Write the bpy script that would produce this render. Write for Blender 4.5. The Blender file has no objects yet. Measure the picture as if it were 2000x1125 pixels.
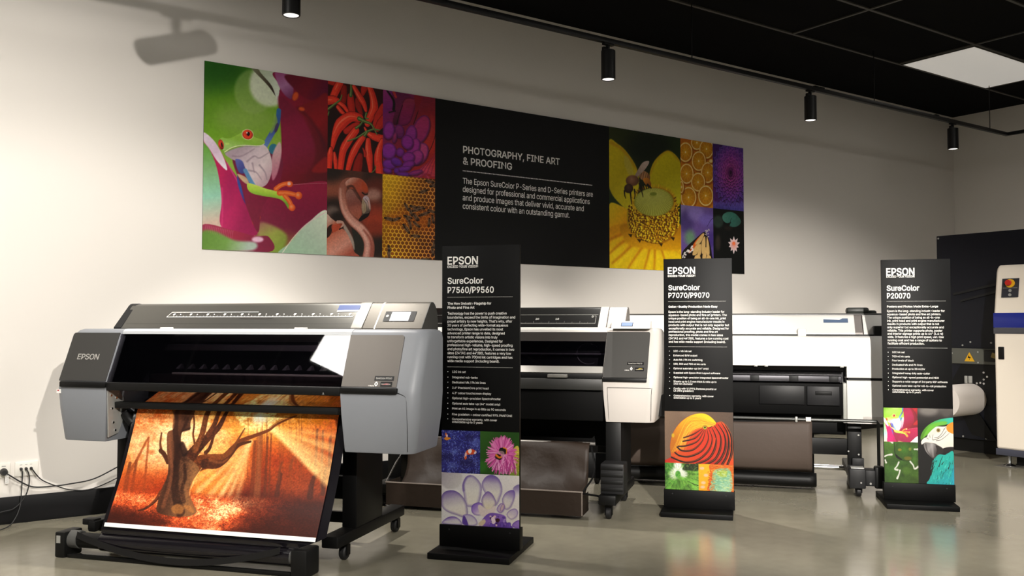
import bpy, bmesh, math, random
import numpy as np
from mathutils import Vector, Matrix

scene = bpy.context.scene
COL = scene.collection
R = math.radians

# ------------------------------------------------------------------ camera
cam_data = bpy.data.cameras.new('camera')
cam_data.sensor_width = 36.0
cam_data.lens = 31.88
cam_data.clip_start = 0.05
camera = bpy.data.objects.new('camera', cam_data)
camera.location = (0.0, 0.0, 1.12)
camera.rotation_euler = (R(92.2475), 0.0, R(-34.8))
COL.objects.link(camera)
scene.camera = camera

# ------------------------------------------------------------------ world, exposure
world = bpy.data.worlds.new('dim_room_air')
world.use_nodes = True
world.node_tree.nodes['Background'].inputs[0].default_value = (1.0, 0.95, 0.88, 1)
world.node_tree.nodes['Background'].inputs[1].default_value = 0.02
scene.world = world
vs = scene.view_settings
vs.view_transform = 'Standard'
vs.look = 'None'
vs.gamma = 1.0
vs.use_curve_mapping = False
vs.exposure = 0.0

# lamp strengths, all in one place (watts); each light itself is made in its lamp's builder
WARM = (1.0, 0.945, 0.875)
W_RAIL = 230.0       # cylinder heads on the visible track
W_FRONT = 420.0      # aimed heads on the track behind the viewer
W_SIDE = 190.0       # head at the left end of the track, aimed at the wall
E_PANEL = 25.0       # lit ceiling panels
E_FILL = 15.0        # unseen ceiling panels added for soft fill
E_DIM = 0.30         # the dimmed panel above the machine


# ------------------------------------------------------------------ materials
def srgb(c):
    return tuple((x / 12.92 if x <= 0.04045 else ((x + 0.055) / 1.055) ** 2.4) for x in c)


def hexc(s):
    s = s.lstrip('#')
    return srgb(tuple(int(s[i:i + 2], 16) / 255 for i in (0, 2, 4)))


_mats = {}


def mat(name, color='#808080', rough=0.5, metal=0.0, spec=0.5, coat=0.0, bump=0.0, bscale=40, emit=None, estr=0.0, vary=0.0, vscale=6.0):
    if name in _mats:
        return _mats[name]
    m = bpy.data.materials.new(name)
    m.use_nodes = True
    nt = m.node_tree
    b = nt.nodes['Principled BSDF']
    c = hexc(color) if isinstance(color, str) else color
    b.inputs['Base Color'].default_value = (*c, 1)
    b.inputs['Roughness'].default_value = rough
    b.inputs['Metallic'].default_value = metal
    b.inputs['Specular IOR Level'].default_value = spec
    b.inputs['Coat Weight'].default_value = coat
    b.inputs['Coat Roughness'].default_value = 0.05
    if emit:
        b.inputs['Emission Color'].default_value = (*emit, 1)
        b.inputs['Emission Strength'].default_value = estr
    if bump or vary:
        tc = nt.nodes.new('ShaderNodeTexCoord')
        nz = nt.nodes.new('ShaderNodeTexNoise')
        nz.inputs['Scale'].default_value = bscale if bump else vscale
        nz.inputs['Detail'].default_value = 4
        nt.links.new(tc.outputs['Object'], nz.inputs['Vector'])
        if bump:
            bp = nt.nodes.new('ShaderNodeBump')
            bp.inputs['Strength'].default_value = bump
            bp.inputs['Distance'].default_value = 0.002 * 40 / bscale
            nt.links.new(nz.outputs['Fac'], bp.inputs['Height'])
            nt.links.new(bp.outputs['Normal'], b.inputs['Normal'])
        if vary:
            mx = nt.nodes.new('ShaderNodeMix')
            mx.data_type = 'RGBA'
            mx.inputs[6].default_value = (*[x * (1 - vary) for x in c], 1)
            mx.inputs[7].default_value = (*[min(1, x * (1 + vary)) for x in c], 1)
            nt.links.new(nz.outputs['Fac'], mx.inputs[0])
            nt.links.new(mx.outputs[2], b.inputs['Base Color'])
    _mats[name] = m
    return m


def floor_material():
    m = bpy.data.materials.new('polished_concrete')
    m.use_nodes = True
    nt = m.node_tree
    b = nt.nodes['Principled BSDF']
    tc = nt.nodes.new('ShaderNodeTexCoord')
    n1 = nt.nodes.new('ShaderNodeTexNoise')
    n1.inputs['Scale'].default_value = 1.1
    n1.inputs['Detail'].default_value = 6
    n1.inputs['Roughness'].default_value = 0.62
    n2 = nt.nodes.new('ShaderNodeTexNoise')
    n2.inputs['Scale'].default_value = 9.0
    n2.inputs['Detail'].default_value = 5
    cr = nt.nodes.new('ShaderNodeValToRGB')
    cr.color_ramp.elements[0].position = 0.3
    cr.color_ramp.elements[0].color = (*hexc('#6c685b'), 1)
    cr.color_ramp.elements[1].position = 0.72
    cr.color_ramp.elements[1].color = (*hexc('#8d8877'), 1)
    mx = nt.nodes.new('ShaderNodeMix')
    mx.data_type = 'FLOAT'
    mx.inputs[0].default_value = 0.25
    nt.links.new(tc.outputs['Object'], n1.inputs['Vector'])
    nt.links.new(tc.outputs['Object'], n2.inputs['Vector'])
    nt.links.new(n1.outputs['Fac'], mx.inputs[2])
    nt.links.new(n2.outputs['Fac'], mx.inputs[3])
    nt.links.new(mx.outputs[0], cr.inputs['Fac'])
    nt.links.new(cr.outputs['Color'], b.inputs['Base Color'])
    mr = nt.nodes.new('ShaderNodeMapRange')
    mr.inputs[3].default_value = 0.10
    mr.inputs[4].default_value = 0.24
    nt.links.new(n1.outputs['Fac'], mr.inputs[0])
    nt.links.new(mr.outputs[0], b.inputs['Roughness'])
    b.inputs['Specular IOR Level'].default_value = 0.5
    return m


def glass_material(name, tint, opacity, rough=0.02):
    """dark see-through acrylic: a tinted clear sheet under a mirror-smooth surface"""
    m = bpy.data.materials.new(name)
    m.use_nodes = True
    nt = m.node_tree
    nt.nodes.remove(nt.nodes['Principled BSDF'])
    out = nt.nodes['Material Output']
    tr = nt.nodes.new('ShaderNodeBsdfTransparent')
    tr.inputs[0].default_value = (*tint, 1)
    df = nt.nodes.new('ShaderNodeBsdfDiffuse')
    df.inputs[0].default_value = (0.004, 0.004, 0.006, 1)
    mx = nt.nodes.new('ShaderNodeMixShader')
    mx.inputs[0].default_value = opacity
    gl = nt.nodes.new('ShaderNodeBsdfGlossy')
    gl.inputs['Roughness'].default_value = rough
    fr = nt.nodes.new('ShaderNodeFresnel')
    fr.inputs[0].default_value = 1.5
    m2 = nt.nodes.new('ShaderNodeMixShader')
    nt.links.new(tr.outputs[0], mx.inputs[1])
    nt.links.new(df.outputs[0], mx.inputs[2])
    nt.links.new(fr.outputs[0], m2.inputs[0])
    nt.links.new(mx.outputs[0], m2.inputs[1])
    nt.links.new(gl.outputs[0], m2.inputs[2])
    nt.links.new(m2.outputs[0], out.inputs[0])
    return m


def print_material(name, rough=0.4, spec=0.35, gain=1.0):
    m = bpy.data.materials.new(name)
    m.use_nodes = True
    nt = m.node_tree
    b = nt.nodes['Principled BSDF']
    at = nt.nodes.new('ShaderNodeAttribute')
    at.attribute_name = 'ink'
    nt.links.new(at.outputs['Color'], b.inputs['Base Color'])
    b.inputs['Roughness'].default_value = rough
    b.inputs['Specular IOR Level'].default_value = spec
    return m


# ------------------------------------------------------------------ object helpers
def thing(name, label, cat, loc=(0, 0, 0), rz=0.0, group=None):
    o = bpy.data.objects.new(name, None)
    o.empty_display_size = 0.1
    o.location = loc
    o.rotation_euler = (0, 0, R(rz))
    o['label'] = label
    o['category'] = cat
    if group:
        o['group'] = group
    COL.objects.link(o)
    return o


def tag(o, label, cat, group=None):
    o['label'] = label
    o['category'] = cat
    if group:
        o['group'] = group
    return o


def link_mesh(name, me, material, parent=None, kind=None, label=None):
    o = bpy.data.objects.new(name, me)
    if material:
        me.materials.append(material)
    COL.objects.link(o)
    if parent is not None:
        o.parent = parent
    if kind:
        o['kind'] = kind
    if label:
        o['label'] = label
    return o


class MB:
    """collects shapes, then links them as one mesh object"""

    def __init__(self):
        self.bm = bmesh.new()

    def face(self, pts):
        vs_ = [self.bm.verts.new(p) for p in pts]
        return self.bm.faces.new(vs_)

    def box(self, x0, x1, y0, y1, z0, z1, bev=0.0, seg=2):
        r = bmesh.ops.create_cube(self.bm, size=1.0)
        vv = r['verts']
        for v in vv:
            v.co = Vector(((x0 + x1) / 2 + v.co.x * (x1 - x0), (y0 + y1) / 2 + v.co.y * (y1 - y0), (z0 + z1) / 2 + v.co.z * (z1 - z0)))
        if bev > 0:
            es = list({e for v in vv for e in v.link_edges})
            bmesh.ops.bevel(self.bm, geom=es, offset=bev, segments=seg, affect='EDGES', profile=0.5)
        return self

    def loft(self, secs, cap=True, closed=True):
        rows = [[self.bm.verts.new(p) for p in s] for s in secs]
        n = len(rows[0])
        for a, b in zip(rows, rows[1:]):
            for i in range(n if closed else n - 1):
                j = (i + 1) % n
                self.bm.faces.new((a[i], a[j], b[j], b[i]))
        if cap:
            self.bm.faces.new(rows[0][::-1])
            self.bm.faces.new(rows[-1])
        return self

    def prism(self, poly, x0, x1, axis='x'):
        def p3(a, b, t):
            return {'x': (t, a, b), 'y': (a, t, b), 'z': (a, b, t)}[axis]
        return self.loft([[p3(a, b, x0) for a, b in poly], [p3(a, b, x1) for a, b in poly]])

    def strip(self, prof, x0, x1, nx=1, sag=None, xf=None):
        """an open sheet: profile of (y, z) swept along x"""
        rows = []
        for i in range(nx + 1):
            x = x0 + (x1 - x0) * i / nx
            rows.append([self.bm.verts.new((x if xf is None else xf(x, p), *(p if sag is None else sag(i / nx, k / (len(prof) - 1), p)))) for k, p in enumerate(prof)])
        for a, b in zip(rows, rows[1:]):
            for k in range(len(prof) - 1):
                self.bm.faces.new((a[k], b[k], b[k + 1], a[k + 1]))
        return self

    def cyl(self, p0, p1, r, seg=20, r2=None, cap=True):
        p0 = Vector(p0)
        p1 = Vector(p1)
        d = (p1 - p0).normalized()
        a = d.orthogonal().normalized()
        b = d.cross(a)
        r2 = r if r2 is None else r2
        s = []
        for p, rr in ((p0, r), (p1, r2)):
            s.append([p + (a * math.cos(2 * math.pi * i / seg) + b * math.sin(2 * math.pi * i / seg)) * rr for i in range(seg)])
        return self.loft(s, cap)

    def tube(self, pts, r, seg=8, sm=6):
        pts = [Vector(p) for p in pts]
        if sm > 1 and len(pts) > 2:
            q = []
            P = [pts[0] * 2 - pts[1]] + pts + [pts[-1] * 2 - pts[-2]]
            for i in range(1, len(P) - 2):
                for k in range(sm):
                    t = k / sm
                    q.append(0.5 * ((2 * P[i]) + (P[i + 1] - P[i - 1]) * t + (2 * P[i - 1] - 5 * P[i] + 4 * P[i + 1] - P[i + 2]) * t * t + (3 * P[i] - P[i - 1] - 3 * P[i + 1] + P[i + 2]) * t ** 3))
            q.append(pts[-1])
            pts = q
        secs = []
        prev = None
        for i, p in enumerate(pts):
            d = (pts[min(i + 1, len(pts) - 1)] - pts[max(i - 1, 0)]).normalized()
            a = d.orthogonal().normalized() if prev is None else (prev - d * prev.dot(d)).normalized()
            prev = a
            b = d.cross(a)
            secs.append([p + (a * math.cos(2 * math.pi * k / seg) + b * math.sin(2 * math.pi * k / seg)) * r for k in range(seg)])
        return self.loft(secs)

    def lathe(self, prof, c, axis='z', seg=24):
        """prof: (radius, height) pairs"""
        secs = []
        for r, h in prof:
            s = []
            for i in range(seg):
                a = 2 * math.pi * i / seg
                u, v = r * math.cos(a), r * math.sin(a)
                s.append({'z': (c[0] + u, c[1] + v, c[2] + h), 'x': (c[0] + h, c[1] + u, c[2] + v), 'y': (c[0] + u, c[1] + h, c[2] + v)}[axis])
            secs.append(s)
        return self.loft(secs)

    def build(self, name, material, parent=None, kind=None, label=None, angle=35):
        bmesh.ops.recalc_face_normals(self.bm, faces=self.bm.faces[:])
        me = bpy.data.meshes.new(name)
        self.bm.to_mesh(me)
        self.bm.free()
        if angle:
            me.polygons.foreach_set('use_smooth', [True] * len(me.polygons))
            me.set_sharp_from_angle(angle=R(angle))
        return link_mesh(name, me, material, parent, kind, label)


# outlines of a plain grotesque alphabet (advance, contours; 102 units cap height) as plain numbers
OUTLINES = [
    32, 38, 0, 37, 135, 5, 26, 35, 57, 29, 57, 24, 59, 20, 63, 17, 67, 16, 72, 15, 78, 15, 82, 16, 88, 17, 93, 20, 97, 24, 101, 29, 103, 35, 103, 41,
    103, 46, 101, 50, 97, 53, 93, 55, 88, 55, 82, 55, 78, 55, 72, 53, 67, 50, 63, 46, 59, 41, 57, 18, 35, 65, 40, 66, 42, 69, 44, 73, 45, 78, 45, 82, 44,
    87, 43, 91, 40, 94, 35, 95, 31, 94, 28, 91, 26, 87, 25, 82, 25, 78, 26, 73, 28, 69, 31, 66, 26, 100, -2, 94, -1, 89, 1, 85, 4, 82, 9, 81, 14, 80, 19,
    80, 24, 81, 29, 82, 34, 85, 39, 89, 42, 94, 44, 100, 45, 106, 44, 111, 42, 115, 39, 118, 34, 120, 29, 120, 24, 120, 19, 120, 14, 118, 9, 115, 4, 111,
    1, 106, -1, 18, 100, 7, 105, 8, 108, 11, 109, 15, 110, 19, 110, 24, 109, 28, 108, 32, 105, 35, 100, 36, 96, 35, 93, 32, 91, 28, 91, 24, 91, 19, 91,
    15, 93, 11, 96, 8, 4, 26, 0, 96, 102, 108, 102, 38, 0, 38, 90, 1, 85, 39, -1, 30, 0, 22, 2, 16, 7, 11, 12, 8, 19, 7, 27, 7, 33, 9, 38, 13, 43, 17,
    47, 28, 56, 43, 67, 47, 70, 51, 75, 52, 78, 52, 81, 52, 85, 49, 89, 45, 91, 40, 92, 37, 92, 34, 91, 31, 89, 29, 86, 28, 83, 27, 80, 28, 76, 29, 73,
    34, 65, 41, 57, 88, 0, 73, 0, 34, 46, 24, 59, 20, 64, 17, 69, 16, 74, 15, 80, 16, 86, 18, 92, 22, 96, 27, 100, 33, 102, 40, 103, 47, 102, 53, 100,
    58, 96, 62, 92, 64, 87, 65, 81, 64, 76, 63, 72, 61, 68, 58, 65, 51, 59, 31, 43, 26, 39, 22, 35, 20, 31, 19, 26, 20, 22, 22, 17, 25, 14, 29, 11, 33,
    10, 39, 9, 45, 10, 50, 12, 56, 15, 60, 19, 64, 24, 67, 30, 69, 37, 70, 45, 82, 45, 81, 36, 79, 29, 77, 23, 74, 18, 69, 12, 67, 9, 61, 5, 54, 1, 47,
    -1, 39, 41, 1, 4, 16, 64, 14, 102, 27, 102, 26, 64, 40, 55, 1, 24, 18, 41, 18, 53, 20, 65, 23, 77, 26, 88, 31, 99, 35, 108, 47, 108, 42, 97, 38, 86,
    35, 74, 32, 63, 31, 52, 30, 41, 31, 32, 32, 23, 34, 13, 38, 3, 42, -8, 47, -19, 35, -19, 28, -4, 22, 11, 19, 26, 41, 55, 1, 24, 7, -19, 13, -7, 17,
    4, 20, 14, 23, 23, 24, 32, 24, 41, 24, 52, 22, 63, 20, 74, 16, 86, 12, 97, 7, 108, 19, 108, 24, 99, 28, 88, 32, 77, 35, 65, 36, 53, 37, 41, 36, 26,
    32, 11, 27, -4, 19, -19, 43, 91, 2, 4, 40, 7, 40, 73, 51, 73, 51, 7, 4, 12, 34, 12, 45, 78, 45, 78, 34, 44, 38, 1, 4, 8, -24, 14, 14, 27, 14, 17,
    -24, 45, 91, 1, 4, 67, 49, 67, 38, 23, 38, 23, 49, 46, 38, 1, 16, 19, -1, 16, 0, 13, 2, 11, 5, 10, 8, 11, 12, 13, 15, 16, 17, 19, 17, 23, 17, 26, 15,
    28, 12, 28, 8, 28, 5, 26, 2, 23, 0, 47, 50, 1, 4, 47, 107, 14, -15, 3, -15, 36, 107, 48, 91, 2, 24, 45, -1, 35, 0, 26, 5, 19, 12, 14, 23, 11, 36, 10,
    51, 11, 66, 14, 79, 19, 89, 26, 97, 35, 102, 45, 103, 56, 102, 65, 97, 72, 89, 77, 79, 80, 66, 81, 51, 80, 36, 77, 23, 72, 12, 65, 5, 56, 0, 24, 45,
    10, 52, 11, 58, 15, 63, 21, 66, 29, 68, 39, 69, 51, 68, 63, 66, 73, 63, 81, 58, 87, 52, 91, 45, 92, 38, 91, 33, 87, 28, 81, 25, 73, 23, 63, 22, 51,
    23, 39, 25, 29, 28, 21, 33, 15, 38, 11, 49, 91, 2, 4, 15, 0, 15, 11, 78, 11, 78, 0, 7, 55, 102, 55, 0, 42, 0, 42, 90, 17, 72, 17, 85, 40, 102, 50,
    91, 1, 42, 13, 0, 13, 9, 47, 46, 56, 56, 60, 61, 62, 65, 64, 70, 64, 74, 63, 79, 62, 84, 59, 87, 55, 90, 50, 91, 45, 92, 39, 91, 34, 89, 31, 87, 28,
    83, 26, 78, 25, 72, 13, 72, 14, 81, 17, 88, 22, 95, 29, 99, 36, 102, 45, 103, 54, 102, 61, 99, 67, 95, 72, 89, 75, 82, 76, 74, 76, 69, 74, 64, 71,
    58, 67, 52, 53, 36, 31, 12, 31, 11, 78, 11, 78, 0, 51, 91, 1, 46, 44, -1, 35, -1, 27, 2, 20, 6, 14, 11, 10, 18, 9, 26, 22, 26, 23, 21, 25, 17, 29,
    14, 33, 12, 38, 10, 44, 10, 50, 11, 55, 12, 59, 15, 63, 19, 65, 23, 66, 29, 65, 34, 63, 39, 60, 43, 55, 47, 48, 49, 40, 50, 31, 50, 31, 60, 58, 90,
    14, 90, 14, 102, 74, 102, 74, 92, 42, 56, 42, 58, 53, 58, 62, 55, 69, 51, 74, 44, 77, 37, 79, 29, 77, 21, 74, 13, 69, 7, 62, 2, 53, 0, 52, 91, 2, 7,
    8, 21, 8, 32, 49, 102, 62, 102, 22, 33, 83, 33, 83, 21, 6, 56, 0, 56, 24, 56, 29, 56, 64, 69, 64, 69, 0, 53, 91, 1, 53, 44, -1, 36, 0, 28, 2, 22, 6,
    17, 12, 13, 19, 12, 26, 24, 26, 25, 22, 28, 18, 31, 15, 35, 12, 39, 10, 44, 10, 50, 11, 55, 13, 60, 16, 63, 21, 65, 26, 66, 32, 65, 39, 63, 44, 59,
    49, 55, 52, 50, 55, 44, 55, 38, 55, 33, 54, 29, 52, 26, 49, 13, 51, 19, 102, 73, 102, 73, 90, 30, 90, 27, 60, 31, 63, 36, 65, 41, 66, 46, 67, 53, 66,
    59, 64, 64, 61, 69, 57, 73, 52, 76, 46, 78, 40, 78, 33, 77, 23, 74, 15, 69, 8, 62, 3, 54, 0, 54, 91, 2, 32, 45, -1, 36, 0, 28, 3, 22, 8, 17, 15, 14,
    23, 13, 32, 14, 40, 16, 48, 20, 57, 27, 68, 50, 102, 64, 102, 30, 52, 29, 52, 31, 55, 33, 58, 36, 60, 39, 61, 43, 62, 47, 63, 56, 62, 63, 59, 69, 54,
    74, 48, 77, 40, 78, 31, 77, 22, 74, 15, 69, 8, 62, 3, 54, 0, 24, 45, 10, 51, 10, 56, 13, 60, 16, 63, 20, 65, 26, 65, 31, 65, 37, 63, 43, 60, 47, 56,
    50, 51, 52, 45, 53, 40, 52, 35, 50, 31, 47, 28, 43, 26, 38, 25, 32, 26, 26, 28, 20, 31, 16, 35, 13, 40, 10, 55, 91, 1, 7, 19, 0, 65, 90, 12, 90, 12,
    102, 78, 102, 78, 90, 33, 0, 56, 91, 3, 44, 45, -1, 36, 0, 27, 2, 20, 7, 15, 12, 11, 19, 10, 27, 11, 33, 13, 39, 16, 44, 20, 48, 25, 51, 31, 53, 24,
    56, 19, 62, 15, 68, 14, 76, 15, 83, 18, 90, 23, 95, 29, 100, 37, 102, 45, 103, 54, 102, 61, 100, 67, 95, 72, 90, 75, 83, 76, 76, 75, 68, 72, 62, 67,
    56, 60, 53, 65, 51, 70, 48, 74, 44, 77, 39, 79, 33, 80, 27, 79, 19, 76, 12, 70, 7, 63, 2, 55, 0, 24, 45, 10, 52, 10, 57, 12, 61, 15, 65, 18, 67, 23,
    67, 28, 67, 33, 64, 38, 61, 42, 57, 45, 51, 46, 45, 47, 39, 46, 34, 45, 29, 42, 26, 38, 24, 33, 23, 28, 24, 23, 26, 18, 29, 15, 33, 12, 39, 10, 24,
    45, 58, 50, 58, 55, 60, 59, 63, 61, 66, 63, 70, 64, 75, 63, 80, 62, 84, 59, 87, 55, 90, 50, 91, 45, 92, 40, 91, 35, 90, 32, 87, 29, 84, 27, 80, 27,
    75, 27, 70, 29, 66, 32, 63, 36, 60, 40, 58, 57, 91, 2, 32, 45, 103, 54, 102, 62, 99, 69, 94, 74, 87, 77, 79, 78, 69, 77, 62, 75, 54, 70, 45, 63, 34,
    40, 0, 26, 0, 60, 50, 61, 50, 60, 47, 57, 44, 55, 42, 51, 40, 48, 39, 44, 39, 35, 40, 27, 43, 21, 47, 17, 54, 14, 61, 13, 70, 14, 79, 17, 87, 22, 94,
    29, 99, 36, 102, 24, 45, 92, 40, 91, 35, 89, 31, 86, 28, 81, 26, 76, 25, 70, 26, 64, 28, 59, 31, 55, 35, 51, 40, 49, 45, 49, 51, 49, 56, 51, 60, 55,
    63, 59, 65, 64, 65, 70, 65, 76, 63, 81, 60, 86, 56, 89, 51, 91, 65, 96, 2, 12, 3, 0, 40, 102, 55, 102, 93, 0, 79, 0, 57, 60, 53, 74, 46, 96, 49, 96,
    43, 74, 38, 60, 17, 0, 4, 22, 28, 22, 40, 74, 40, 74, 28, 66, 91, 3, 28, 12, 0, 12, 102, 48, 102, 58, 101, 66, 98, 72, 94, 76, 88, 79, 82, 80, 75,
    79, 69, 77, 64, 75, 60, 71, 57, 67, 55, 63, 53, 63, 52, 68, 51, 73, 49, 77, 45, 80, 41, 83, 35, 84, 27, 83, 20, 80, 13, 75, 8, 69, 4, 60, 1, 49, 0,
    13, 25, 11, 49, 11, 59, 13, 66, 16, 70, 21, 71, 27, 70, 32, 68, 37, 65, 41, 61, 44, 56, 46, 50, 46, 25, 46, 13, 25, 57, 48, 57, 53, 58, 58, 59, 62,
    62, 65, 65, 67, 70, 67, 74, 66, 81, 63, 86, 57, 89, 48, 90, 25, 90, 67, 102, 1, 58, 53, -1, 41, 0, 30, 5, 21, 13, 14, 23, 10, 36, 8, 51, 10, 66, 14,
    79, 21, 89, 30, 97, 41, 102, 53, 103, 61, 103, 68, 101, 75, 98, 80, 94, 85, 89, 90, 84, 93, 77, 95, 70, 82, 70, 80, 75, 78, 79, 75, 83, 71, 86, 67,
    88, 63, 90, 58, 91, 53, 91, 45, 90, 37, 86, 30, 81, 25, 73, 22, 63, 21, 51, 22, 39, 25, 29, 30, 21, 37, 15, 45, 12, 53, 11, 58, 11, 63, 12, 67, 14,
    71, 16, 75, 19, 78, 23, 80, 27, 82, 32, 95, 32, 93, 25, 90, 18, 86, 12, 80, 8, 75, 4, 68, 1, 61, -1, 68, 100, 2, 30, 44, 0, 19, 0, 19, 11, 43, 11,
    54, 13, 64, 16, 71, 22, 76, 30, 79, 40, 80, 51, 79, 62, 76, 72, 71, 80, 64, 86, 55, 89, 44, 90, 19, 90, 19, 102, 45, 102, 59, 100, 71, 96, 80, 88,
    87, 78, 91, 66, 92, 51, 91, 36, 87, 24, 80, 14, 70, 6, 58, 2, 4, 25, 102, 25, 0, 12, 0, 12, 102, 69, 84, 1, 12, 12, 0, 12, 102, 74, 102, 74, 90, 25,
    90, 25, 57, 71, 57, 71, 46, 25, 46, 25, 11, 75, 11, 75, 0, 70, 82, 1, 10, 12, 0, 12, 102, 74, 102, 74, 90, 25, 90, 25, 56, 69, 56, 69, 44, 25, 44,
    25, 0, 71, 104, 1, 58, 54, -1, 41, 0, 30, 5, 21, 13, 14, 23, 9, 36, 8, 51, 9, 66, 14, 79, 21, 89, 30, 97, 41, 102, 53, 103, 61, 103, 68, 101, 75, 98,
    81, 94, 86, 89, 90, 83, 93, 77, 95, 70, 82, 70, 80, 74, 77, 79, 75, 82, 71, 85, 67, 88, 63, 90, 58, 91, 53, 91, 44, 90, 37, 86, 30, 81, 25, 73, 22,
    63, 21, 51, 22, 39, 25, 29, 30, 21, 37, 15, 45, 12, 54, 11, 62, 11, 69, 14, 75, 19, 79, 25, 82, 32, 83, 40, 87, 40, 57, 40, 57, 51, 96, 51, 96, 40,
    94, 28, 90, 18, 84, 10, 75, 4, 65, 0, 72, 103, 1, 12, 12, 0, 12, 102, 25, 102, 25, 58, 78, 58, 78, 102, 91, 102, 91, 0, 78, 0, 78, 46, 25, 46, 25, 0,
    73, 60, 1, 12, 6, 0, 6, 11, 24, 11, 24, 90, 6, 90, 6, 102, 54, 102, 54, 90, 37, 90, 37, 11, 54, 11, 54, 0, 74, 79, 1, 26, 37, -1, 29, 0, 21, 2, 15,
    7, 10, 13, 8, 20, 7, 29, 7, 35, 20, 35, 20, 29, 21, 21, 24, 15, 30, 11, 37, 10, 44, 11, 50, 15, 53, 21, 54, 29, 54, 102, 67, 102, 67, 29, 66, 20, 64,
    13, 59, 7, 53, 2, 45, 0, 75, 93, 3, 8, 21, 29, 21, 43, 28, 52, 35, 61, 42, 69, 73, 102, 90, 102, 46, 55, 7, 12, 0, 12, 102, 25, 102, 25, 67, 25, 45,
    25, 39, 25, 0, 4, 74, 0, 38, 52, 46, 62, 90, 0, 76, 79, 1, 6, 12, 0, 12, 102, 25, 102, 25, 11, 72, 11, 72, 0, 77, 126, 1, 40, 12, 0, 12, 102, 30,
    102, 55, 37, 57, 32, 60, 25, 62, 17, 64, 10, 61, 10, 64, 17, 66, 24, 68, 32, 70, 37, 95, 102, 114, 102, 114, 0, 101, 0, 101, 58, 101, 65, 101, 74,
    101, 83, 101, 91, 103, 91, 100, 82, 96, 73, 93, 64, 91, 58, 68, 0, 57, 0, 34, 58, 32, 64, 29, 72, 26, 82, 22, 91, 24, 91, 24, 83, 24, 74, 24, 66, 24,
    58, 24, 0, 78, 105, 1, 24, 12, 0, 12, 102, 27, 102, 69, 37, 73, 30, 78, 21, 83, 11, 81, 11, 80, 22, 80, 31, 80, 39, 80, 102, 93, 102, 93, 0, 77, 0,
    40, 58, 35, 66, 30, 76, 22, 90, 24, 91, 24, 77, 25, 66, 25, 58, 25, 0, 79, 107, 2, 24, 53, -1, 41, 0, 30, 5, 21, 13, 14, 23, 10, 36, 8, 51, 10, 66,
    14, 79, 21, 89, 30, 97, 41, 102, 53, 103, 66, 102, 77, 97, 86, 89, 93, 79, 97, 66, 99, 51, 97, 36, 93, 23, 86, 13, 77, 5, 66, 0, 24, 53, 11, 62, 12,
    70, 15, 77, 21, 82, 29, 85, 39, 86, 51, 85, 63, 82, 73, 77, 81, 70, 87, 62, 90, 53, 91, 45, 90, 37, 87, 30, 81, 25, 73, 22, 63, 21, 51, 22, 39, 25,
    29, 30, 21, 37, 15, 45, 12, 80, 89, 1, 32, 12, 0, 12, 102, 47, 102, 58, 101, 66, 97, 73, 92, 78, 86, 81, 78, 82, 70, 81, 61, 78, 53, 73, 47, 66, 41,
    58, 38, 47, 37, 22, 37, 22, 48, 47, 48, 54, 49, 59, 51, 64, 54, 67, 59, 68, 64, 69, 70, 68, 75, 67, 80, 64, 85, 59, 88, 54, 90, 46, 90, 25, 90, 25,
    0, 81, 107, 3, 8, 49, 32, 63, 32, 74, 17, 77, 13, 94, -10, 80, -10, 69, 5, 66, 9, 24, 53, -1, 41, 0, 30, 5, 21, 13, 14, 23, 10, 36, 8, 51, 10, 66,
    14, 79, 21, 89, 30, 97, 41, 102, 53, 103, 66, 102, 77, 97, 86, 89, 93, 79, 97, 66, 99, 51, 97, 36, 93, 23, 86, 13, 77, 5, 66, 0, 24, 53, 11, 62, 12,
    70, 15, 77, 21, 82, 29, 85, 39, 86, 51, 85, 63, 82, 73, 77, 81, 70, 87, 62, 90, 53, 91, 45, 90, 37, 87, 30, 81, 25, 73, 22, 63, 21, 51, 22, 39, 25,
    29, 30, 21, 37, 15, 45, 12, 82, 90, 2, 32, 12, 0, 12, 102, 47, 102, 58, 101, 67, 98, 73, 93, 78, 87, 81, 79, 82, 70, 81, 62, 78, 54, 73, 48, 67, 43,
    58, 41, 47, 40, 19, 40, 19, 51, 47, 51, 54, 52, 60, 53, 64, 56, 67, 60, 68, 65, 69, 70, 68, 76, 67, 81, 64, 85, 60, 88, 54, 90, 47, 90, 25, 90, 25,
    0, 4, 71, 0, 46, 46, 61, 46, 86, 0, 83, 89, 1, 71, 45, -2, 34, -1, 26, 2, 18, 6, 13, 12, 9, 19, 8, 27, 21, 27, 22, 22, 25, 18, 28, 14, 33, 12, 39,
    10, 45, 10, 51, 10, 57, 12, 62, 15, 66, 18, 68, 23, 69, 28, 68, 32, 66, 36, 63, 39, 59, 41, 49, 44, 37, 48, 26, 52, 17, 58, 12, 65, 10, 74, 12, 83,
    15, 90, 20, 95, 28, 100, 36, 102, 45, 103, 55, 102, 63, 100, 70, 95, 75, 90, 79, 83, 80, 76, 67, 76, 65, 82, 60, 87, 53, 91, 45, 92, 39, 91, 33, 90,
    29, 87, 26, 84, 24, 80, 23, 75, 24, 70, 26, 67, 30, 64, 34, 62, 42, 59, 53, 56, 62, 53, 67, 50, 72, 48, 76, 44, 79, 40, 81, 34, 82, 28, 81, 20, 77,
    13, 72, 7, 65, 2, 56, -1, 84, 90, 1, 8, 6, 90, 6, 102, 83, 102, 83, 90, 51, 90, 51, 0, 39, 0, 39, 90, 85, 103, 1, 30, 52, -2, 41, 0, 31, 3, 23, 9,
    17, 16, 13, 25, 12, 35, 12, 102, 25, 102, 25, 36, 26, 29, 28, 23, 32, 17, 37, 14, 44, 11, 52, 10, 60, 11, 66, 14, 71, 17, 75, 23, 78, 29, 79, 36, 79,
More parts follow.
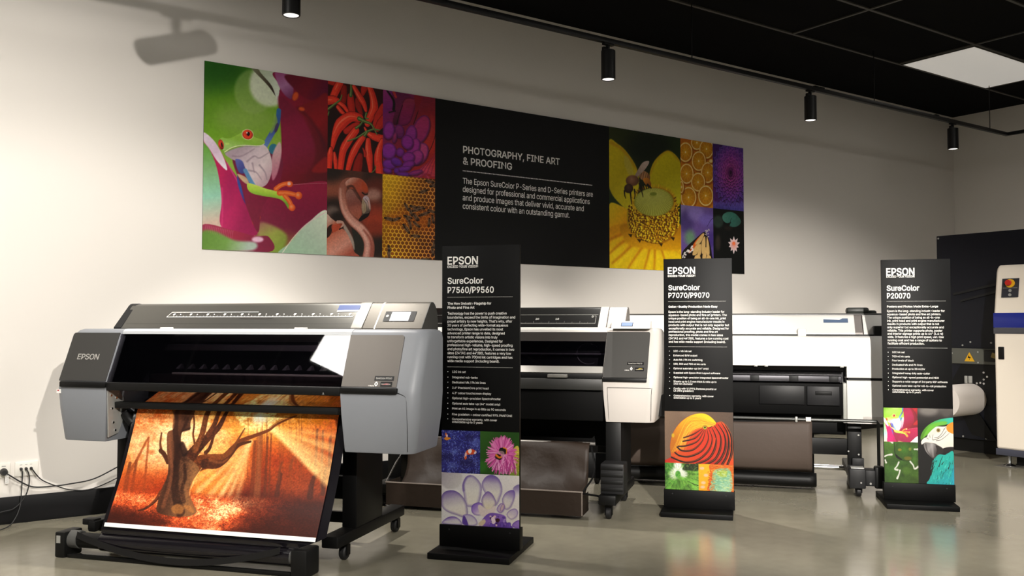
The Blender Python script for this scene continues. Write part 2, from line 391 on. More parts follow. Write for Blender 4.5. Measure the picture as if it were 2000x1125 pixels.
    102, 91, 102, 91, 35, 90, 25, 87, 16, 81, 9, 73, 3, 63, 0, 86, 96, 1, 12, 41, 0, 3, 102, 17, 102, 38, 41, 43, 27, 50, 6, 47, 6, 53, 28, 58, 41, 79,
    102, 93, 102, 56, 0, 87, 137, 1, 32, 31, 0, 3, 102, 16, 102, 33, 39, 35, 29, 37, 19, 39, 8, 38, 8, 40, 19, 42, 29, 45, 39, 61, 102, 76, 102, 92, 39,
    95, 29, 97, 19, 99, 8, 98, 8, 100, 19, 102, 29, 105, 39, 121, 102, 134, 102, 106, 0, 91, 0, 74, 65, 70, 78, 67, 95, 70, 95, 67, 79, 64, 65, 46, 0,
    88, 95, 1, 28, 4, 0, 43, 57, 43, 47, 6, 102, 21, 102, 36, 80, 41, 72, 45, 66, 49, 58, 46, 58, 50, 66, 54, 72, 60, 80, 75, 102, 89, 102, 52, 48, 52,
    57, 91, 0, 76, 0, 58, 26, 54, 33, 50, 39, 46, 46, 49, 46, 45, 39, 41, 33, 36, 26, 18, 0, 89, 94, 1, 14, 41, 0, 41, 42, 3, 102, 18, 102, 38, 69, 44,
    58, 50, 46, 45, 46, 50, 59, 56, 69, 76, 102, 91, 102, 54, 42, 54, 0, 90, 88, 1, 20, 8, 0, 8, 9, 55, 77, 61, 86, 68, 95, 70, 91, 57, 90, 45, 90, 8,
    90, 8, 102, 79, 102, 79, 92, 34, 26, 27, 16, 19, 7, 18, 11, 30, 11, 43, 11, 80, 11, 80, 0, 97, 78, 2, 53, 32, -2, 25, -1, 19, 1, 14, 4, 10, 9, 7, 15,
    6, 22, 7, 28, 9, 32, 12, 36, 16, 39, 20, 41, 25, 42, 36, 44, 47, 45, 50, 46, 53, 47, 55, 49, 55, 51, 55, 56, 53, 59, 51, 62, 48, 64, 44, 66, 39, 66,
    34, 66, 30, 64, 26, 63, 24, 60, 21, 58, 20, 55, 8, 58, 11, 64, 16, 69, 21, 73, 27, 75, 33, 76, 39, 77, 48, 76, 53, 74, 57, 72, 61, 69, 64, 64, 67,
    58, 67, 50, 67, 0, 55, 0, 55, 10, 54, 10, 50, 5, 47, 2, 43, 0, 38, -1, 22, 34, 9, 40, 10, 46, 12, 50, 15, 53, 19, 54, 23, 55, 28, 55, 38, 52, 36, 46,
    35, 40, 34, 35, 34, 27, 32, 23, 30, 21, 28, 19, 25, 18, 21, 19, 17, 20, 14, 23, 12, 26, 10, 30, 9, 98, 85, 2, 29, 46, -2, 40, -1, 34, 1, 31, 3, 28,
    6, 24, 12, 22, 12, 22, 0, 11, 0, 11, 102, 23, 102, 23, 64, 24, 64, 27, 69, 30, 72, 34, 75, 39, 76, 46, 77, 55, 76, 63, 72, 69, 66, 74, 59, 77, 49,
    78, 38, 77, 27, 74, 17, 69, 9, 63, 3, 55, 0, 24, 44, 9, 51, 10, 56, 13, 60, 18, 63, 23, 65, 30, 66, 38, 65, 45, 63, 52, 60, 58, 56, 62, 51, 65, 44,
    66, 38, 65, 32, 62, 28, 58, 25, 53, 23, 46, 23, 38, 23, 30, 25, 23, 28, 17, 32, 13, 38, 10, 99, 79, 1, 50, 41, -2, 32, 0, 23, 3, 16, 9, 11, 17, 8,
    27, 7, 37, 8, 49, 11, 58, 16, 66, 23, 72, 32, 76, 41, 77, 47, 77, 52, 75, 57, 74, 61, 71, 65, 68, 68, 64, 71, 60, 72, 55, 61, 52, 58, 58, 54, 62, 48,
    65, 41, 66, 35, 65, 29, 62, 25, 57, 22, 52, 20, 45, 19, 37, 20, 30, 22, 23, 25, 18, 29, 13, 35, 10, 41, 9, 49, 10, 54, 13, 58, 18, 61, 23, 73, 20,
    71, 16, 68, 11, 65, 7, 61, 4, 57, 2, 52, 0, 47, -1, 100, 85, 2, 29, 39, -2, 30, 0, 22, 3, 16, 9, 11, 17, 8, 27, 7, 38, 8, 49, 11, 59, 16, 66, 22, 72,
    30, 76, 39, 77, 46, 76, 51, 75, 54, 72, 57, 69, 61, 64, 62, 64, 62, 102, 74, 102, 74, 0, 63, 0, 63, 12, 61, 12, 57, 6, 54, 3, 50, 1, 45, -1, 24, 41,
    9, 47, 10, 53, 13, 57, 17, 60, 23, 62, 30, 62, 38, 62, 46, 60, 53, 57, 58, 53, 62, 47, 65, 41, 66, 34, 65, 29, 62, 25, 58, 22, 52, 20, 45, 19, 38,
    20, 30, 22, 23, 25, 18, 29, 13, 34, 10, 101, 81, 1, 57, 42, -2, 32, 0, 23, 3, 16, 9, 11, 17, 8, 26, 7, 37, 8, 48, 11, 58, 16, 66, 23, 72, 31, 76, 41,
    77, 47, 76, 53, 75, 59, 72, 64, 68, 68, 63, 71, 56, 74, 48, 74, 39, 74, 34, 15, 34, 15, 44, 68, 44, 62, 40, 61, 47, 60, 54, 57, 59, 53, 63, 47, 65,
    41, 66, 35, 65, 29, 63, 25, 59, 22, 54, 20, 48, 19, 42, 19, 36, 20, 28, 22, 21, 26, 16, 30, 12, 36, 10, 42, 9, 47, 10, 51, 11, 54, 12, 57, 15, 59,
    18, 61, 21, 73, 18, 71, 13, 67, 8, 62, 4, 57, 1, 50, -1, 102, 51, 2, 4, 46, 76, 46, 65, 1, 65, 1, 76, 18, 16, 0, 16, 86, 17, 92, 19, 97, 23, 101, 27,
    104, 32, 105, 37, 106, 44, 105, 49, 104, 45, 94, 43, 94, 39, 95, 34, 94, 31, 92, 29, 89, 28, 84, 28, 0, 103, 85, 2, 50, 41, -30, 34, -30, 27, -28,
    21, -25, 16, -22, 13, -18, 10, -14, 20, -8, 24, -13, 27, -16, 31, -18, 36, -19, 41, -19, 50, -18, 56, -15, 61, -9, 62, -1, 62, 14, 61, 14, 57, 8, 54,
    6, 50, 3, 45, 2, 39, 1, 30, 2, 23, 5, 16, 11, 11, 18, 8, 27, 7, 38, 8, 49, 11, 59, 16, 66, 22, 72, 30, 76, 39, 77, 46, 76, 51, 75, 55, 72, 58, 69,
    62, 64, 63, 64, 63, 76, 74, 76, 74, -2, 73, -11, 70, -18, 65, -23, 58, -27, 50, -29, 24, 41, 12, 47, 13, 53, 15, 57, 19, 60, 24, 62, 31, 62, 39, 62,
    46, 60, 53, 57, 58, 53, 62, 47, 65, 41, 66, 34, 65, 29, 62, 25, 58, 22, 52, 20, 46, 19, 39, 20, 31, 22, 25, 25, 19, 29, 15, 34, 13, 104, 82, 1, 29,
    23, 45, 23, 0, 11, 0, 11, 102, 23, 102, 23, 57, 20, 57, 25, 66, 30, 72, 37, 76, 45, 77, 53, 76, 59, 74, 64, 70, 68, 64, 71, 57, 71, 48, 71, 0, 59, 0,
    59, 47, 58, 55, 55, 61, 49, 65, 42, 66, 37, 65, 32, 63, 28, 61, 25, 57, 23, 51, 105, 33, 2, 4, 11, 0, 11, 76, 23, 76, 23, 0, 16, 17, 89, 13, 89, 11,
    91, 9, 94, 8, 97, 9, 100, 11, 102, 13, 104, 17, 105, 20, 104, 23, 102, 25, 100, 25, 97, 25, 94, 23, 91, 20, 89, 106, 33, 2, 16, 11, 76, 23, 76, 23,
    -6, 22, -13, 20, -18, 17, -23, 13, -26, 7, -28, 1, -29, -2, -29, -2, -17, 0, -17, 5, -17, 8, -14, 10, -11, 11, -6, 16, 17, 89, 13, 89, 11, 91, 9, 94,
    8, 97, 9, 100, 11, 102, 13, 104, 17, 105, 20, 104, 23, 102, 25, 100, 25, 97, 25, 94, 23, 91, 20, 89, 107, 76, 3, 7, 22, 27, 22, 42, 24, 42, 57, 76,
    72, 76, 37, 40, 35, 40, 4, 11, 0, 11, 102, 23, 102, 23, 0, 4, 59, 0, 30, 37, 38, 46, 74, 0, 108, 38, 1, 16, 28, 0, 20, 1, 15, 4, 12, 9, 11, 17, 11,
    102, 23, 102, 23, 20, 23, 15, 24, 12, 26, 11, 29, 10, 32, 11, 34, 11, 36, 1, 32, 0, 109, 122, 1, 54, 11, 0, 11, 76, 22, 76, 22, 59, 24, 65, 26, 69,
    30, 73, 34, 75, 39, 77, 44, 77, 51, 76, 57, 72, 62, 66, 64, 59, 62, 59, 64, 64, 67, 69, 71, 72, 76, 75, 81, 77, 87, 77, 94, 77, 99, 74, 104, 71, 108,
    66, 111, 59, 111, 51, 111, 0, 99, 0, 99, 51, 98, 58, 95, 63, 89, 65, 84, 66, 79, 66, 75, 64, 72, 61, 69, 58, 68, 54, 67, 49, 67, 0, 55, 0, 55, 52,
    54, 58, 51, 62, 46, 65, 40, 66, 36, 66, 32, 64, 28, 61, 25, 58, 23, 53, 23, 48, 23, 0, 110, 82, 1, 29, 23, 45, 23, 0, 11, 0, 11, 76, 22, 76, 22, 57,
    20, 57, 25, 66, 30, 72, 37, 76, 45, 77, 53, 76, 59, 74, 64, 70, 68, 64, 71, 57, 71, 48, 71, 0, 59, 0, 59, 47, 58, 55, 55, 61, 49, 65, 42, 66, 37, 65,
    32, 63, 28, 61, 25, 57, 23, 51, 111, 83, 2, 24, 41, -2, 32, 0, 23, 3, 16, 9, 11, 17, 8, 27, 7, 37, 8, 49, 11, 58, 16, 66, 23, 72, 32, 76, 41, 77, 51,
    76, 60, 72, 67, 66, 72, 58, 75, 49, 76, 37, 75, 27, 72, 17, 67, 9, 60, 3, 51, 0, 24, 41, 9, 48, 10, 54, 13, 58, 18, 61, 23, 63, 30, 64, 37, 63, 45,
    61, 52, 58, 57, 54, 62, 48, 65, 41, 66, 35, 65, 29, 62, 25, 57, 22, 52, 20, 45, 19, 37, 20, 30, 22, 23, 25, 18, 29, 13, 35, 10, 112, 85, 2, 29, 11,
    -29, 11, 76, 22, 76, 22, 64, 24, 64, 27, 69, 30, 72, 34, 75, 39, 76, 46, 77, 55, 76, 63, 72, 69, 66, 74, 59, 77, 49, 78, 38, 77, 27, 74, 17, 69, 9,
    63, 3, 55, 0, 46, -2, 40, -1, 35, 1, 31, 3, 28, 6, 24, 12, 23, 12, 23, -29, 24, 44, 9, 51, 10, 56, 13, 60, 18, 63, 23, 65, 30, 66, 38, 65, 45, 63,
    52, 60, 58, 56, 62, 51, 65, 44, 66, 38, 65, 32, 62, 28, 58, 25, 53, 23, 46, 23, 38, 23, 30, 25, 23, 28, 17, 32, 13, 38, 10, 113, 85, 2, 29, 74, -29,
    62, -29, 62, 12, 61, 12, 57, 6, 54, 3, 50, 1, 45, -1, 39, -2, 30, 0, 22, 3, 16, 9, 11, 17, 8, 27, 7, 38, 8, 49, 11, 59, 16, 66, 22, 72, 30, 76, 39,
    77, 46, 76, 51, 75, 54, 72, 57, 69, 61, 64, 63, 64, 63, 76, 74, 76, 24, 41, 9, 47, 10, 53, 13, 57, 17, 60, 23, 62, 30, 62, 38, 62, 46, 60, 53, 57,
    58, 53, 62, 47, 65, 41, 66, 34, 65, 29, 62, 25, 58, 22, 52, 20, 45, 19, 38, 20, 30, 22, 23, 25, 18, 29, 13, 34, 10, 114, 52, 1, 21, 11, 0, 11, 76,
    22, 76, 22, 64, 23, 64, 26, 69, 30, 73, 36, 76, 43, 77, 46, 77, 49, 77, 49, 64, 46, 65, 41, 65, 36, 65, 32, 63, 28, 60, 25, 57, 23, 52, 23, 47, 23,
    0, 115, 73, 1, 60, 36, -2, 29, -1, 22, 1, 17, 4, 12, 8, 9, 13, 7, 19, 19, 21, 21, 16, 25, 12, 30, 10, 36, 9, 43, 10, 49, 12, 52, 16, 54, 21, 53, 24,
    51, 27, 47, 29, 42, 31, 30, 34, 21, 37, 14, 42, 11, 47, 9, 55, 10, 61, 13, 66, 17, 71, 23, 74, 30, 76, 37, 77, 45, 76, 51, 74, 56, 72, 60, 68, 63,
    63, 65, 58, 54, 55, 52, 60, 49, 63, 44, 66, 37, 67, 31, 66, 26, 63, 23, 60, 22, 55, 22, 52, 25, 49, 29, 46, 34, 45, 46, 42, 55, 39, 61, 34, 65, 28,
    66, 21, 65, 15, 62, 9, 58, 5, 52, 1, 45, -1, 116, 45, 2, 4, 41, 76, 41, 65, 1, 65, 1, 76, 16, 13, 94, 25, 94, 25, 20, 26, 15, 27, 12, 30, 11, 34, 10,
    37, 10, 40, 11, 43, 0, 38, -1, 34, -1, 25, 0, 18, 4, 14, 10, 13, 19, 117, 82, 1, 29, 36, -1, 29, 0, 23, 2, 18, 6, 14, 12, 11, 19, 11, 28, 11, 76, 23,
    76, 23, 29, 24, 21, 27, 15, 33, 11, 40, 10, 45, 11, 50, 12, 54, 15, 57, 19, 59, 24, 59, 31, 59, 76, 71, 76, 71, 0, 60, 0, 60, 18, 61, 18, 57, 9, 51,
    3, 44, 0, 118, 78, 1, 12, 33, 0, 3, 76, 17, 76, 33, 31, 37, 17, 41, 4, 37, 4, 41, 17, 45, 31, 61, 76, 74, 76, 45, 0, 119, 113, 1, 30, 28, 0, 5, 76,
    17, 76, 27, 43, 31, 27, 35, 8, 33, 8, 37, 27, 41, 43, 50, 76, 63, 76, 72, 43, 76, 27, 80, 8, 78, 8, 83, 27, 87, 43, 96, 76, 109, 76, 86, 0, 74, 0,
    64, 34, 61, 45, 58, 56, 55, 68, 58, 68, 55, 56, 53, 45, 50, 34, 40, 0, 120, 76, 1, 24, 4, 0, 34, 44, 34, 34, 6, 76, 20, 76, 29, 61, 36, 51, 41, 41,
    35, 41, 40, 51, 47, 61, 56, 76, 70, 76, 42, 34, 42, 43, 72, 0, 57, 0, 46, 17, 40, 27, 35, 36, 41, 36, 36, 27, 30, 17, 18, 0, 121, 78, 1, 28, 9, -28,
    12, -17, 14, -17, 18, -18, 21, -18, 24, -17, 26, -15, 28, -12, 30, -7, 33, 0, 3, 76, 17, 76, 33, 31, 37, 17, 41, 4, 37, 4, 40, 17, 45, 31, 61, 76,
    74, 76, 41, -12, 38, -17, 35, -21, 32, -25, 28, -27, 23, -29, 18, -29, 13, -29, 122, 76, 1, 12, 8, 0, 8, 9, 51, 64, 51, 65, 10, 65, 10, 76, 67, 76,
    67, 66, 25, 12, 25, 11, 68, 11, 68, 0, 124, 46, 1, 4, 28, 135, 28, -33, 18, -33, 18, 135, 8226, 78, 1, 24, 39, 19, 33, 19, 28, 21, 23, 25, 20, 29,
    18, 35, 17, 40, 18, 46, 20, 51, 23, 56, 28, 59, 33, 61, 39, 62, 45, 61, 50, 59, 54, 56, 58, 51, 60, 46, 61, 40, 60, 35, 58, 29, 54, 25, 50, 21, 45,
    19, 8243, 61, 2, 4, 7, 65, 10, 102, 24, 102, 16, 65, 4, 37, 65, 40, 102, 54, 102, 46, 65,
]


def unpack_glyphs():
    b = OUTLINES
    i = 0
    out = {}
    while i < len(b):
        ch, adv, nc = chr(b[i]), b[i + 1], b[i + 2]
        i += 3
        cs_ = []
        for _ in range(nc):
            n = b[i]
            i += 1
            cs_.append([(b[i + 2 * k], b[i + 2 * k + 1]) for k in range(n)])
            i += 2 * n
        out[ch] = (adv, cs_)
    return out


GLYPHS = unpack_glyphs()


def contour_area(c):
    return sum(c[i - 1][0] * c[i][1] - c[i][0] * c[i - 1][1] for i in range(len(c))) / 2


def line_meshes(text, bold):
    """one flat mesh per stroke layer: letters drawn with overlapping strokes are filled stroke by stroke"""
    layers = {}
    x = 0.0
    for ch in text:
        adv, cs_ = GLYPHS.get(ch, GLYPHS[' '])
        if cs_:
            areas = [contour_area(c) for c in cs_]
            sign = max(areas, key=abs)
            level = 0
            for c, a in zip(cs_, areas):
                if a * sign > 0:
                    lv = level
                    level += 1
                else:
                    lv = 0
                layers.setdefault(lv, []).append([((x + px) / 144, py / 144) for px, py in c])
        x += adv * (0.96 if bold < 0.015 else 1.0)
    out = []
    for lv in sorted(layers):
        cu = bpy.data.curves.new('line', 'CURVE')
        cu.dimensions = '2D'
        cu.fill_mode = 'BOTH'
        cu.offset = bold
        for c in layers[lv]:
            sp = cu.splines.new('POLY')
            sp.points.add(len(c) - 1)
            for p, (a, b) in zip(sp.points, c):
                p.co = (a, b, 0, 1)
            sp.use_cyclic_u = True
        ob = bpy.data.objects.new('line', cu)
        COL.objects.link(ob)
        dg = bpy.context.evaluated_depsgraph_get()
        out.append(bpy.data.meshes.new_from_object(ob.evaluated_get(dg)))
        COL.objects.unlink(ob)
        bpy.data.objects.remove(ob)
        bpy.data.curves.remove(cu)
    return out


def lettering(name, lines, material, parent, y=0.0, bold=0.0, plane=None, label=None, split=True):
    """lines: (text, x, baseline z, cap height, width or None); built in the local x-z plane facing -y.
    plane(x, z) -> point lays it on a sloping face instead. Each line is a mesh of its own."""
    bm = None
    made = None
    for i, (s, x, z, hgt, wid) in enumerate(lines):
        if bm is None:
            bm = bmesh.new()
        mes = line_meshes(s, bold)
        cos = []
        for me in mes:
            co = np.empty(len(me.vertices) * 3)
            me.vertices.foreach_get('co', co)
            cos.append(co.reshape(-1, 3))
        x0 = min(co[:, 0].min() for co in cos)
        x1 = max(co[:, 0].max() for co in cos)
        sy = hgt / 0.708
        sx = sy if wid is None else wid / max(1e-6, x1 - x0)
        for layer, (me, co) in enumerate(zip(mes, cos)):
            n = len(co)
            out = np.zeros((n, 3))
            lx = x + (co[:, 0] - x0) * sx
            lz = z + co[:, 1] * sy
            if plane is None:
                out[:, 0], out[:, 1], out[:, 2] = lx, y - 0.0002 * layer, lz
            else:
                for k in range(n):
                    out[k] = plane(lx[k], lz[k])
            me.vertices.foreach_set('co', out.ravel())
            bm.from_mesh(me)
            bpy.data.meshes.remove(me)
        nm = 'bullet_mark' if s == '\u2022' else name
        m2 = bpy.data.meshes.new(nm)
        bm.to_mesh(m2)
        bm.free()
        bm = None
        made = link_mesh(nm, m2, material, parent, label=label)
    return made


def dotted(name, x0, x1, z, y, material, parent, pitch=0.0047, size=0.0028):
    mb = MB()
    n = int((x1 - x0) / pitch)
    for i in range(n):
        x = x0 + i * pitch
        mb.face([(x, y, z), (x + size, y, z), (x + size, y, z + size), (x, y, z + size)])
    return mb.build(name, material, parent, angle=None)

# ================================================================== the room
WALL = 5.82      # back wall plane
XR = 10.46       # right wall plane
XL = -5.2
YF = -7.0
CEIL = 3.58
M_wall = mat('wall_paint', '#e6e1da', 0.75, spec=0.2, vary=0.015, vscale=2.0)
M_floor = floor_material()
M_ceil = mat('ceiling_black', '#050505', 0.9, spec=0.1)
M_skirt = mat('skirting_black', '#050507', 0.5, spec=0.2)
M_grid = mat('ceiling_grid_metal', '#45443f', 0.5)

MB().box(XL, XR, YF, WALL, -0.1, 0.0).build('floor', M_floor, kind='structure')
MB().box(XL, XR, WALL, WALL + 0.12, 0, CEIL).build('wall_back', M_wall, kind='structure')
MB().box(XR, XR + 0.12, YF, WALL + 0.12, 0, CEIL).build('wall_right', M_wall, kind='structure')
MB().box(XL - 0.12, XL, YF, WALL + 0.12, 0, CEIL).build('wall_left', M_wall, kind='structure')
MB().box(XL - 0.12, XR + 0.12, YF - 0.12, YF, 0, CEIL).build('wall_front', M_wall, kind='structure')
MB().box(XL - 0.12, XR + 0.12, YF - 0.12, WALL + 0.12, CEIL, CEIL + 0.1).build('ceiling', M_ceil, kind='structure')
MB().box(XL, XR, WALL - 0.014, WALL, 0, 0.15, 0.002).build('baseboard_back', M_skirt, kind='structure')
MB().box(XR - 0.014, XR, YF, WALL - 0.014, 0, 0.15, 0.002).build('baseboard_right', M_skirt, kind='structure')

# ceiling grid: long runs parallel to the back wall, cross bars between them
mb = MB()
gz = CEIL - 0.012
ys = [4.88 - 0.73 * k for k in range(0, 12)]
for y in ys:
    mb.box(XL, XR, y - 0.012, y + 0.012, gz, CEIL)
for k in range(-4, 4):
    x = 6.29 + 1.56 * k
    for a, b in zip(ys, ys[1:]):
        mb.box(x - 0.012, x + 0.012, b + 0.012, a - 0.012, gz + 0.002, CEIL)
for a, b in zip(ys, ys[1:]):
    mb.box(9.39 - 0.012, 9.39 + 0.012, b + 0.012, a - 0.012, gz + 0.002, CEIL)
mb.build('trim_1', M_grid, kind='structure')

M_lampblack = mat('lamp_black', '#0c0c0c', 0.45, spec=0.35)
M_lampface = mat('lamp_reflector', '#d8d8d8', 0.3, emit=(1, 0.95, 0.88), estr=1.3)
M_frame = mat('panel_frame_white', '#d8d4ca', 0.5)


def ceiling_panel(x0, x1, y0, y1, strength, label, group=None):
    t = thing('ceiling_panel_light', label, 'ceiling light', ((x0 + x1) / 2, (y0 + y1) / 2, CEIL), 0, group)
    hx, hy = (x1 - x0) / 2, (y1 - y0) / 2
    m = mat('diffuser_%g' % strength, '#e8e4da', 0.6, emit=(1, 0.96, 0.90), estr=strength)
    MB().box(-hx + 0.012, hx - 0.012, -hy + 0.012, hy - 0.012, -0.016, -0.008).build('diffuser', m, t)
    f = MB()
    f.box(-hx, hx, -hy, -hy + 0.012, -0.018, 0).box(-hx, hx, hy - 0.012, hy, -0.018, 0)
    f.box(-hx, -hx + 0.012, -hy + 0.012, hy - 0.012, -0.018, 0).box(hx - 0.012, hx, -hy + 0.012, hy - 0.012, -0.018, 0)
    f.build('frame', M_grid, t)
    return t


ceiling_panel(7.862, 9.378, 4.162, 4.868, E_DIM, 'pale square ceiling light panel in the black ceiling above the machine')
ceiling_panel(-1.9, -0.36, 3.14, 3.88, E_PANEL, 'lit ceiling light panel over the left end of the wall')
for px, py, lab in ((-1.9, 0.22, 'unseen fill panel added left of the viewer'), (1.22, -0.51, 'unseen fill panel added above the viewer'), (4.34, -0.51, 'unseen fill panel added right of the viewer'),
                    (2.78, -3.43, 'unseen fill panel added far behind the viewer'), (5.90, 0.95, 'unseen fill panel added in front of the machine')):
    ceiling_panel(px, px + 1.54, py, py + 0.71, E_FILL, lab, 'fill panels added outside the view')  # added panels, never in view, that brighten wall and floor with soft fill

# lighting track: a rectangular loop hung below the ceiling
RZ = 3.085
RY = 4.785
t = thing('lighting_track', 'black lighting track hung along the wall above the banner', 'light track', (3.0, RY, RZ))
MB().box(-3.35, 6.62, -0.018, 0.018, 0.0, 0.034, 0.002).box(6.62, 6.656, -6.5, 0.018, 0.0, 0.034, 0.002).box(-3.386, -3.35, -6.5, 0.018, 0.0, 0.034, 0.002).box(-3.35, 6.62, -5.953, -5.917, 0.0, 0.034, 0.002).build('rail', M_lampblack, t)
for x in (-2.6, -0.4, 1.98, 4.3, 6.3):
    MB().cyl((x, 0, 0.03), (x, 0, CEIL - RZ), 0.004, 8).build('suspension_rod', M_lampblack, t)
for x in (3.46, 3.53, 5.3):
    MB().box(x - 0.03, x + 0.03, -0.02, 0.02, 0.03, 0.045, 0.003).build('rail_joint', M_lampblack, t)


def spot_light(parent, loc, watts, size, blend, rot=(0, 0, 0), radius=0.03, color=WARM):
    ld = bpy.data.lights.new('lamp', 'SPOT')
    ld.energy = watts
    ld.spot_size = R(size)
    ld.spot_blend = blend
    ld.shadow_soft_size = radius
    ld.color = color
    lo = bpy.data.objects.new('lamp', ld)
    lo.location = loc
    lo.rotation_euler = rot
    lo.parent = parent
    COL.objects.link(lo)
    return lo


def cylinder_head(x, label, watts):
    """straight-hanging cylinder spotlight; local origin at the rail's underside"""
    t = thing('track_spotlight', label, 'spotlight', (x, RY, RZ), 0, 'black cylinder spotlights on the track')
    MB().box(-0.045, 0.045, -0.016, 0.016, -0.014, 0.0, 0.003).build('track_adapter', M_lampblack, t)
    MB().box(-0.014, 0.006, -0.012, 0.012, -0.05, -0.012, 0.002).box(-0.05, -0.02, -0.012, 0.012, -0.062, -0.03, 0.004).build('arm', M_lampblack, t)
    MB().lathe([(0.046, -0.05), (0.05, -0.054), (0.05, -0.252), (0.047, -0.256), (0.043, -0.256), (0.041, -0.245)], (0, 0, 0), seg=32).build('housing', M_lampblack, t)
    MB().lathe([(0.042, -0.2445), (0.0415, -0.252), (0.034, -0.2475), (0.01, -0.246)], (0, 0, 0), seg=28).build('reflector', M_lampface, t, label='bright lamp opening')
    spot_light(t, (0, 0, -0.262), watts, 78, 0.5)
    return t


for x, lab in ((1.832, 'black cylinder spotlight cut by the top edge, above the frog picture'),
               (4.148, 'black cylinder spotlight hanging above the yellow flower picture of the banner'),
               (6.388, 'black cylinder spotlight hanging over the bare wall just right of the banner'),
               (8.595, 'black cylinder spotlight in the far corner, above the tall navy machine')):
    cylinder_head(x, lab, W_RAIL)


def aimed_head(loc, target, watts, label, size=70, blend=0.6, radius=0.03, light=True, drop=0.16, half=0.1):
    t = thing('track_spotlight', label, 'spotlight', loc, 0, 'aimed spotlights outside the view')
    d = (Vector(target) - Vector(loc)).normalized()
    c = Vector((0, 0, -drop))
    MB().box(-0.045, 0.045, -0.016, 0.016, -0.014, 0.0, 0.003).build('track_adapter', M_lampblack, t)
    MB().cyl((0, 0, -0.01), (0, 0, -drop + 0.03), 0.014, 10).build('arm', M_lampblack, t)
    MB().cyl(c - d * half, c + d * half, 0.047, 28).build('housing', M_lampblack, t)
    MB().cyl(c + d * (half + 0.0005), c + d * (half + 0.002), 0.04, 24).build('reflector', M_lampface, t)
    if light:
        q = d.to_track_quat('-Z', 'Y').to_euler()
        spot_light(t, c + d * (half + 0.015), watts, size, blend, q, radius)
    return t

for lx, tgt, wt, lab in ((0.75, (0.85, 5.7, 0.60), 2.2, 'spotlight behind the viewer aimed at the left end of the wall'),
                         (0.60, (2.2, 4.0, 0.60), 0.7, 'spotlight behind the viewer aimed at the grey printer'),
                         (0.45, (5.1, 3.6, 0.75), 6.5, 'spotlight behind the viewer aimed at the large white printer'),
                         (2.60, (3.6, 4.2, 0.70), 0.8, 'spotlight behind the viewer aimed at the middle printer')):
    aimed_head((lx, -1.15, RZ), tgt, W_FRONT * wt, lab, 34, 0.55)
aimed_head((-0.35, 3.3, CEIL), (0.9, 5.8, 1.3), W_SIDE, 'ceiling spotlight left of the view aimed at the wall', 92, 0.7, 0.02, drop=0.38)
aimed_head((0.72, RY, RZ), (-0.28, RY - 0.1, RZ - 0.31), 0, 'tilted spotlight at the left end of the track over the sockets', light=False, drop=0.115, half=0.12)

# ================================================================== wide-format printers
M_black = mat('plastic_black', '#090909', 0.5, spec=0.28)
M_black_satin = mat('steel_black', '#080808', 0.45, spec=0.25)
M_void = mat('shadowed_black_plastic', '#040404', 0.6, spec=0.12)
M_dark = mat('plastic_dark_grey', '#1c1c1d', 0.5, spec=0.3)
M_grey = mat('plastic_blue_grey', '#7c7f84', 0.45, spec=0.4)
M_bargrey = mat('cover_bar_grey', '#b9bcbf', 0.35, spec=0.5)
M_panel = mat('panel_graphite_metal', '#585450', 0.45, metal=0.75)
M_silver = mat('cover_silver_grey', '#75746f', 0.3, metal=0.8)
M_brush = mat('brushed_metal', '#5c5851', 0.5, metal=0.6)
M_line = mat('light_line', '#e9e7e2', 0.4)
M_chrome = mat('chrome', '#d6d6d6', 0.15, metal=1.0)
M_steel = mat('zinc_plate', '#a9a9a4', 0.45, metal=0.4)
M_rubber = mat('rubber_black', '#111112', 0.55)
M_white = mat('plastic_white', '#e6e3de', 0.4, spec=0.45)
M_offwhite = mat('plastic_warm_white', '#bab4ae', 0.45, spec=0.4)
M_paneldark = mat('panel_charcoal', '#3d3c3a', 0.5, spec=0.4)
M_textgrey = mat('lettering_pale_grey', '#a7a59f', 0.4)
M_textwhite = mat('lettering_white', '#f2f0ea', 0.5)
M_blue = mat('sticker_blue', '#3c5088', 0.45)
M_red = mat('sticker_red', '#b3202a', 0.45)
M_glass = glass_material('smoked_acrylic', (0.62, 0.60, 0.64), 0.12)
M_screen = mat('screen_white', '#ffffff', 0.2, emit=(1, 1, 1), estr=1.3)
M_lcd = mat('screen_blue_grey', '#6f84b0', 0.2, emit=(0.30, 0.38, 0.58), estr=0.25)
M_inside = mat('printer_inside', '#1d1a20', 0.4)
M_rail = mat('carriage_rail_grey', '#7d787c', 0.4, metal=0.2)
M_fabric = mat('basket_cloth_brown', '#30261f', 0.5, spec=0.3, bump=0.8, bscale=7)
M_film = mat('leader_film_black', '#121014', 0.16, spec=0.6)

ANG = -51.0


def rnd_section(x0, x1, yf, yb, z, r, side, n=5):
    """horizontal slice of a housing: the outer front corner is rounded. side=+1: outer side is x1"""
    pts = []
    if side > 0:
        pts.append((x0, yf, z))
        for i in range(n + 1):
            a = math.pi / 2 * i / n
            pts.append((x1 - r + r * math.sin(a), yf + r - r * math.cos(a), z))
        pts += [(x1, yb, z), (x0, yb, z)]
    else:
        pts.append((x1, yf, z))
        for i in range(n + 1):
            a = math.pi / 2 * i / n
            pts.append((x0 + r - r * math.sin(a), yf + r - r * math.cos(a), z))
        pts += [(x0, yb, z), (x1, yb, z)]
    return pts


SLANT = [(0.83, -0.010), (1.07, 0.090)]     # (z, y) of the sloping front face


def ys_at(z, slant):
    (z0, y0), (z1, y1) = slant
    return y0 + (y1 - y0) * (z - z0) / (z1 - z0)


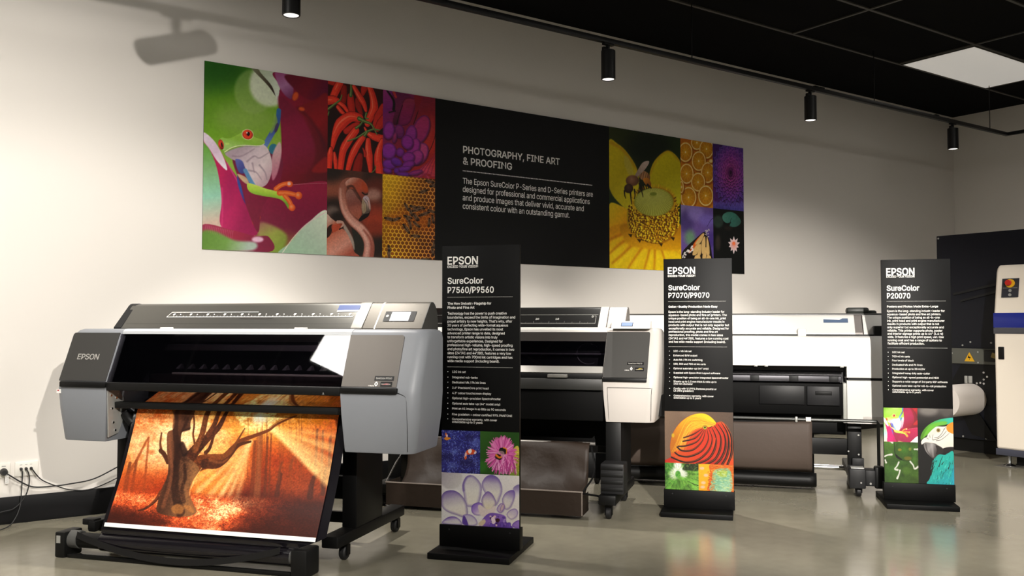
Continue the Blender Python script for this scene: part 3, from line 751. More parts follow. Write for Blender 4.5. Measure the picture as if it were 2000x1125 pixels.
def front_housing(parent, inner, outer, side, body_mat, slant, name='side_housing', low=None):
    """end housing of the printer: lower box, sloping face above it, rounded top"""
    def sec(z, yf, xi, xo, r):
        return rnd_section(min(xi, xo), max(xi, xo), yf, 0.30, z, r, side)
    s = side
    secs = [sec(0.538, 0.004, inner + 0.017 * s, outer - 0.032 * s, 0.05),
            sec(0.545, 0.0, inner + 0.016 * s, outer - 0.028 * s, 0.055),
            sec(0.70, -0.012, inner + 0.004 * s, outer - 0.006 * s, 0.055),
            sec(0.798, -0.018, inner, outer, 0.055),
            sec(0.832, ys_at(0.832, slant), inner, outer, 0.055),
            sec(1.05, ys_at(1.05, slant), inner, outer, 0.055),
            sec(1.074, ys_at(1.07, slant) + 0.006, inner, outer - 0.004 * s, 0.055),
            sec(1.087, ys_at(1.07, slant) + 0.018, inner, outer - 0.015 * s, 0.05),
            sec(1.093, ys_at(1.07, slant) + 0.036, inner, outer - 0.036 * s, 0.04)]
    mb = MB()
    mb.loft(secs)
    return mb.build(name, body_mat, parent, angle=30)


def slant_pt(slant, off):
    (z0, y0), (z1, y1) = slant
    L = math.hypot(z1 - z0, y1 - y0)
    ny, nz = -(z1 - z0) / L, (y1 - y0) / L

    def f(x, z):
        y = ys_at(z, slant)
        return (x, y + ny * off, z + nz * off)
    return f


def slab_on_slant(name, x0, x1, z0, z1, slant, thick, material, parent, r=0.012, corners=(1, 1, 1, 1), label=None):
    """rounded plate lying on the sloping front face"""
    out = []
    for (cx, cz, a0, on) in ((x0 + r, z0 + r, 180, corners[0]), (x1 - r, z0 + r, 270, corners[1]), (x1 - r, z1 - r, 0, corners[2]), (x0 + r, z1 - r, 90, corners[3])):
        if on:
            for i in range(5):
                a = R(a0 + 22.5 * i)
                out.append((cx + r * math.cos(a), cz + r * math.sin(a)))
        else:
            out.append((cx + r * (1 if a0 in (270, 0) else -1), cz + r * (1 if a0 in (0, 90) else -1)))
    lo, hi = slant_pt(slant, -0.004), slant_pt(slant, thick)
    mb = MB()
    mb.loft([[lo(x, z) for x, z in out], [hi(x, z) for x, z in out]])
    return mb.build(name, material, parent, label=label)


def plate_on(fn, pts, name, material, parent, label=None):
    """flat piece on a face given by fn(x, z)"""
    mb = MB()
    mb.face([fn(x, z) for x, z in pts])
    return mb.build(name, material, parent, label=label, angle=None)


COVER = [(1.098, 0.200), (1.217, 0.310)]     # sloping part of the top cover (z, y)
COVER_PROF = [(0.20, 1.03), (0.20, 1.098), (0.304, 1.2105), (0.316, 1.2195), (0.333, 1.224), (0.352, 1.222), (0.37, 1.213), (0.386, 1.198), (0.40, 1.172), (0.409, 1.14), (0.412, 1.10), (0.412, 1.03)]


def caster(parent, x, y, r=0.034, fork=True):
    c = MB()
    c.lathe([(0.0, -0.016), (r - 0.006, -0.016), (r, -0.01), (r, 0.01), (r - 0.006, 0.016), (0.0, 0.016)], (x, y, r), axis='x', seg=22)
    w = c.build('caster', M_rubber, parent)
    f = MB()
    f.box(x - 0.021, x + 0.021, y - 0.016, y + 0.016, 2 * r - 0.002, 2 * r + 0.012, 0.003)
    f.box(x - 0.022, x - 0.018, y - 0.012, y + 0.02, r - 0.012, 2 * r + 0.004).box(x + 0.018, x + 0.022, y - 0.012, y + 0.02, r - 0.012, 2 * r + 0.004)
    f.build('fork', M_black_satin, w)
    return w


def stand_leg(parent, xc, y0, y1, ztop, col_y0, col_y1, w=0.085, casters=(0.2, 0.8), lift=0.0):
    z0, z1 = 0.085, 0.14
    ft = MB().box(xc - w / 2, xc + w / 2, y0, y1, z0, z1, 0.006).build('foot', M_black_satin, parent)
    for y in casters:
        caster(ft, xc, y)
    MB().box(xc - w / 2 + 0.004, xc + w / 2 - 0.004, col_y0, col_y1, z1 - 0.003, ztop, 0.004).build('leg', M_black_satin, parent)


# ------------------------------------------------------------------ the grey printer in front
P1 = thing('wide_format_printer', 'grey wide-format printer at the left with the forest picture hanging out of it', 'printer', (1.740, 3.830, 0), ANG)
front_housing(P1, -0.017, 0.358, +1, M_grey, SLANT)
front_housing(P1, -1.287, -1.602, -1, M_grey, SLANT)
fp = slab_on_slant('front_panel', -0.016, 0.254, 0.834, 1.066, SLANT, 0.004, M_panel, P1, corners=(0, 0, 1, 0))
sp = slant_pt(SLANT, 0.0055)
lettering('model_lettering', [('SureColor P9560', 0.150, 0.868, 0.0085, 0.078)], M_textgrey, fp, plane=slant_pt(SLANT, 0.0062), bold=0.01)
plate_on(sp, [(0.143, 0.862), (0.237, 0.862), (0.237, 0.882), (0.143, 0.882)], 'model_plate', M_dark, fp)
plate_on(sp, [(0.176, 0.828 + 0.008), (0.232, 0.836), (0.232, 0.857), (0.176, 0.857)], 'badge', M_black, fp, label='small black badge with a red streak')
plate_on(slant_pt(SLANT, 0.0062), [(0.182, 0.843), (0.204, 0.850), (0.226, 0.847), (0.205, 0.845)], 'badge_mark', M_red, fp)
lettering('badge_lettering', [('PRECISION', 0.180, 0.8435, 0.005, 0.045)], M_textgrey, fp, plane=slant_pt(SLANT, 0.0066), bold=0.01)
mb = MB()
for a, b in (((0.148, 0.847), (0.155, 0.838)), ((0.155, 0.838), (0.162, 0.847)), ((0.162, 0.847), (0.155, 0.856)), ((0.155, 0.856), (0.148, 0.847))):
    dx, dz = b[0] - a[0], b[1] - a[1]
    L = math.hypot(dx, dz)
    px, pz = -dz / L * 0.0022, dx / L * 0.0022
    mb.face([sp(a[0] - px, a[1] - pz), sp(b[0] - px, b[1] - pz), sp(b[0] + px, b[1] + pz), sp(a[0] + px, a[1] + pz)])
mb.build('emblem', M_textwhite, fp, angle=None)
lettering('emblem_lettering', [('micro', 0.118, 0.8365, 0.005, 0.028)], M_textwhite, fp, plane=sp, bold=0.03)
fl = slab_on_slant('front_panel', -1.577, -1.298, 0.834, 1.072, SLANT, 0.004, mat('panel_dark_metal', '#4b4a48', 0.42, metal=0.6), P1, corners=(0, 0, 0, 1))
lettering('maker_lettering', [('EPSON', -1.507, 0.9385, 0.0265, 0.128)], M_textgrey, fl, plane=slant_pt(SLANT, 0.0055), bold=0.012)
MB().box(-0.016, 0.262, -0.030, 0.02, 0.8045, 0.8325, 0.006).build('trim_strip', M_black, P1)
MB().box(-1.560, -1.287, -0.030, 0.02, 0.8045, 0.8325, 0.006).build('trim_strip', M_black, P1)
# seam and door edge on the right housing
MB().tube([(0.262, -0.0185, 0.812), (0.285, -0.0185, 0.803), (0.303, -0.016, 0.785), (0.306, -0.010, 0.70), (0.306, 0.001, 0.55)], 0.0012, 6, 4).build('seam', M_dark, P1)
plate_on(lambda x, z: (x, -0.0190, z), [(-1.583, 0.772), (-1.556, 0.772), (-1.556, 0.792), (-1.583, 0.792)], 'sticker', M_line, P1, label='small white sticker with a red dot')
plate_on(lambda x, z: (x, -0.0194, z), [(-1.578, 0.782), (-1.568, 0.782), (-1.568, 0.789), (-1.578, 0.789)], 'sticker_mark', M_red, P1)
# bar along the top of the front cover
MB().prism([(0.094, 1.068), (0.098, 1.082), (0.112, 1.092), (0.130, 1.094), (0.185, 1.094), (0.185, 1.068)], -1.287, -0.017).build('cover_bar', M_bargrey, P1)
for x in (-1.075, -0.317):
    MB().box(x - 0.024, x + 0.024, 0.135, 0.18, 1.092, 1.101, 0.002).build('cover_hinge', M_line, P1)
# smoked front cover
gc = MB()
g0, g1 = slant_pt(SLANT, -0.006), slant_pt(SLANT, 0.0)
gc.loft([[g0(-1.292, 0.832), g0(-0.014, 0.832), g0(-0.014, 1.068), g0(-1.292, 1.068)], [g1(-1.292, 0.832), g1(-0.014, 0.832), g1(-0.014, 1.068), g1(-1.292, 1.068)]])
gc.build('front_cover', M_glass, P1)
MB().box(-1.287, -0.017, -0.022, 0.03, 0.792, 0.832, 0.006).build('cover_lip', M_black, P1)
lettering('cover_mark', [('A', -0.105, 0.797, 0.010, None)], M_textgrey, P1, y=-0.0226)
# inside of the print bay
MB().box(-1.30, 0.0, 0.36, 0.40, 0.66, 1.09).build('bay_back', M_inside, P1)
MB().box(-1.30, 0.0, 0.20, 0.40, 0.665, 0.70, 0.004).build('platen', M_inside, P1)
MB().box(-1.24, -0.02, 0.20, 0.26, 0.985, 1.015, 0.004).build('carriage_rail', M_rail, P1)
MB().box(-1.05, -0.03, 0.17, 0.19, 0.865, 0.874, 0.002).build('paper_guide', mat('guide_pale', '#c4b8b0', 0.45), P1)
for k in range(15):
    x = -1.03 + 0.0672 * k
    MB().loft([[(x - 0.010, 0.185, 0.892), (x + 0.010, 0.185, 0.892), (x + 0.010, 0.23, 0.892), (x - 0.010, 0.23, 0.892)],
               [(x - 0.002, 0.215, 0.915), (x + 0.004, 0.215, 0.915), (x + 0.004, 0.225, 0.915), (x - 0.002, 0.225, 0.915)]]).build('pinch_roller', M_rail, P1)
MB().box(-1.24, -0.02, 0.25, 0.34, 0.80, 0.86, 0.004).build('media_bed', mat('media_bed_brown', '#2c211f', 0.4), P1)
MB().box(-1.28, -0.02, 0.035, 0.085, 0.700, 0.732, 0.004).build('paper_eject_bar', M_black, P1)
# top cover
MB().prism(COVER_PROF, -1.405, -0.020).build('top_cover', M_silver, P1)
MB().prism([(y + (0.004 if y > 0.25 else -0.003), z + 0.003) for y, z in COVER_PROF], -1.428, -1.385).build('cover_end', M_dark, P1)
MB().prism([(y + (0.003 if y > 0.25 else -0.002), z + 0.002) for y, z in COVER_PROF], -0.075, -0.018).build('cover_end', mat('cover_trim_silver', '#8f8c86', 0.4, metal=0.6), P1)
cs = slant_pt(COVER, 0.0015)
MB().prism([(0.2215, 1.118), (0.2227, 1.1195), (0.2215, 1.1208), (0.2195, 1.1195)], -1.37, -0.075).build('cover_groove', M_black, P1)
rl = MB()
rl.face([cs(-1.149, 1.152), cs(-0.09, 1.152), cs(-0.09, 1.1545), cs(-1.147, 1.1545)])
rl.face([cs(-1.149, 1.152), cs(-1.146, 1.152), cs(-1.128, 1.178), cs(-1.131, 1.178)])
rl.face([cs(-1.131, 1.1765), cs(-0.62, 1.1765), cs(-0.62, 1.1785), cs(-1.131, 1.1785)])
for k in range(52):
    x = -1.11 + k * 0.02
    h = 0.010 if k % 5 == 0 else (0.006 if k % 2 else 0.004)
    rl.face([cs(x, 1.1545), cs(x + 0.0016, 1.1545), cs(x + 0.0016, 1.1545 + h), cs(x, 1.1545 + h)])
    if k % 5 == 0:
        rl.face([cs(x - 0.006, 1.163), cs(x + 0.006, 1.163), cs(x + 0.008, 1.171), cs(x - 0.004, 1.171)])
    elif k % 5 == 2:
        rl.face([cs(x - 0.004, 1.165), cs(x + 0.002, 1.164), cs(x + 0.002, 1.168), cs(x - 0.004, 1.169)])
rl.build('ruler_scale', M_textwhite, P1, angle=None)
plate_on(cs, [(-0.70, 1.144), (-0.545, 1.144), (-0.515, 1.1495), (-0.72, 1.1495)], 'grip_recess', M_panel, P1)
plate_on(cs, [(-0.186, 1.184), (-0.070, 1.186), (-0.070, 1.210), (-0.186, 1.210)], 'label_sticker', M_blue, P1, label='blue label on the top cover')
plate_on(cs, [(-0.186, 1.176), (-0.070, 1.178), (-0.070, 1.186), (-0.186, 1.184)], 'label_strip', M_textwhite, P1)
# operating unit at the right end of the top cover
MB().prism(COVER_PROF, -0.014, 0.045).build('cover_segment', M_brush, P1)
MB().prism([(y + (0.001 if y > 0.25 else -0.001), z + 0.001) for y, z in COVER_PROF], 0.045, 0.052).build('cover_line', M_line, P1)
cp = MB().prism(COVER_PROF, 0.052, 0.287).build('control_panel', M_brush, P1)
plate_on(cs, [(0.0775, 1.130), (0.237, 1.130), (0.237, 1.178), (0.0775, 1.178)], 'display_frame', M_black, cp)
plate_on(slant_pt(COVER, 0.0022), [(0.112, 1.1325), (0.208, 1.1325), (0.208, 1.1735), (0.112, 1.1735)], 'touchscreen', M_screen, cp, label='white lit touchscreen')
mb = MB()
bc = slant_pt(COVER, 0.003)
mb.face([bc(0.0935 + 0.008 * math.cos(a), 1.155 + 0.006 * math.sin(a)) for a in [k * math.pi / 6 for k in range(12)]])
mb.build('power_button', M_textgrey, cp, angle=None)
lettering('display_marks', [('-', 0.258, 1.160, 0.004, 0.012), ('o  o', 0.07, 1.122, 0.003, 0.014)], M_dark, cp, plane=slant_pt(COVER, 0.0022))
MB().prism([(y, z) for y, z in COVER_PROF], 0.2872, 0.2905).build('cover_end', mat('end_cap_grey', '#3b3a37', 0.5), P1)
# rear body and dark right flank
MB().box(-1.55, 0.22, 0.300, 0.46, 0.60, 1.03, 0.01).build('rear_body', M_black, P1)
MB().prism([(0.16, 0.56), (0.13, 0.80), (0.15, 1.06), (0.24, 1.07), (0.33, 1.06), (0.34, 0.75), (0.30, 0.55)], 0.265, 0.305).build('side_panel', M_black, P1)
MB().prism([(0.26, 0.965), (0.26, 1.035), (0.29, 1.058), (0.375, 1.05), (0.375, 0.94), (0.29, 0.945)], 0.28, 0.318).build('roll_holder', M_dark, P1)
lettering('port_labels', [('||||', 0, 0, 0.02, 0.03)], M_textgrey, P1, plane=lambda x, z: (0.3060, 0.255 + x, 0.575 + z), bold=0.01)
# bare metal brackets beside the paper path
brk = MB()
brk.prism([(-0.01, 0.80), (0.0, 0.56), (0.07, 0.575), (0.135, 0.70), (0.06, 0.80)], -1.289, -1.283)
bk = brk.build('metal_bracket', M_steel, P1)
sc = MB()
for y, z in ((0.012, 0.765), (0.05, 0.75), (0.02, 0.70), (0.03, 0.63), (0.045, 0.59)):
    sc.cyl((-1.283, y, z), (-1.279, y, z), 0.006, 10)
sc.build('screw', M_chrome, bk)
bk2 = MB().box(-0.075, 0.01, 0.15, 0.156, 0.575, 0.66, 0.001).build('metal_bracket', M_steel, P1)
sc = MB()
sc.cyl((-0.025, 0.150, 0.625), (-0.025, 0.144, 0.625), 0.018, 14).cyl((-0.055, 0.15, 0.60), (-0.055, 0.146, 0.60), 0.006, 10).cyl((-0.045, 0.15, 0.64), (-0.045, 0.146, 0.64), 0.005, 10)
sc.build('screw', M_black, bk2)
MB().cyl((-1.27, 0.10, 0.67), (-1.22, 0.10, 0.62), 0.024, 14).build('spring_knob', M_black, P1)
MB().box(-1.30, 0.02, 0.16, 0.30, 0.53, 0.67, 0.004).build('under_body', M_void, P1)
# stand
stand_leg(P1, -0.10, 0.05, 0.83, 0.54, 0.25, 0.55, casters=(0.20, 0.80))
stand_leg(P1, -1.40, 0.05, 0.83, 0.54, 0.25, 0.55, casters=(0.20, 0.80))
for z0, z1 in ((0.345, 0.40), (0.22, 0.335), (0.10, 0.155)):
    MB().box(-1.365, -0.13, 0.50, 0.53, z0, z1, 0.003).build('cross_beam', M_black_satin, P1)
MB().box(-0.245, -0.222, 0.495, 0.505, 0.10, 0.54).build('cable_post', M_black_satin, P1)
MB().cyl((-1.30, 0.46, 0.467), (-0.14, 0.46, 0.467), 0.009, 12).build('media_pipe', M_line, P1, label='pale pipe')
# take-up reel on the floor in front
tk = MB()
tk.cyl((-1.40, -0.10, 0.078), (-0.19, -0.10, 0.078), 0.036, 28)
ro = tk.build('take_up_roller', M_black_satin, P1)
for x0, x1 in ((-1.405, -1.345), (-0.215, -0.175)):
    MB().cyl((x0, -0.10, 0.080), (x1, -0.10, 0.080), 0.042, 24).build('roller_core', mat('core_grey', '#4b4b49', 0.5), ro)
for x0, x1, s in ((-1.452, -1.395, 1), (-0.185, -0.105, -1)):
    h = MB()
    h.box(x0, x1, -0.155, -0.035, 0.0, 0.122, 0.008)
    hb = h.build('roller_holder', M_black, P1)
    if s > 0:
        MB().box(x0 + 0.012, x0 + 0.034, -0.157, -0.154, 0.07, 0.105).build('holder_label', M_steel, hb)
MB().box(-1.39, -0.19, -0.145, -0.125, 0.002, 0.020, 0.003).build('floor_rail', M_black_satin, P1)
st = MB()
st.strip([(-0.141, 0.105), (-0.147, 0.082)], -1.33, -0.24, 40,
         sag=lambda s, k, p: (p[0] - 0.004 - 0.012 * math.sin(math.pi * s), p[1] + 0.018 - 0.085 * math.sin(math.pi * s) ** 0.9 + (0.006 if k < 0.5 else 0.0)))
st.build('strap', mat('webbing_black', '#121110', 0.75, spec=0.2), P1)
MB().box(-1.41, -1.34, -0.025, 0.03, 0.13, 0.16, 0.006).box(-1.37, -1.33, -0.03, 0.07, 0.10, 0.15, 0.006).build('tension_sensor', M_black, P1)


# the print itself: hangs from the paper slot, over a black leader film that runs to the reel
PAPER = [(0.270, 0.775), (0.175, 0.735), (0.100, 0.700), (0.072, 0.62), (0.046, 0.545), (0.018, 0.465), (-0.012, 0.390), (-0.046, 0.315), (-0.080, 0.245), (-0.112, 0.178), (-0.121, 0.158)]


def paper_pt(s, t):
    """s across 0..1, t down the sheet 0..1"""
    x = -1.190 + 1.110 * s
    k = t * (len(PAPER) - 1)
    i = min(int(k), len(PAPER) - 2)
    f = k - i

    def cr(p0, p1, p2, p3):
        return 0.5 * (2 * p1 + (p2 - p0) * f + (2 * p0 - 5 * p1 + 4 * p2 - p3) * f * f + (3 * p1 - p0 - 3 * p2 + p3) * f ** 3)
    P = [PAPER[max(0, i - 1)], PAPER[i], PAPER[i + 1], PAPER[min(len(PAPER) - 1, i + 2)]]
    return (x, cr(*[p[0] for p in P]), cr(*[p[1] for p in P]))


POSTER = thing('printed_poster', 'autumn forest print with a gnarled tree and sunbeams hanging out of the grey printer', 'poster', (1.740, 3.830, 0), ANG)
film = MB()
fp_ = [(y + 0.006, z - 0.003) for y, z in PAPER] + [(-0.122, 0.142), (-0.118, 0.132), (-0.120, 0.122)] + [(-0.10 + 0.044 * math.cos(a), 0.078 + 0.044 * math.sin(a)) for a in [R(100 + 20 * q_) for q_ in range(13)]]
rows = []
film.strip(fp_, -1.215, -0.035, 40, xf=lambda x, p: x if p[1] > 0.17 else (x - max(0.0, min(1.0, (0.17 - p[1]) / 0.06)) * 0.165 * (x + 1.215) / 1.18))
film.build('leader_film', M_film, POSTER, label='shiny black film below the picture')
wm = MB()
wm.strip([(-0.1225, 0.1755), (-0.1290, 0.158), (-0.1275, 0.157), (-0.121, 0.1745)], -1.192, -0.078, 4)
wm.build('white_edge', M_textwhite, POSTER, label='white bottom edge')

# ------------------------------------------------------------------ the dark and white printer behind the first sign
SL2 = [(0.80, -0.020), (1.07, 0.146)]
P2 = thing('wide_format_printer', 'dark printer with pale housings and a brown cloth basket, between the first two signs', 'printer', (3.541, 4.126, 0), ANG)
front_housing(P2, -0.012, 0.316, +1, M_offwhite, SL2)
front_housing(P2, -1.287, -1.575, -1, M_offwhite, SL2)
fp = slab_on_slant('front_panel', -0.010, 0.252, 0.800, 1.068, SL2, 0.004, M_paneldark, P2, corners=(0, 0, 1, 0))
slab_on_slant('front_panel', -1.55, -1.29, 0.800, 1.068, SL2, 0.004, M_paneldark, P2, corners=(0, 0, 0, 1))
sp = slant_pt(SL2, 0.0055)
sp2 = slant_pt(SL2, 0.0062)
plate_on(sp, [(0.130, 0.872), (0.228, 0.872), (0.228, 0.889), (0.130, 0.889)], 'model_plate', M_black, fp)
lettering('model_lettering', [('SureColor P9070', 0.136, 0.877, 0.007, 0.082)], M_textgrey, fp, plane=sp2, bold=0.01)
plate_on(sp, [(0.178, 0.838), (0.231, 0.838), (0.231, 0.858), (0.178, 0.858)], 'badge', M_black, fp)
plate_on(sp2, [(0.184, 0.843), (0.205, 0.853), (0.226, 0.851), (0.205, 0.847)], 'badge_mark', mat('badge_yellow', '#b6a33c', 0.4), fp)
lettering('badge_lettering', [('UltraChrome', 0.183, 0.844, 0.005, 0.042)], M_textgrey, fp, plane=slant_pt(SL2, 0.0066), bold=0.01)
plate_on(sp, [(0.148, 0.851), (0.156, 0.840), (0.164, 0.851), (0.156, 0.862)], 'emblem', M_textwhite, fp)
plate_on(sp2, [(0.153, 0.851), (0.156, 0.846), (0.159, 0.851), (0.156, 0.856)], 'emblem_hole', M_paneldark, fp)
lettering('emblem_lettering', [('micro', 0.118, 0.840, 0.005, 0.026)], M_textwhite, fp, plane=sp, bold=0.03)
MB().box(-0.010, 0.250, -0.028, 0.02, 0.776, 0.800, 0.004).build('trim_strip', M_black, P2)
dr = MB()
dr.tube([(0.016, -0.0178, 0.742), (0.016, -0.0125, 0.70), (0.022, 0.0, 0.55)], 0.0012, 6, 1).tube([(0.016, -0.0178, 0.742), (0.275, -0.0178, 0.742)], 0.0012, 6, 1).tube([(0.280, -0.0170, 0.742), (0.275, -0.010, 0.70), (0.270, 0.0012, 0.55)], 0.0012, 6, 1)
dr.build('door_seam', M_dark, P2)
MB().prism([(0.146, 1.066), (0.150, 1.080), (0.165, 1.094), (0.200, 1.096), (0.200, 1.066)], -1.287, -0.012).build('cover_bar', M_white, P2)
gc = MB()
g0, g1 = slant_pt(SL2, -0.006), slant_pt(SL2, 0.0)
gc.loft([[g0(-1.292, 0.862), g0(-0.014, 0.862), g0(-0.014, 1.068), g0(-1.292, 1.068)], [g1(-1.292, 0.862), g1(-0.014, 0.862), g1(-0.014, 1.068), g1(-1.292, 1.068)]])
gc.build('front_cover', M_glass, P2)
ss = slant_pt(SL2, 0.0005)
slab_on_slant('cover_reflection_strip', -1.287, -0.014, 1.012, 1.066, SL2, 0.002, mat('reflection_grey', '#35312f', 0.35), P2, r=0.004)  # grey slab stands in for the reflection along the top of the cover
slab_on_slant('cover_bar', -1.287, -0.014, 0.823, 0.861, SL2, 0.006, mat('satin_aluminium', '#cfccc6', 0.35, metal=0.55), P2, r=0.003, label='silver bar along the bottom of the cover')
MB().box(-1.287, -0.012, 0.0, 0.12, 0.790, 0.824, 0.003).build('cover_lip', M_black, P2)
MB().box(-0.345, -0.225, -0.035, 0.02, 0.796, 0.815, 0.003).build('grip_tab', mat('tab_grey', '#77756f', 0.4), P2)
MB().box(-1.287, -0.012, -0.035, 0.0, 0.725, 0.790, 0.004).build('paper_exit_panel', mat('exit_panel_grey', '#2a2a28', 0.45), P2)
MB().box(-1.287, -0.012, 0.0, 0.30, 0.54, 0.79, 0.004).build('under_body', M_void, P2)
MB().box(-1.30, 0.0, 0.36, 0.40, 0.66, 1.09).build('bay_back', M_inside, P2)
MB().box(-1.24, -0.02, 0.24, 0.29, 0.925, 0.935, 0.002).build('carriage_rail', M_rail, P2)
mb = MB()
ring = [(-0.16 + 0.075 * math.cos(a), 0.30, 0.93 + 0.065 * math.sin(a)) for a in [R(40 + 10 * k) for k in range(27)]]
mb.tube(ring, 0.003, 6, 1)
mb.build('ink_tube', M_rail, P2)
MB().prism(COVER_PROF, -1.405, -0.080).build('top_cover', mat('cover_black_metal', '#2c2c2b', 0.25, metal=0.5), P2)
MB().prism([(y + (0.003 if y > 0.25 else -0.002), z + 0.002) for y, z in COVER_PROF], -0.080, -0.030).build('cover_end', mat('cover_trim_pale', '#cbc6c0', 0.35), P2)
MB().prism(COVER_PROF, -0.024, 0.084).build('cover_segment', mat('cover_pale_grey', '#bdb8b3', 0.35), P2)
MB().prism(COVER_PROF, 0.0842, 0.088).build('cover_end', mat('end_cap_brown_grey', '#6d6661', 0.5), P2)
cs = slant_pt(COVER, 0.0015)
rl = MB()
for x0, x1, z0, z1 in ((-1.30, -0.09, 1.174, 1.1755), (-1.30, -0.10, 1.119, 1.1205), (-0.103, -0.101, 1.119, 1.168), (-0.113, -0.103, 1.166, 1.168)):
    rl.face([cs(x0, z0), cs(x1, z0), cs(x1, z1), cs(x0, z1)])
for k in range(118):
    x = -1.28 + k * 0.01
    h = 0.013 if k % 10 == 8 else (0.009 if k % 5 == 3 else 0.005)
    rl.face([cs(x, 1.1205), cs(x + 0.0012, 1.1205), cs(x + 0.0012, 1.1205 + h), cs(x, 1.1205 + h)])
rl.build('ruler_scale', M_textgrey, P2, angle=None)
lettering('ruler_figures', [('0', -0.129, 1.157, 0.012, 0.010), ('10', -0.36, 1.143, 0.011, 0.022), ('20', -0.49, 1.143, 0.011, 0.022), ('30', -0.62, 1.143, 0.011, 0.022)], M_textwhite, P2, plane=cs)
opu = MB().prism([(0.10, 1.090), (0.105, 1.094), (0.150, 1.134), (0.215, 1.134), (0.215, 1.090)], 0.020, 0.252).build('control_panel', M_white, P2)
op = slant_pt([(1.094, 0.105), (1.134, 0.150)], 0.001)
plate_on(op, [(0.076, 1.102), (0.150, 1.102), (0.150, 1.127), (0.076, 1.127)], 'display_frame', M_dark, opu)
plate_on(slant_pt([(1.094, 0.105), (1.134, 0.150)], 0.0016), [(0.080, 1.105), (0.146, 1.105), (0.146, 1.124), (0.080, 1.124)], 'display', M_lcd, opu, label='small blue-grey display')
MB().box(-1.53, 0.28, 0.300, 0.46, 0.60, 1.03, 0.01).build('rear_body', M_black, P2)
MB().prism([(0.20, 0.56), (0.19, 0.80), (0.20, 1.06), (0.30, 1.07), (0.44, 1.06), (0.47, 0.75), (0.43, 0.55)], 0.27, 0.308).build('side_panel', M_black, P2)
stand_leg(P2, 0.045, -0.20, 0.52, 0.54, 0.02, 0.40, casters=(-0.145, 0.405), w=0.10)
stand_leg(P2, -1.36, -0.20, 0.52, 0.54, 0.02, 0.40, casters=(-0.145, 0.405), w=0.10)
for z0, z1 in ((0.345, 0.53), (0.14, 0.30)):
    MB().box(-1.31, -0.005, 0.36, 0.39, z0, z1, 0.003).build('cross_beam', M_black_satin, P2)
adj = MB().box(0.0, 0.135, -0.16, -0.02, 0.142, 0.315, 0.006).build('tool_box', M_dark, P2, label='small dark louvred box on the foot')
sl = MB()
for k in range(4):
    sl.box(0.004, 0.131, -0.164, -0.158, 0.16 + 0.04 * k, 0.180 + 0.04 * k, 0.002)
sl.build('louvre', M_black, adj)
# cloth basket: hangs from a rod, folds forward into a box standing on the floor
MB().cyl((-1.30, 0.05, 0.398), (-0.07, 0.05, 0.398), 0.010, 12).build('basket_rod', mat('rod_grey', '#8b8883', 0.35, metal=0.5), P2)
bs = MB()
prof = [(0.05, 0.409), (0.034, 0.395), (0.028, 0.36), (0.020, 0.31), (0.006, 0.26), (-0.02, 0.21), (-0.07, 0.16), (-0.13, 0.115), (-0.20, 0.085)]
rng = random.Random(5)
ph = [rng.uniform(0, 6.28) for _ in range(8)]
bs.strip(prof, -1.275, -0.10, 48, sag=lambda s, k, p: (
    p[0] - 0.026 * math.sin(math.pi * min(1, k * 1.5)) * (0.4 + 0.6 * math.sin(3.1 * s * math.pi + ph[0] + 3 * k)) + 0.010 * math.sin(23 * s + ph[1] + 7 * k) * k + 0.006 * math.sin(41 * s + ph[4] - 9 * k) * k,
    p[1] + (0.010 * math.sin(11 * s + ph[2]) + 0.006 * math.sin(31 * s + ph[3])) * k * (1 - k) * 4 - (0.10 * max(0, 0.12 - s) / 0.12 if s < 0.12 else 0) * (1 - k)))
bsk = bs.build('cloth_basket', M_fabric, P2, angle=80)
sol = bsk.modifiers.new('thickness', 'SOLIDIFY')
sol.thickness = 0.002
bx = MB()
bx.box(-1.305, -0.092, -0.232, -0.228, 0.022, 0.158).box(-1.305, -1.301, -0.228, -0.02, 0.022, 0.158).box(-0.096, -0.092, -0.228, -0.05, 0.022, 0.13).box(-1.301, -0.096, -0.228, -0.02, 0.022, 0.026)
bx.build('basket_tray', M_fabric, P2)
MB().cyl((-1.31, -0.230, 0.158), (-0.088, -0.230, 0.158), 0.0045, 8).cyl((-0.094, -0.230, 0.025), (-0.094, -0.230, 0.158), 0.0035, 8).build('tray_edge', mat('edge_binding', '#8d827a', 0.4), P2)
MB().tube([(-1.285, 0.04, 0.34), (-1.31, -0.06, 0.26), (-1.315, -0.20, 0.16)], 0.004, 8).build('tray_wire', M_chrome, P2)
MB().tube([(-0.09, 0.04, 0.38), (-0.05, -0.08, 0.25), (-0.088, -0.22, 0.16)], 0.006, 8).tube([(-0.085, -0.225, 0.15), (-0.01, -0.12, 0.12)], 0.006, 8).build('tray_wire', M_black, P2)
# loose leads at the back, seen past the left side of the first sign
cb = MB()
cb.tube([(-1.10, 0.02, 0.80), (-1.03, -0.03, 0.76), (-1.03, -0.03, 0.70), (-1.08, -0.01, 0.66)], 0.004, 6)
cb.build('cable', M_rubber, P2)

# ------------------------------------------------------------------ the large white printer
P3 = thing('wide_format_printer', 'extra-wide white printer at the back between the second and third signs', 'printer', (5.235, 3.615, 0), ANG)
X0, X1 = -2.03, 0.36
fr = MB()
fr.prism([(0.15, 0.832), (0.148, 0.92), (0.156, 1.0), (0.175, 1.028), (0.20, 1.036), (0.42, 1.036), (0.42, 0.832)], X0, -0.030)
fr.build('front_cover', M_white, P3)


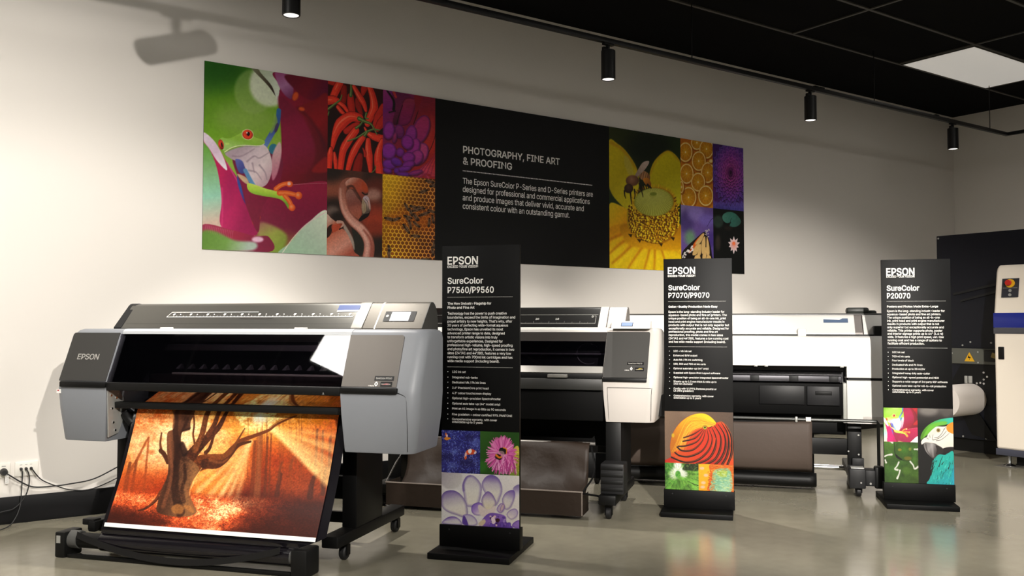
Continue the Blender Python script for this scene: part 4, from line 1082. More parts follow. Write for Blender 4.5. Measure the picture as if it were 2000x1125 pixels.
def p3_housing(x0, x1, side):
    secs = []
    for z, y, o in ((0.757, 0.150, 0.0), (0.92, 0.148, 0.0), (1.0, 0.156, 0.0), (1.028, 0.175, 0.01), (1.036, 0.20, 0.02)):
        secs.append(rnd_section(x0 + (o if side < 0 else 0), x1 - (o if side > 0 else 0), y, 0.60, z, 0.11, side))
    MB().loft(secs).build('side_housing', M_white, P3)
    secs = []
    for z, y in ((0.452, 0.155), (0.468, 0.150), (0.738, 0.150)):
        secs.append(rnd_section(x0, x1, y, 0.60, z, 0.11, side))
    MB().loft(secs).build('ink_unit', M_white, P3)
    MB().box(x0 + 0.01, x1 - 0.05 if side > 0 else x1, 0.17, 0.60, 0.735, 0.760).build('shadow_gap', M_black, P3)


p3_housing(-0.030, X1, +1)
p3_housing(X0, X0 + 0.36, -1)
MB().box(-0.055, -0.031, 0.155, 0.45, 0.452, 0.72, 0.004).build('inner_side', mat('inner_side_grey', '#a9aaa3', 0.4), P3)
MB().box(0.07, 0.20, 0.1475, 0.152, 0.462, 0.50, 0.001).build('ink_door', M_offwhite, P3)
# print slot
MB().box(X0 + 0.30, -0.032, 0.30, 0.42, 0.50, 0.835).build('bay_back', M_inside, P3)
MB().box(X0 + 0.30, -0.060, 0.20, 0.30, 0.722, 0.762, 0.004).build('paper_exit_rail', mat('rail_satin', '#4c4b4f', 0.42, metal=0.6), P3)
for k in range(6):
    x = -0.11 - 0.26 * k
    MB().box(x - 0.03, x + 0.03, 0.196, 0.202, 0.722, 0.762, 0.002).build('rail_clip', M_dark, P3)
MB().prism([(0.18, 0.832), (0.20, 0.80), (0.26, 0.785), (0.30, 0.832)], X0 + 0.30, -0.05).build('slot_lip', M_black, P3)
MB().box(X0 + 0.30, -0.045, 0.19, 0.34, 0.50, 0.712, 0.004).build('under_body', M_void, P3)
wb = MB().box(-0.285, -0.075, 0.170, 0.21, 0.565, 0.695, 0.004).build('waste_drawer', mat('drawer_dark', '#1c1c1e', 0.45, spec=0.3), P3)
MB().box(-0.232, -0.125, 0.167, 0.172, 0.635, 0.662, 0.003).build('handle', M_black, wb)
wb2 = MB().box(-0.60, -0.30, 0.178, 0.21, 0.565, 0.695, 0.004).build('waste_drawer', mat('drawer_black', '#121213', 0.45, spec=0.3), P3)
for x in (-0.62, -0.55, -0.06):
    MB().box(x - 0.012, x + 0.012, 0.143, 0.156, 0.824, 0.836, 0.002).build('cover_catch', M_steel, P3)
# top cover
TOPC = [(0.245, 1.030), (0.245, 1.050), (0.345, 1.150), (0.36, 1.166), (0.385, 1.176), (0.44, 1.176), (0.50, 1.15), (0.52, 1.08), (0.52, 1.030)]
MB().box(X0 + 0.05, X1 - 0.03, 0.215, 0.50, 1.030, 1.046).build('gap_strip', M_black, P3)
MB().prism([(y + 0.0, z + 0.006) for y, z in TOPC], X0 + 0.02, 0.035).build('top_cover', M_white, P3)
MB().prism([(y - 0.001 if y < 0.3 else y + 0.002, z + 0.008) for y, z in TOPC], 0.0355, 0.083).build('cover_end', mat('end_band_grey', '#8f8985', 0.35, metal=0.3), P3)
MB().prism([(y + 0.0, z + 0.004) for y, z in TOPC], 0.090, X1 - 0.02).build('side_cover', M_white, P3)
MB().box(X0 + 0.02, X1 - 0.03, 0.385, 0.50, 1.172, 1.192, 0.006).build('roll_cover', mat('roll_cover_grey', '#3c3b39', 0.4), P3)
MB().box(-0.01, 0.14, 0.40, 0.50, 1.186, 1.232, 0.016).box(0.10, 0.19, 0.41, 0.49, 1.178, 1.212, 0.012).build('roll_lever', mat('lever_dark_green', '#1c201b', 0.45), P3)
t3 = slant_pt([(1.056, 0.245), (1.156, 0.345)], 0.002)
plate_on(t3, [(-0.166, 1.125), (-0.005, 1.125), (-0.005, 1.155), (-0.166, 1.155)], 'label_sticker', mat('sticker_steel_blue', '#5a6c86', 0.3), P3, label='blue-grey label on the top cover')
plate_on(slant_pt([(1.056, 0.245), (1.156, 0.345)], 0.0028), [(-0.166, 1.148), (-0.06, 1.144), (-0.04, 1.155), (-0.166, 1.155)], 'label_strip', M_textwhite, P3)
MB().box(-0.340, -0.285, 0.205, 0.262, 1.034, 1.085, 0.006).build('cover_hinge', M_white, P3)
MB().box(0.150, 0.24, 0.21, 0.30, 1.036, 1.105, 0.008).build('control_unit', M_black, P3)
# stand
for x in (0.020, -1.70):
    MB().box(x - 0.045, x + 0.045, 0.24, 0.30, 0.10, 0.455, 0.004).build('leg', M_black_satin, P3)
    ft = MB().box(x - 0.05, x + 0.05, -0.05, 0.75, 0.085, 0.14, 0.008).build('foot', M_black_satin, P3)
    caster(ft, x, -0.02, 0.036)
    caster(ft, x, 0.70, 0.036)
mb = MB()
for z in (0.365, 0.235):
    mb.cyl((0.045, 0.242, z), (0.045, 0.236, z), 0.006, 10)
mb.cyl((-0.02, 0.242, 0.255), (-0.02, 0.236, 0.255), 0.006, 10)
mb.build('bolt', M_steel, P3)
MB().box(-1.66, -0.024, 0.26, 0.29, 0.225, 0.335, 0.004).build('cross_beam', M_black_satin, P3)
MB().box(-1.66, -0.024, 0.40, 0.43, 0.345, 0.50, 0.004).build('cross_beam', M_black_satin, P3)
MB().cyl((-1.60, 0.62, 0.085), (0.0, 0.62, 0.085), 0.020, 16).build('floor_pipe', M_chrome, P3, label='chrome pipe near the floor')
# tension rod on an arm, with the drive box under it
MB().tube([(-1.62, 0.0, 0.485), (0.10, 0.0, 0.485), (0.138, 0.0, 0.484), (0.1475, 0.0, 0.470), (0.1475, 0.0, 0.20)], 0.0105, 10, 1).build('tension_rod', mat('rod_dark', '#3c3d3b', 0.35, metal=0.4), P3)
MB().cyl((-0.300, 0.0, 0.485), (-0.268, 0.0, 0.485), 0.0155, 14).build('rod_clip', M_textwhite, P3, label='white clip on the rod')
MB().box(-0.368, -0.352, -0.016, 0.016, 0.466, 0.502, 0.004).build('rod_clip', M_steel, P3)
drv = MB().box(-0.04, 0.06, -0.09, 0.10, 0.060, 0.185, 0.008).build('drive_box', M_dark, P3)
MB().box(-0.028, 0.052, -0.07, 0.02, 0.183, 0.19, 0.002).build('drive_lid', M_steel, drv)
MB().box(0.060, 0.120, -0.06, 0.06, 0.075, 0.175, 0.006).build('drive_motor', M_dark, P3)
MB().box(0.118, 0.180, -0.035, 0.05, 0.055, 0.195, 0.012).build('sensor_unit', M_black, P3)
mb = MB()
mb.cyl((0.03, -0.091, 0.10), (0.03, -0.096, 0.10), 0.006, 10).cyl((0.09, -0.061, 0.092), (0.09, -0.066, 0.092), 0.007, 10)
mb.build('bolt', M_chrome, P3)
MB().box(0.0, 0.075, 0.20, 0.23, 0.14, 0.215, 0.004).build('side_plate', M_dark, P3)
# cloth sling from the rod down to the floor
bs = MB()
prof3 = [(0.0, 0.474), (-0.006, 0.45), (-0.010, 0.38), (-0.006, 0.30), (0.002, 0.23), (0.02, 0.165), (0.06, 0.128)]
bs.strip(prof3, -1.55, -0.262, 40, sag=lambda s, k, p: (
    p[0] + 0.004 * math.sin(9 * s + 4 * k), p[1] - 0.016 * math.sin(math.pi * min(1, max(0, (s - 0.2) / 0.78))) * (1 - k)))
b3 = bs.build('cloth_basket', mat('sling_cloth_brown', '#4c413a', 0.6, spec=0.3, bump=0.3, bscale=20), P3, angle=80)
sol = b3.modifiers.new('thickness', 'SOLIDIFY')
sol.thickness = 0.002
sl = MB()
sl.strip([(0.06, 0.126), (0.03, 0.085), (0.04, 0.045), (0.12, 0.02), (0.32, 0.018), (0.42, 0.06), (0.44, 0.20), (0.43, 0.345)], -1.55, -0.235, 24, sag=lambda s, k, p: (p[0], p[1]))
b4 = sl.build('cloth_sling', M_black, P3, angle=80, label='dark lower fold of the cloth')
sol = b4.modifiers.new('thickness', 'SOLIDIFY')
sol.thickness = 0.002

# ------------------------------------------------------------------ the tall dark machine with the cream cabinet at the right
PX = 7.80
MC = thing('printing_press', 'tall navy machine with a cream control cabinet at the right edge', 'machine', (PX, 3.6, 0))
M_navy = mat('panel_navy', '#12141d', 0.5, spec=0.3)
M_cream = mat('cabinet_cream', '#e4dacb', 0.45, spec=0.4)
MB().box(0.0, 0.9, -0.72, 0.915, 0.118, 1.908, 0.006).build('rear_panel', M_navy, MC)
MB().box(0.05, 0.85, -0.6, 0.85, 0.0, 0.12).build('plinth', M_black, MC)
rs = MB()
for y, z in ((0.895, 1.885), (0.62, 0.96), (0.69, 0.93), (0.44, 0.955), (0.42, 0.58), (0.40, 0.34), (0.70, 0.135), (0.5, 0.135)):
    rs.cyl((0.0, y, z), (-0.004, y, z), 0.008, 10)
rs.build('screw', M_steel, MC)
gp = MB().box(-0.03, 0.0, -0.1, 0.80, 0.770, 0.905, 0.004).build('grey_ledge', mat('ledge_grey', '#55564f', 0.45), MC)
mb = MB()
for y, z in ((0.54, 0.875), (0.54, 0.785), (0.80 - 0.03, 0.86)):
    mb.cyl((-0.03, y, z), (-0.034, y, z), 0.007, 10)
mb.build('screw', M_steel, gp)
wt = MB()
wt.prism([(0.66, 0.792), (0.57, 0.792), (0.615, 0.872)], -0.0325, -0.030)
ws = wt.build('warning_sticker', mat('warning_yellow', '#d9a514', 0.5), gp, label='yellow warning triangle')
mb = MB()
mb.face([(-0.0335, 0.622, 0.846), (-0.0335, 0.628, 0.822), (-0.0335, 0.612, 0.822), (-0.0335, 0.618, 0.800), (-0.0335, 0.602, 0.830), (-0.0335, 0.613, 0.830)])
mb.build('warning_symbol', M_black, ws, angle=None)
sw = MB().box(-0.05, -0.03, 0.33, 0.48, 0.795, 0.895, 0.006).build('isolator_switch', M_dark, gp)
MB().prism([(0.415, 0.835), (0.355, 0.815), (0.35, 0.85), (0.40, 0.875)], -0.065, -0.05).build('switch_handle', mat('switch_brass', '#8f7a3d', 0.5), sw)
MB().prism([(0.355, 0.84), (0.335, 0.84), (0.342, 0.72), (0.362, 0.72)], -0.075, -0.055).build('orange_tag', mat('tag_orange', '#e2602a', 0.5), sw, label='orange tag')
rc = MB().prism([(0.86, 0.49), (0.70, 0.768), (0.10, 0.768), (0.10, 0.42), (0.60, 0.42)], -0.012, 0.0).build('recess', M_black, MC)
mb = MB()
mb.box(-0.03, -0.012, 0.64, 0.665, 0.60, 0.665, 0.003).box(-0.03, -0.012, 0.60, 0.63, 0.605, 0.665, 0.003)
mb.build('connector', M_steel, rc)
mb = MB()
for y, z in ((0.50, 0.70), (0.47, 0.665), (0.50, 0.64), (0.53, 0.61), (0.56, 0.605), (0.50, 0.605)):
    mb.cyl((-0.012, y, z), (-0.022, y, z), 0.009, 10)
mb.build('fitting', M_chrome, rc)
MB().cyl((-0.44, 0.62, 0.465), (-0.012, 0.62, 0.465), 0.135, 40).build('paper_roll', mat('roll_paper', '#cdc6bf', 0.7), MC)
MB().cyl((-0.44, 0.62, 0.465), (-0.442, 0.62, 0.465), 0.04, 20).build('roll_core', M_dark, MC)
MB().prism([(0.72, 0.36), (0.62, 0.16), (0.40, 0.118), (0.60, 0.42)], -0.011, 0.0).build('roll_cradle', M_black, MC)
sd = MB()
for (y0, z0), (y1, z1) in (((0.755, 1.37), (0.30, 1.46)), ((0.69, 1.31), (0.30, 1.40))):
    sd.prism([(y0, z0), (y1, z1), (y1, z1 + 0.022), (y0, z0 + 0.018)], -0.02, 0.0)
sd.build('vent_bar', mat('bar_black', '#060607', 0.6), MC)
# cream cabinet: front plane 0.55 m nearer the room
CB = [(-0.55, 0.135), (-0.55, 1.21), (-0.50, 1.53), (-0.485, 1.565), (-0.46, 1.585), (0.0, 1.585), (0.0, 0.135)]
cbm = MB()
cbm.loft([[(x, 0.132, z) for x, z in CB], [(x + 0.0, -0.85, z) for x, z in CB]])
cab = cbm.build('cabinet', M_cream, MC, angle=50)
bvm = cab.modifiers.new('soft_edges', 'BEVEL')
bvm.width = 0.018
bvm.segments = 3
bvm.limit_method = 'ANGLE'
bvm.angle_limit = R(60)
MB().box(-0.5535, -0.02, -0.852, 0.1335, 1.088, 1.205, 0.001).build('blue_stripe', mat('stripe_blue', '#1c2a86', 0.3), MC)
MB().box(-0.5535, -0.02, -0.852, 0.1335, 1.040, 1.087, 0.001).build('dark_band', mat('band_grey', '#4a4a4f', 0.4), MC)
MB().box(-0.5535, -0.02, -0.852, 0.1335, 0.088, 0.138, 0.001).build('base_band', mat('base_slate', '#3d3f4c', 0.45), MC)
dh = MB().box(-0.554, -0.549, 0.055, 0.10, 0.838, 0.938, 0.004).build('door_handle', M_black, MC)
cpz = slant_pt([(1.21, 0.0), (1.53, 0.05)], 0.003)


def cab_pt(y, z):
    return (-0.55 + (z - 1.21) / 0.32 * 0.05 - 0.003, y, z)


mb = MB()
mb.loft([[cab_pt(y, z) for y, z in ((0.075, 1.325), (-0.055, 1.325), (-0.055, 1.475), (0.075, 1.475))],
         [(cab_pt(y, z)[0] - 0.004, y, z) for y, z in ((0.075, 1.325), (-0.055, 1.325), (-0.055, 1.475), (0.075, 1.475))]])
cpn = mb.build('control_panel', mat('control_charcoal', '#2b2c33', 0.4), MC)
c0 = Vector(cab_pt(0.010, 1.435)) + Vector((-0.004, 0, 0))
dn = Vector((-1, 0, 0.15)).normalized()
MB().cyl(c0, c0 + dn * 0.012, 0.034, 28).build('button_collar', mat('emergency_yellow', '#d8a41a', 0.45), cpn, label='yellow collar')
MB().cyl(c0 + dn * 0.012, c0 + dn * 0.03, 0.014, 20).cyl(c0 + dn * 0.03, c0 + dn * 0.046, 0.024, 24, 0.021).build('emergency_button', mat('emergency_red', '#b3261e', 0.4), cpn, label='red mushroom button')
for z in (1.378, 1.345):
    c1 = Vector(cab_pt(0.008, z)) + Vector((-0.004, 0, 0))
    MB().cyl(c1, c1 + dn * 0.008, 0.011, 18).build('push_button', M_steel, cpn)
mb = MB()
mb.face([(cab_pt(y, z)[0] - 0.0048, y, z) for y, z in ((0.065, 1.401), (-0.045, 1.401), (-0.045, 1.399), (0.065, 1.399))])
mb.build('panel_line', M_textgrey, cpn, angle=None)
ftm = MB()
ftm.lathe([(0.0, 0.0), (0.045, 0.0), (0.045, 0.008), (0.015, 0.022), (0.011, 0.03), (0.011, 0.10), (0.0, 0.10)], (-0.50, 0.055, 0.0), seg=20)
ftm.build('levelling_foot', M_chrome, MC)
MB().box(-0.58, -0.42, -0.02, 0.13, 0.0, 0.005).build('foot_plate', mat('foot_plate_grey', '#55524c', 0.5), MC)
MB().box(-0.40, -0.05, -0.8, 0.05, 0.0, 0.09).build('cabinet_base', M_black, MC)

# ================================================================== display signs
M_sign = mat('sign_black_foamboard', '#050505', 0.5, spec=0.15)
M_plinth = mat('plinth_black_wood', '#030303', 0.5, spec=0.14)
PV = 0.160        # front plane of the board, local


def sign(loc, ang, label, tx, bold_lines, top=1.505):
    """tx: list of (part name, [(text, x, z, cap, width)], bold)"""
    t = thing('display_sign', label, 'sign', (*loc, 0), ang, 'free-standing product signs')
    MB().box(-0.003, 0.405, 0.0, 0.45, 0.0, 0.030, 0.003).build('base', M_plinth, t)
    pl = MB().box(0.004, 0.414, PV - 0.012, PV + 0.045, 0.0295, 0.134, 0.002).build('plinth', M_plinth, t)
    sw = MB()
    for x in (0.055, 0.365):
        sw.cyl((x, PV - 0.012, 0.112), (x, PV - 0.0145, 0.112), 0.004, 10)
    sw.build('screw', M_dark, pl)
    MB().box(0.010, 0.410, PV, PV + 0.022, 0.133, top, 0.001).build('board', M_sign, t)
    for nm, lines, bold in tx:
        lettering(nm, lines, M_textwhite, t, y=PV - 0.0006, bold=bold)
    for x0, x1, z in bold_lines:
        dotted('dotted_rule', x0, x1, z, PV - 0.0006, M_textgrey, t)
    return t


S1 = (2.160, 3.812)
k = 0.000864
zz = lambda cy: 1.505 - (cy - 25) * k
kx = 0.00092
ux = lambda cx: 0.010 + (cx - 73) * kx
w = lambda a, b: (b - a) * kx
body1 = [('Technology has the power to push creative', 438), ('boundaries, exceed the limits of imagination and', 484), ("propel artistry to new heights. That's why, after", 468),
         ('20 years of perfecting wide-format aqueous', 445), ('technology, Epson has unveiled its most', 418), ('advanced printer range to date, designed', 427),
         ('to transform artistic visions into truly', 387), ('unforgettable experiences. Designed for', 416), ('professional high-volume, high-speed proofing', 470),
         ('and photo/fine art reproduction, it comes in two', 479), ('sizes (24\u2033/A1 and 44\u2033/B0), features a very low', 462), ('running cost with 700ml ink cartridges and has', 470), ('wide media support (including board).', 398)]
bul1 = [('12C ink set', 752, 210), ('Integrated sub-tanks', 783, 276), ('Dedicated Mk / Pk ink lines', 812, 321), ('2.6\u2033 PrecisionCore print head', 843, 337), ('4.3\u2033 colour touchscreen display', 873, 352),
        ('Optional high-precision SpectroProofer', 902, 405), ('Optional auto take-up (44\u2033 model only)', 932, 402), ('Print an A1 image in as little as 90 seconds', 961, 432), ('Fine gradation + colour certified 99% PANTONE', 994, 468),
        ('Comprehensive warranty, with cover', 1021, 384), ('extendable up to 5 years', 1037, 304)]
SIGN1 = sign(S1, -50.7, 'nearest tall black sign, with a white and purple flower at its foot', [
    ('logo_line', [('EPSON', ux(104), zz(131), 44 * k, w(104, 277))], 0.022),
    ('tagline_line', [('EXCEED YOUR VISION', ux(104), zz(150), 13 * k, w(104, 277))], 0.02),
    ('title_line', [('SureColor', ux(105), zz(242), 34 * k, w(105, 306)), ('P7560/P9560', ux(105), zz(295), 34 * k, w(105, 366))], 0.022),
    ('subtitle_line', [('The New Industry Flagship for', ux(105), zz(362), 13 * k, w(105, 352)), ('Photo and Fine Art', ux(105), zz(385), 13 * k, w(105, 258))], 0.026),
    ('body_line', [(s, ux(105), zz(419 + 22.65 * i), 14 * k, w(105, e)) for i, (s, e) in enumerate(body1)], 0.008),
    ('list_line', [r for s, y, e in bul1 for r in (([('\u2022', ux(106), zz(y - 1), 12 * k, 0.004)] if not s.startswith('extendable') else []) + [(s, ux(133), zz(y), 12 * k, w(133, e))])], 0.004),
], [(ux(104), ux(475), zz(321)), (ux(104), ux(475), zz(720))])

S2 = (3.733, 3.859)
zz2 = lambda cy: 1.508 - (cy - 45) * 0.000864
ux2 = lambda cx: 0.010 + (cx - 71) * 0.00085
w2 = lambda a, b: (b - a) * 0.00085
body2 = [('Epson is the long-standing industry leader for', 489), ('aqueous-based photo and fine art printers. The', 504), ('unique position of being an all-in-one ink, print', 498), ('head and print engine manufacturer results in', 488),
         ('products with output that is not only superior but', 519), ('exceptionally accurate and reliable. Designed for', 517), ('professional proofing, photo and fine art', 442), ('reproduction, this model comes in two sizes', 477),
         ('(24\u2033/A1 and 44\u2033/B0), features a low running cost', 514), ('and has wide media support (including board).', 495)]
bul2 = [('10C + Mk ink set', 690, 262), ('Enhanced B/W output', 720, 301), ('Auto Mk / Pk ink switching', 750, 335), ('150, 350 and 700 ml ink carts', 779, 358), ('Optional auto take-up (44\u2033 only)', 809, 376), ('Supplied with Epson Print Layout software', 840, 456),
        ('Optional high-precision integrated SpectroProofer', 871, 511), ('Sheets up to 1.5 mm thick & rolls up to', 899, 430), ('150 mm diameter', 916, 268), ('Config with Vi (99% Pantone proofs) or', 948, 430), ('Lik (fine gradation)', 963, 273), ('Comprehensive warranty, with cover', 997, 410), ('extendable up to 5 years', 1012, 323)]
SIGN2 = sign(S2, -49.2, 'middle tall black sign, with a golden orange pheasant head at its foot', [
    ('logo_line', [('EPSON', ux2(101), zz2(150), 46 * 0.000864, w2(101, 290))], 0.022),
    ('tagline_line', [('EXCEED YOUR VISION', ux2(101), zz2(170), 13 * 0.000864, w2(101, 290))], 0.02),
    ('title_line', [('SureColor', ux2(104), zz2(262), 34 * 0.000864, w2(104, 322)), ('P7070/P9070', ux2(104), zz2(315), 34 * 0.000864, w2(104, 387))], 0.022),
    ('subtitle_line', [('Gallery Quality Production Made Easy', ux2(104), zz2(384), 14 * 0.000864, w2(104, 442))], 0.026),
    ('body_line', [(s, ux2(104), zz2(419 + 23 * i), 14 * 0.000864, w2(104, e)) for i, (s, e) in enumerate(body2)], 0.008),
    ('list_line', [r for s, y, e in bul2 for r in (([('\u2022', ux2(106), zz2(y - 1), 12 * 0.000864, 0.004)] if s not in ('150 mm diameter', 'Lik (fine gradation)', 'extendable up to 5 years') else []) + [(s, ux2(136), zz2(y), 12 * 0.000864, w2(136, e))])], 0.004),
], [(ux2(102), ux2(503), zz2(342)), (ux2(102), ux2(506), zz2(655))], top=1.508)

S3 = (5.021, 3.247)
zz3 = lambda cy: 1.520 - (cy - 60) * 0.000845
ux3 = lambda cx, cy: 0.010 + (cx - 108 - (cy - 60) * 0.021) * 0.00079
w3 = lambda a, b: (b - a) * 0.00079
body3 = [('Epson is the long-standing industry leader for', 576), ('aqueous-based photo and fine art printers.', 549), ('The unique position of being an all-in-one', 539), ('ink, print head and print engine manufacturer', 573), ('results in products with output that is not', 534), ('only superior but exceptionally accurate and', 567),
         ('reliable. This printer supports photo, poster', 557), ('and interior signage prints up to 64\u2033 (1.6 m)', 560), ('wide. It features a high print speed, very low', 566), ('running cost and has a range of options to', 551), ('facilitate efficient production.', 424)]
bul3 = [('10C ink set', 751, 286), ('700 ml ink carts', 782, 324), ('Four levels of black', 811, 353), ('Dedicated Mk and Pk lines', 843, 415), ('Production at up to 38 m2/hr', 873, 434), ('Integrated heavy duty auto-cutter', 905, 469), ('Optional high-speed postscript and HDD', 935, 533),
        ('Supports a wide range of 3rd party RIP software', 966, 595), ('Optional auto take-up for roll-to-roll production', 997, 585), ('Comprehensive warranty, with cover', 1027, 495), ('extendable up to 5 years', 1043, 401)]
q = 0.000845
SIGN3 = sign(S3, -48.6, 'farthest tall black sign, with a turquoise and green parrot at its foot', [
    ('logo_line', [('EPSON', ux3(147, 150), zz3(176), 52 * q, w3(147, 356))], 0.03),
    ('tagline_line', [('EXCEED YOUR VISION', ux3(148, 186), zz3(193), 15 * q, w3(148, 356))], 0.024),
    ('title_line', [('SureColor', ux3(151, 270), zz3(290), 38 * q, w3(151, 391)), ('P20070', ux3(153, 330), zz3(347), 38 * q, w3(153, 326))], 0.032),
    ('subtitle_line', [('Posters and Photos Made Extra-Large', ux3(154, 407), zz3(414), 14 * q, w3(154, 529))], 0.03),
    ('body_line', [(s, ux3(155 + 0.5 * i, 440 + 24 * i), zz3(448 + 23.9 * i), 15 * q, w3(155, e)) for i, (s, e) in enumerate(body3)], 0.014),
    ('list_line', [r for s, y, e in bul3 for r in (([('\u2022', ux3(162 + (y - 751) * 0.012, y), zz3(y - 1), 13 * q, 0.004)] if not s.startswith('extendable') else []) + [(s, ux3(194 + (y - 751) * 0.012, y), zz3(y), 13 * q, w3(194, e))])], 0.01),
], [(ux3(151, 369), ux3(591, 369), zz3(370)), (ux3(158, 712), ux3(600, 712), zz3(714))], top=1.520)

# ================================================================== wall banner
BX0, BX1, BZ0, BZ1 = 1.655, 6.733, 1.590, 2.795
BAN = thing('wall_banner', 'long wall banner of nature pictures around a black text panel', 'banner', (BX0, WALL, BZ0))
MB().box(0, BX1 - BX0, -0.006, 0.0, 0, BZ1 - BZ0).build('backing_board', M_sign, BAN)
bz = lambda z: z - BZ0
bx = lambda x: x - BX0
MB().box(bx(3.345), bx(5.045), -0.0075, -0.005, 0.0, BZ1 - BZ0).build('text_panel', mat('banner_black_ink', '#0b0b0b', 0.6, spec=0.25), BAN)
hx = lambda x: bx(x)
lettering('heading_line', [('PHOTOGRAPHY, FINE ART', hx(3.588), bz(2.412), 0.052, 0.925), ('& PROOFING', hx(3.588), bz(2.326), 0.052, 0.452)], M_textwhite, BAN, y=-0.0082, bold=0.02)
lettering('body_line', [('The Epson SureColor P-Series and D-Series printers are', hx(3.586), bz(2.178), 0.044, 1.277), ('designed for professional and commercial applications', hx(3.586), bz(2.115), 0.044, 1.243),
                             ('and produce images that deliver vivid, accurate and', hx(3.586), bz(2.051), 0.044, 1.178), ('consistent colour with an outstanding gamut.', hx(3.586), bz(1.987), 0.044, 1.029)], M_textwhite, BAN, y=-0.0082, bold=0.006)
dotted('dotted_rule', hx(3.586), hx(4.864), bz(2.272), -0.0082, M_textwhite, BAN, 0.0125, 0.0075)

# ------------------------------------------------------------------ wall sockets and leads
M_plate = mat('socket_plate_white', '#e9e5dc', 0.4)


def socket(x0, x1, z0, z1, label, holes):
    t = thing('wall_socket', label, 'socket', ((x0 + x1) / 2, WALL, (z0 + z1) / 2))
    hx_, hz_ = (x1 - x0) / 2, (z1 - z0) / 2
    MB().box(-hx_, hx_, -0.010, 0.0, -hz_, hz_, 0.002).build('face_plate', M_plate, t)
    for hx0, hz0 in holes:
        MB().lathe([(0.0, -0.0125), (0.008, -0.0125), (0.008, -0.010), (0.0, -0.010)], (hx0, 0, hz0), axis='y', seg=16).build('socket_hole', M_dark, t)
    return t


so = socket(0.635, 0.752, 0.260, 0.340, 'white wall plate with three data sockets above the black skirting', [(-0.027, 0.0), (-0.0015, 0.0), (0.0235, 0.0)])
mb = MB()
for x in (-0.028, -0.002, 0.022):
    mb.face([(x - 0.006, -0.0105, 0.022), (x + 0.006, -0.0105, 0.022), (x + 0.006, -0.0105, 0.025), (x - 0.006, -0.0105, 0.025)])
mb.build('socket_marking', M_textgrey, so, angle=None)
so2 = socket(0.497, 0.613, 0.260, 0.340, 'white power socket at the left edge of the picture', [(-0.03, -0.008)])
mb = MB()
mb.face([(0.015, -0.0105, 0.02), (0.035, -0.0105, 0.02), (0.035, -0.0105, 0.026), (0.015, -0.0105, 0.026)])
mb.build('socket_marking', M_textgrey, so2, angle=None)

pw = thing('power_cable', 'black power lead with a tagged round plug, from the left socket to the grey printer', 'cable', (0.580, WALL - 0.012, 0.293))
MB().lathe([(0.0, -0.045), (0.012, -0.045), (0.019, -0.03), (0.020, 0.0), (0.0, 0.0)], (0, 0, 0), axis='y', seg=22).build('plug', M_rubber, pw)
oy = WALL - 0.012
A = [(0.585, -0.03, 0.285), (0.602, -0.03, 0.278), (0.664, -0.02, 0.231), (0.73, -0.015, 0.196), (0.829, -0.015, 0.191), (0.914, -0.018, 0.195), (1.045, -0.02, 0.213), (1.193, -0.03, 0.283), (1.32, -0.10, 0.36), (1.40, -0.25, 0.44)]
MB().tube([(x - 0.58, y, z - 0.293) for x, y, z in A], 0.0038, 8).build('lead', M_rubber, pw)
tg = MB()
tg.box(0.004, 0.022, -0.033, -0.032, -0.062, -0.012)
tgo = tg.build('test_tag', M_line, pw, label='white paper tag')
mb = MB()
for z in (-0.02, -0.031, -0.042, -0.053):
    mb.box(0.006, 0.020, -0.0335, -0.033, z - 0.0008, z + 0.0008)
mb.build('tag_lines', M_dark, tgo)


def lead(name, label, pts, r=0.0032):
    x0, y0, z0 = pts[0]
    t = thing(name, label, 'cable', (x0, y0, z0))
    MB().lathe([(0.0, -0.022), (0.006, -0.022), (0.0075, -0.012), (0.0075, 0.0), (0.0, 0.0)], (0, 0, 0), axis='y', seg=14).build('plug', M_rubber, t)
    MB().tube([(x - x0, y - y0, z - z0) for x, y, z in pts[:1]] + [(0, -0.03, 0)] + [(x - x0, y - y0, z - z0) for x, y, z in pts[1:]], r, 8).build('lead', M_rubber, t)
    return t


lead('data_cable', 'black data lead from the right-hand hole of the three-way plate to the grey printer',
     [(0.716, oy - 0.001, 0.302), (0.765, oy - 0.022, 0.236), (0.841, oy - 0.018, 0.192), (0.927, oy - 0.016, 0.159), (1.038, oy - 0.018, 0.156), (1.194, oy - 0.03, 0.218), (1.32, oy - 0.12, 0.31), (1.42, oy - 0.28, 0.42)])
lead('data_cable', 'black data lead dropping from the left-hand hole of the three-way plate to the floor',
     [(0.665, oy - 0.001, 0.302), (0.669, oy - 0.035, 0.272), (0.664, oy - 0.045, 0.165), (0.658, oy - 0.06, 0.105), (0.630, oy - 0.10, 0.045), (0.585, oy - 0.15, 0.012), (0.48, oy - 0.22, 0.005)])
lead('data_cable', 'black data lead looping left from the middle hole of the three-way plate',
     [(0.690, oy - 0.001, 0.302), (0.704, oy - 0.03, 0.26), (0.700, oy - 0.04, 0.20), (0.677, oy - 0.05, 0.142), (0.628, oy - 0.06, 0.094), (0.575, oy - 0.07, 0.085), (0.45, oy - 0.08, 0.06), (0.30, oy - 0.09, 0.01)])

# ================================================================== printed pictures
# each picture is drawn procedurally into the colours of a fine flat mesh (ink on paper)
def homography(q, w, h):
    src = q
    dst = [(0, 0), (w, 0), (w, h), (0, h)]
    A = []
    b = []
    for (x, y), (u, v) in zip(src, dst):
        A.append([x, y, 1, 0, 0, 0, -u * x, -u * y])
        b.append(u)
        A.append([0, 0, 0, x, y, 1, -v * x, -v * y])
        b.append(v)
    return np.append(np.linalg.solve(np.array(A, float), np.array(b, float)), 1).reshape(3, 3)


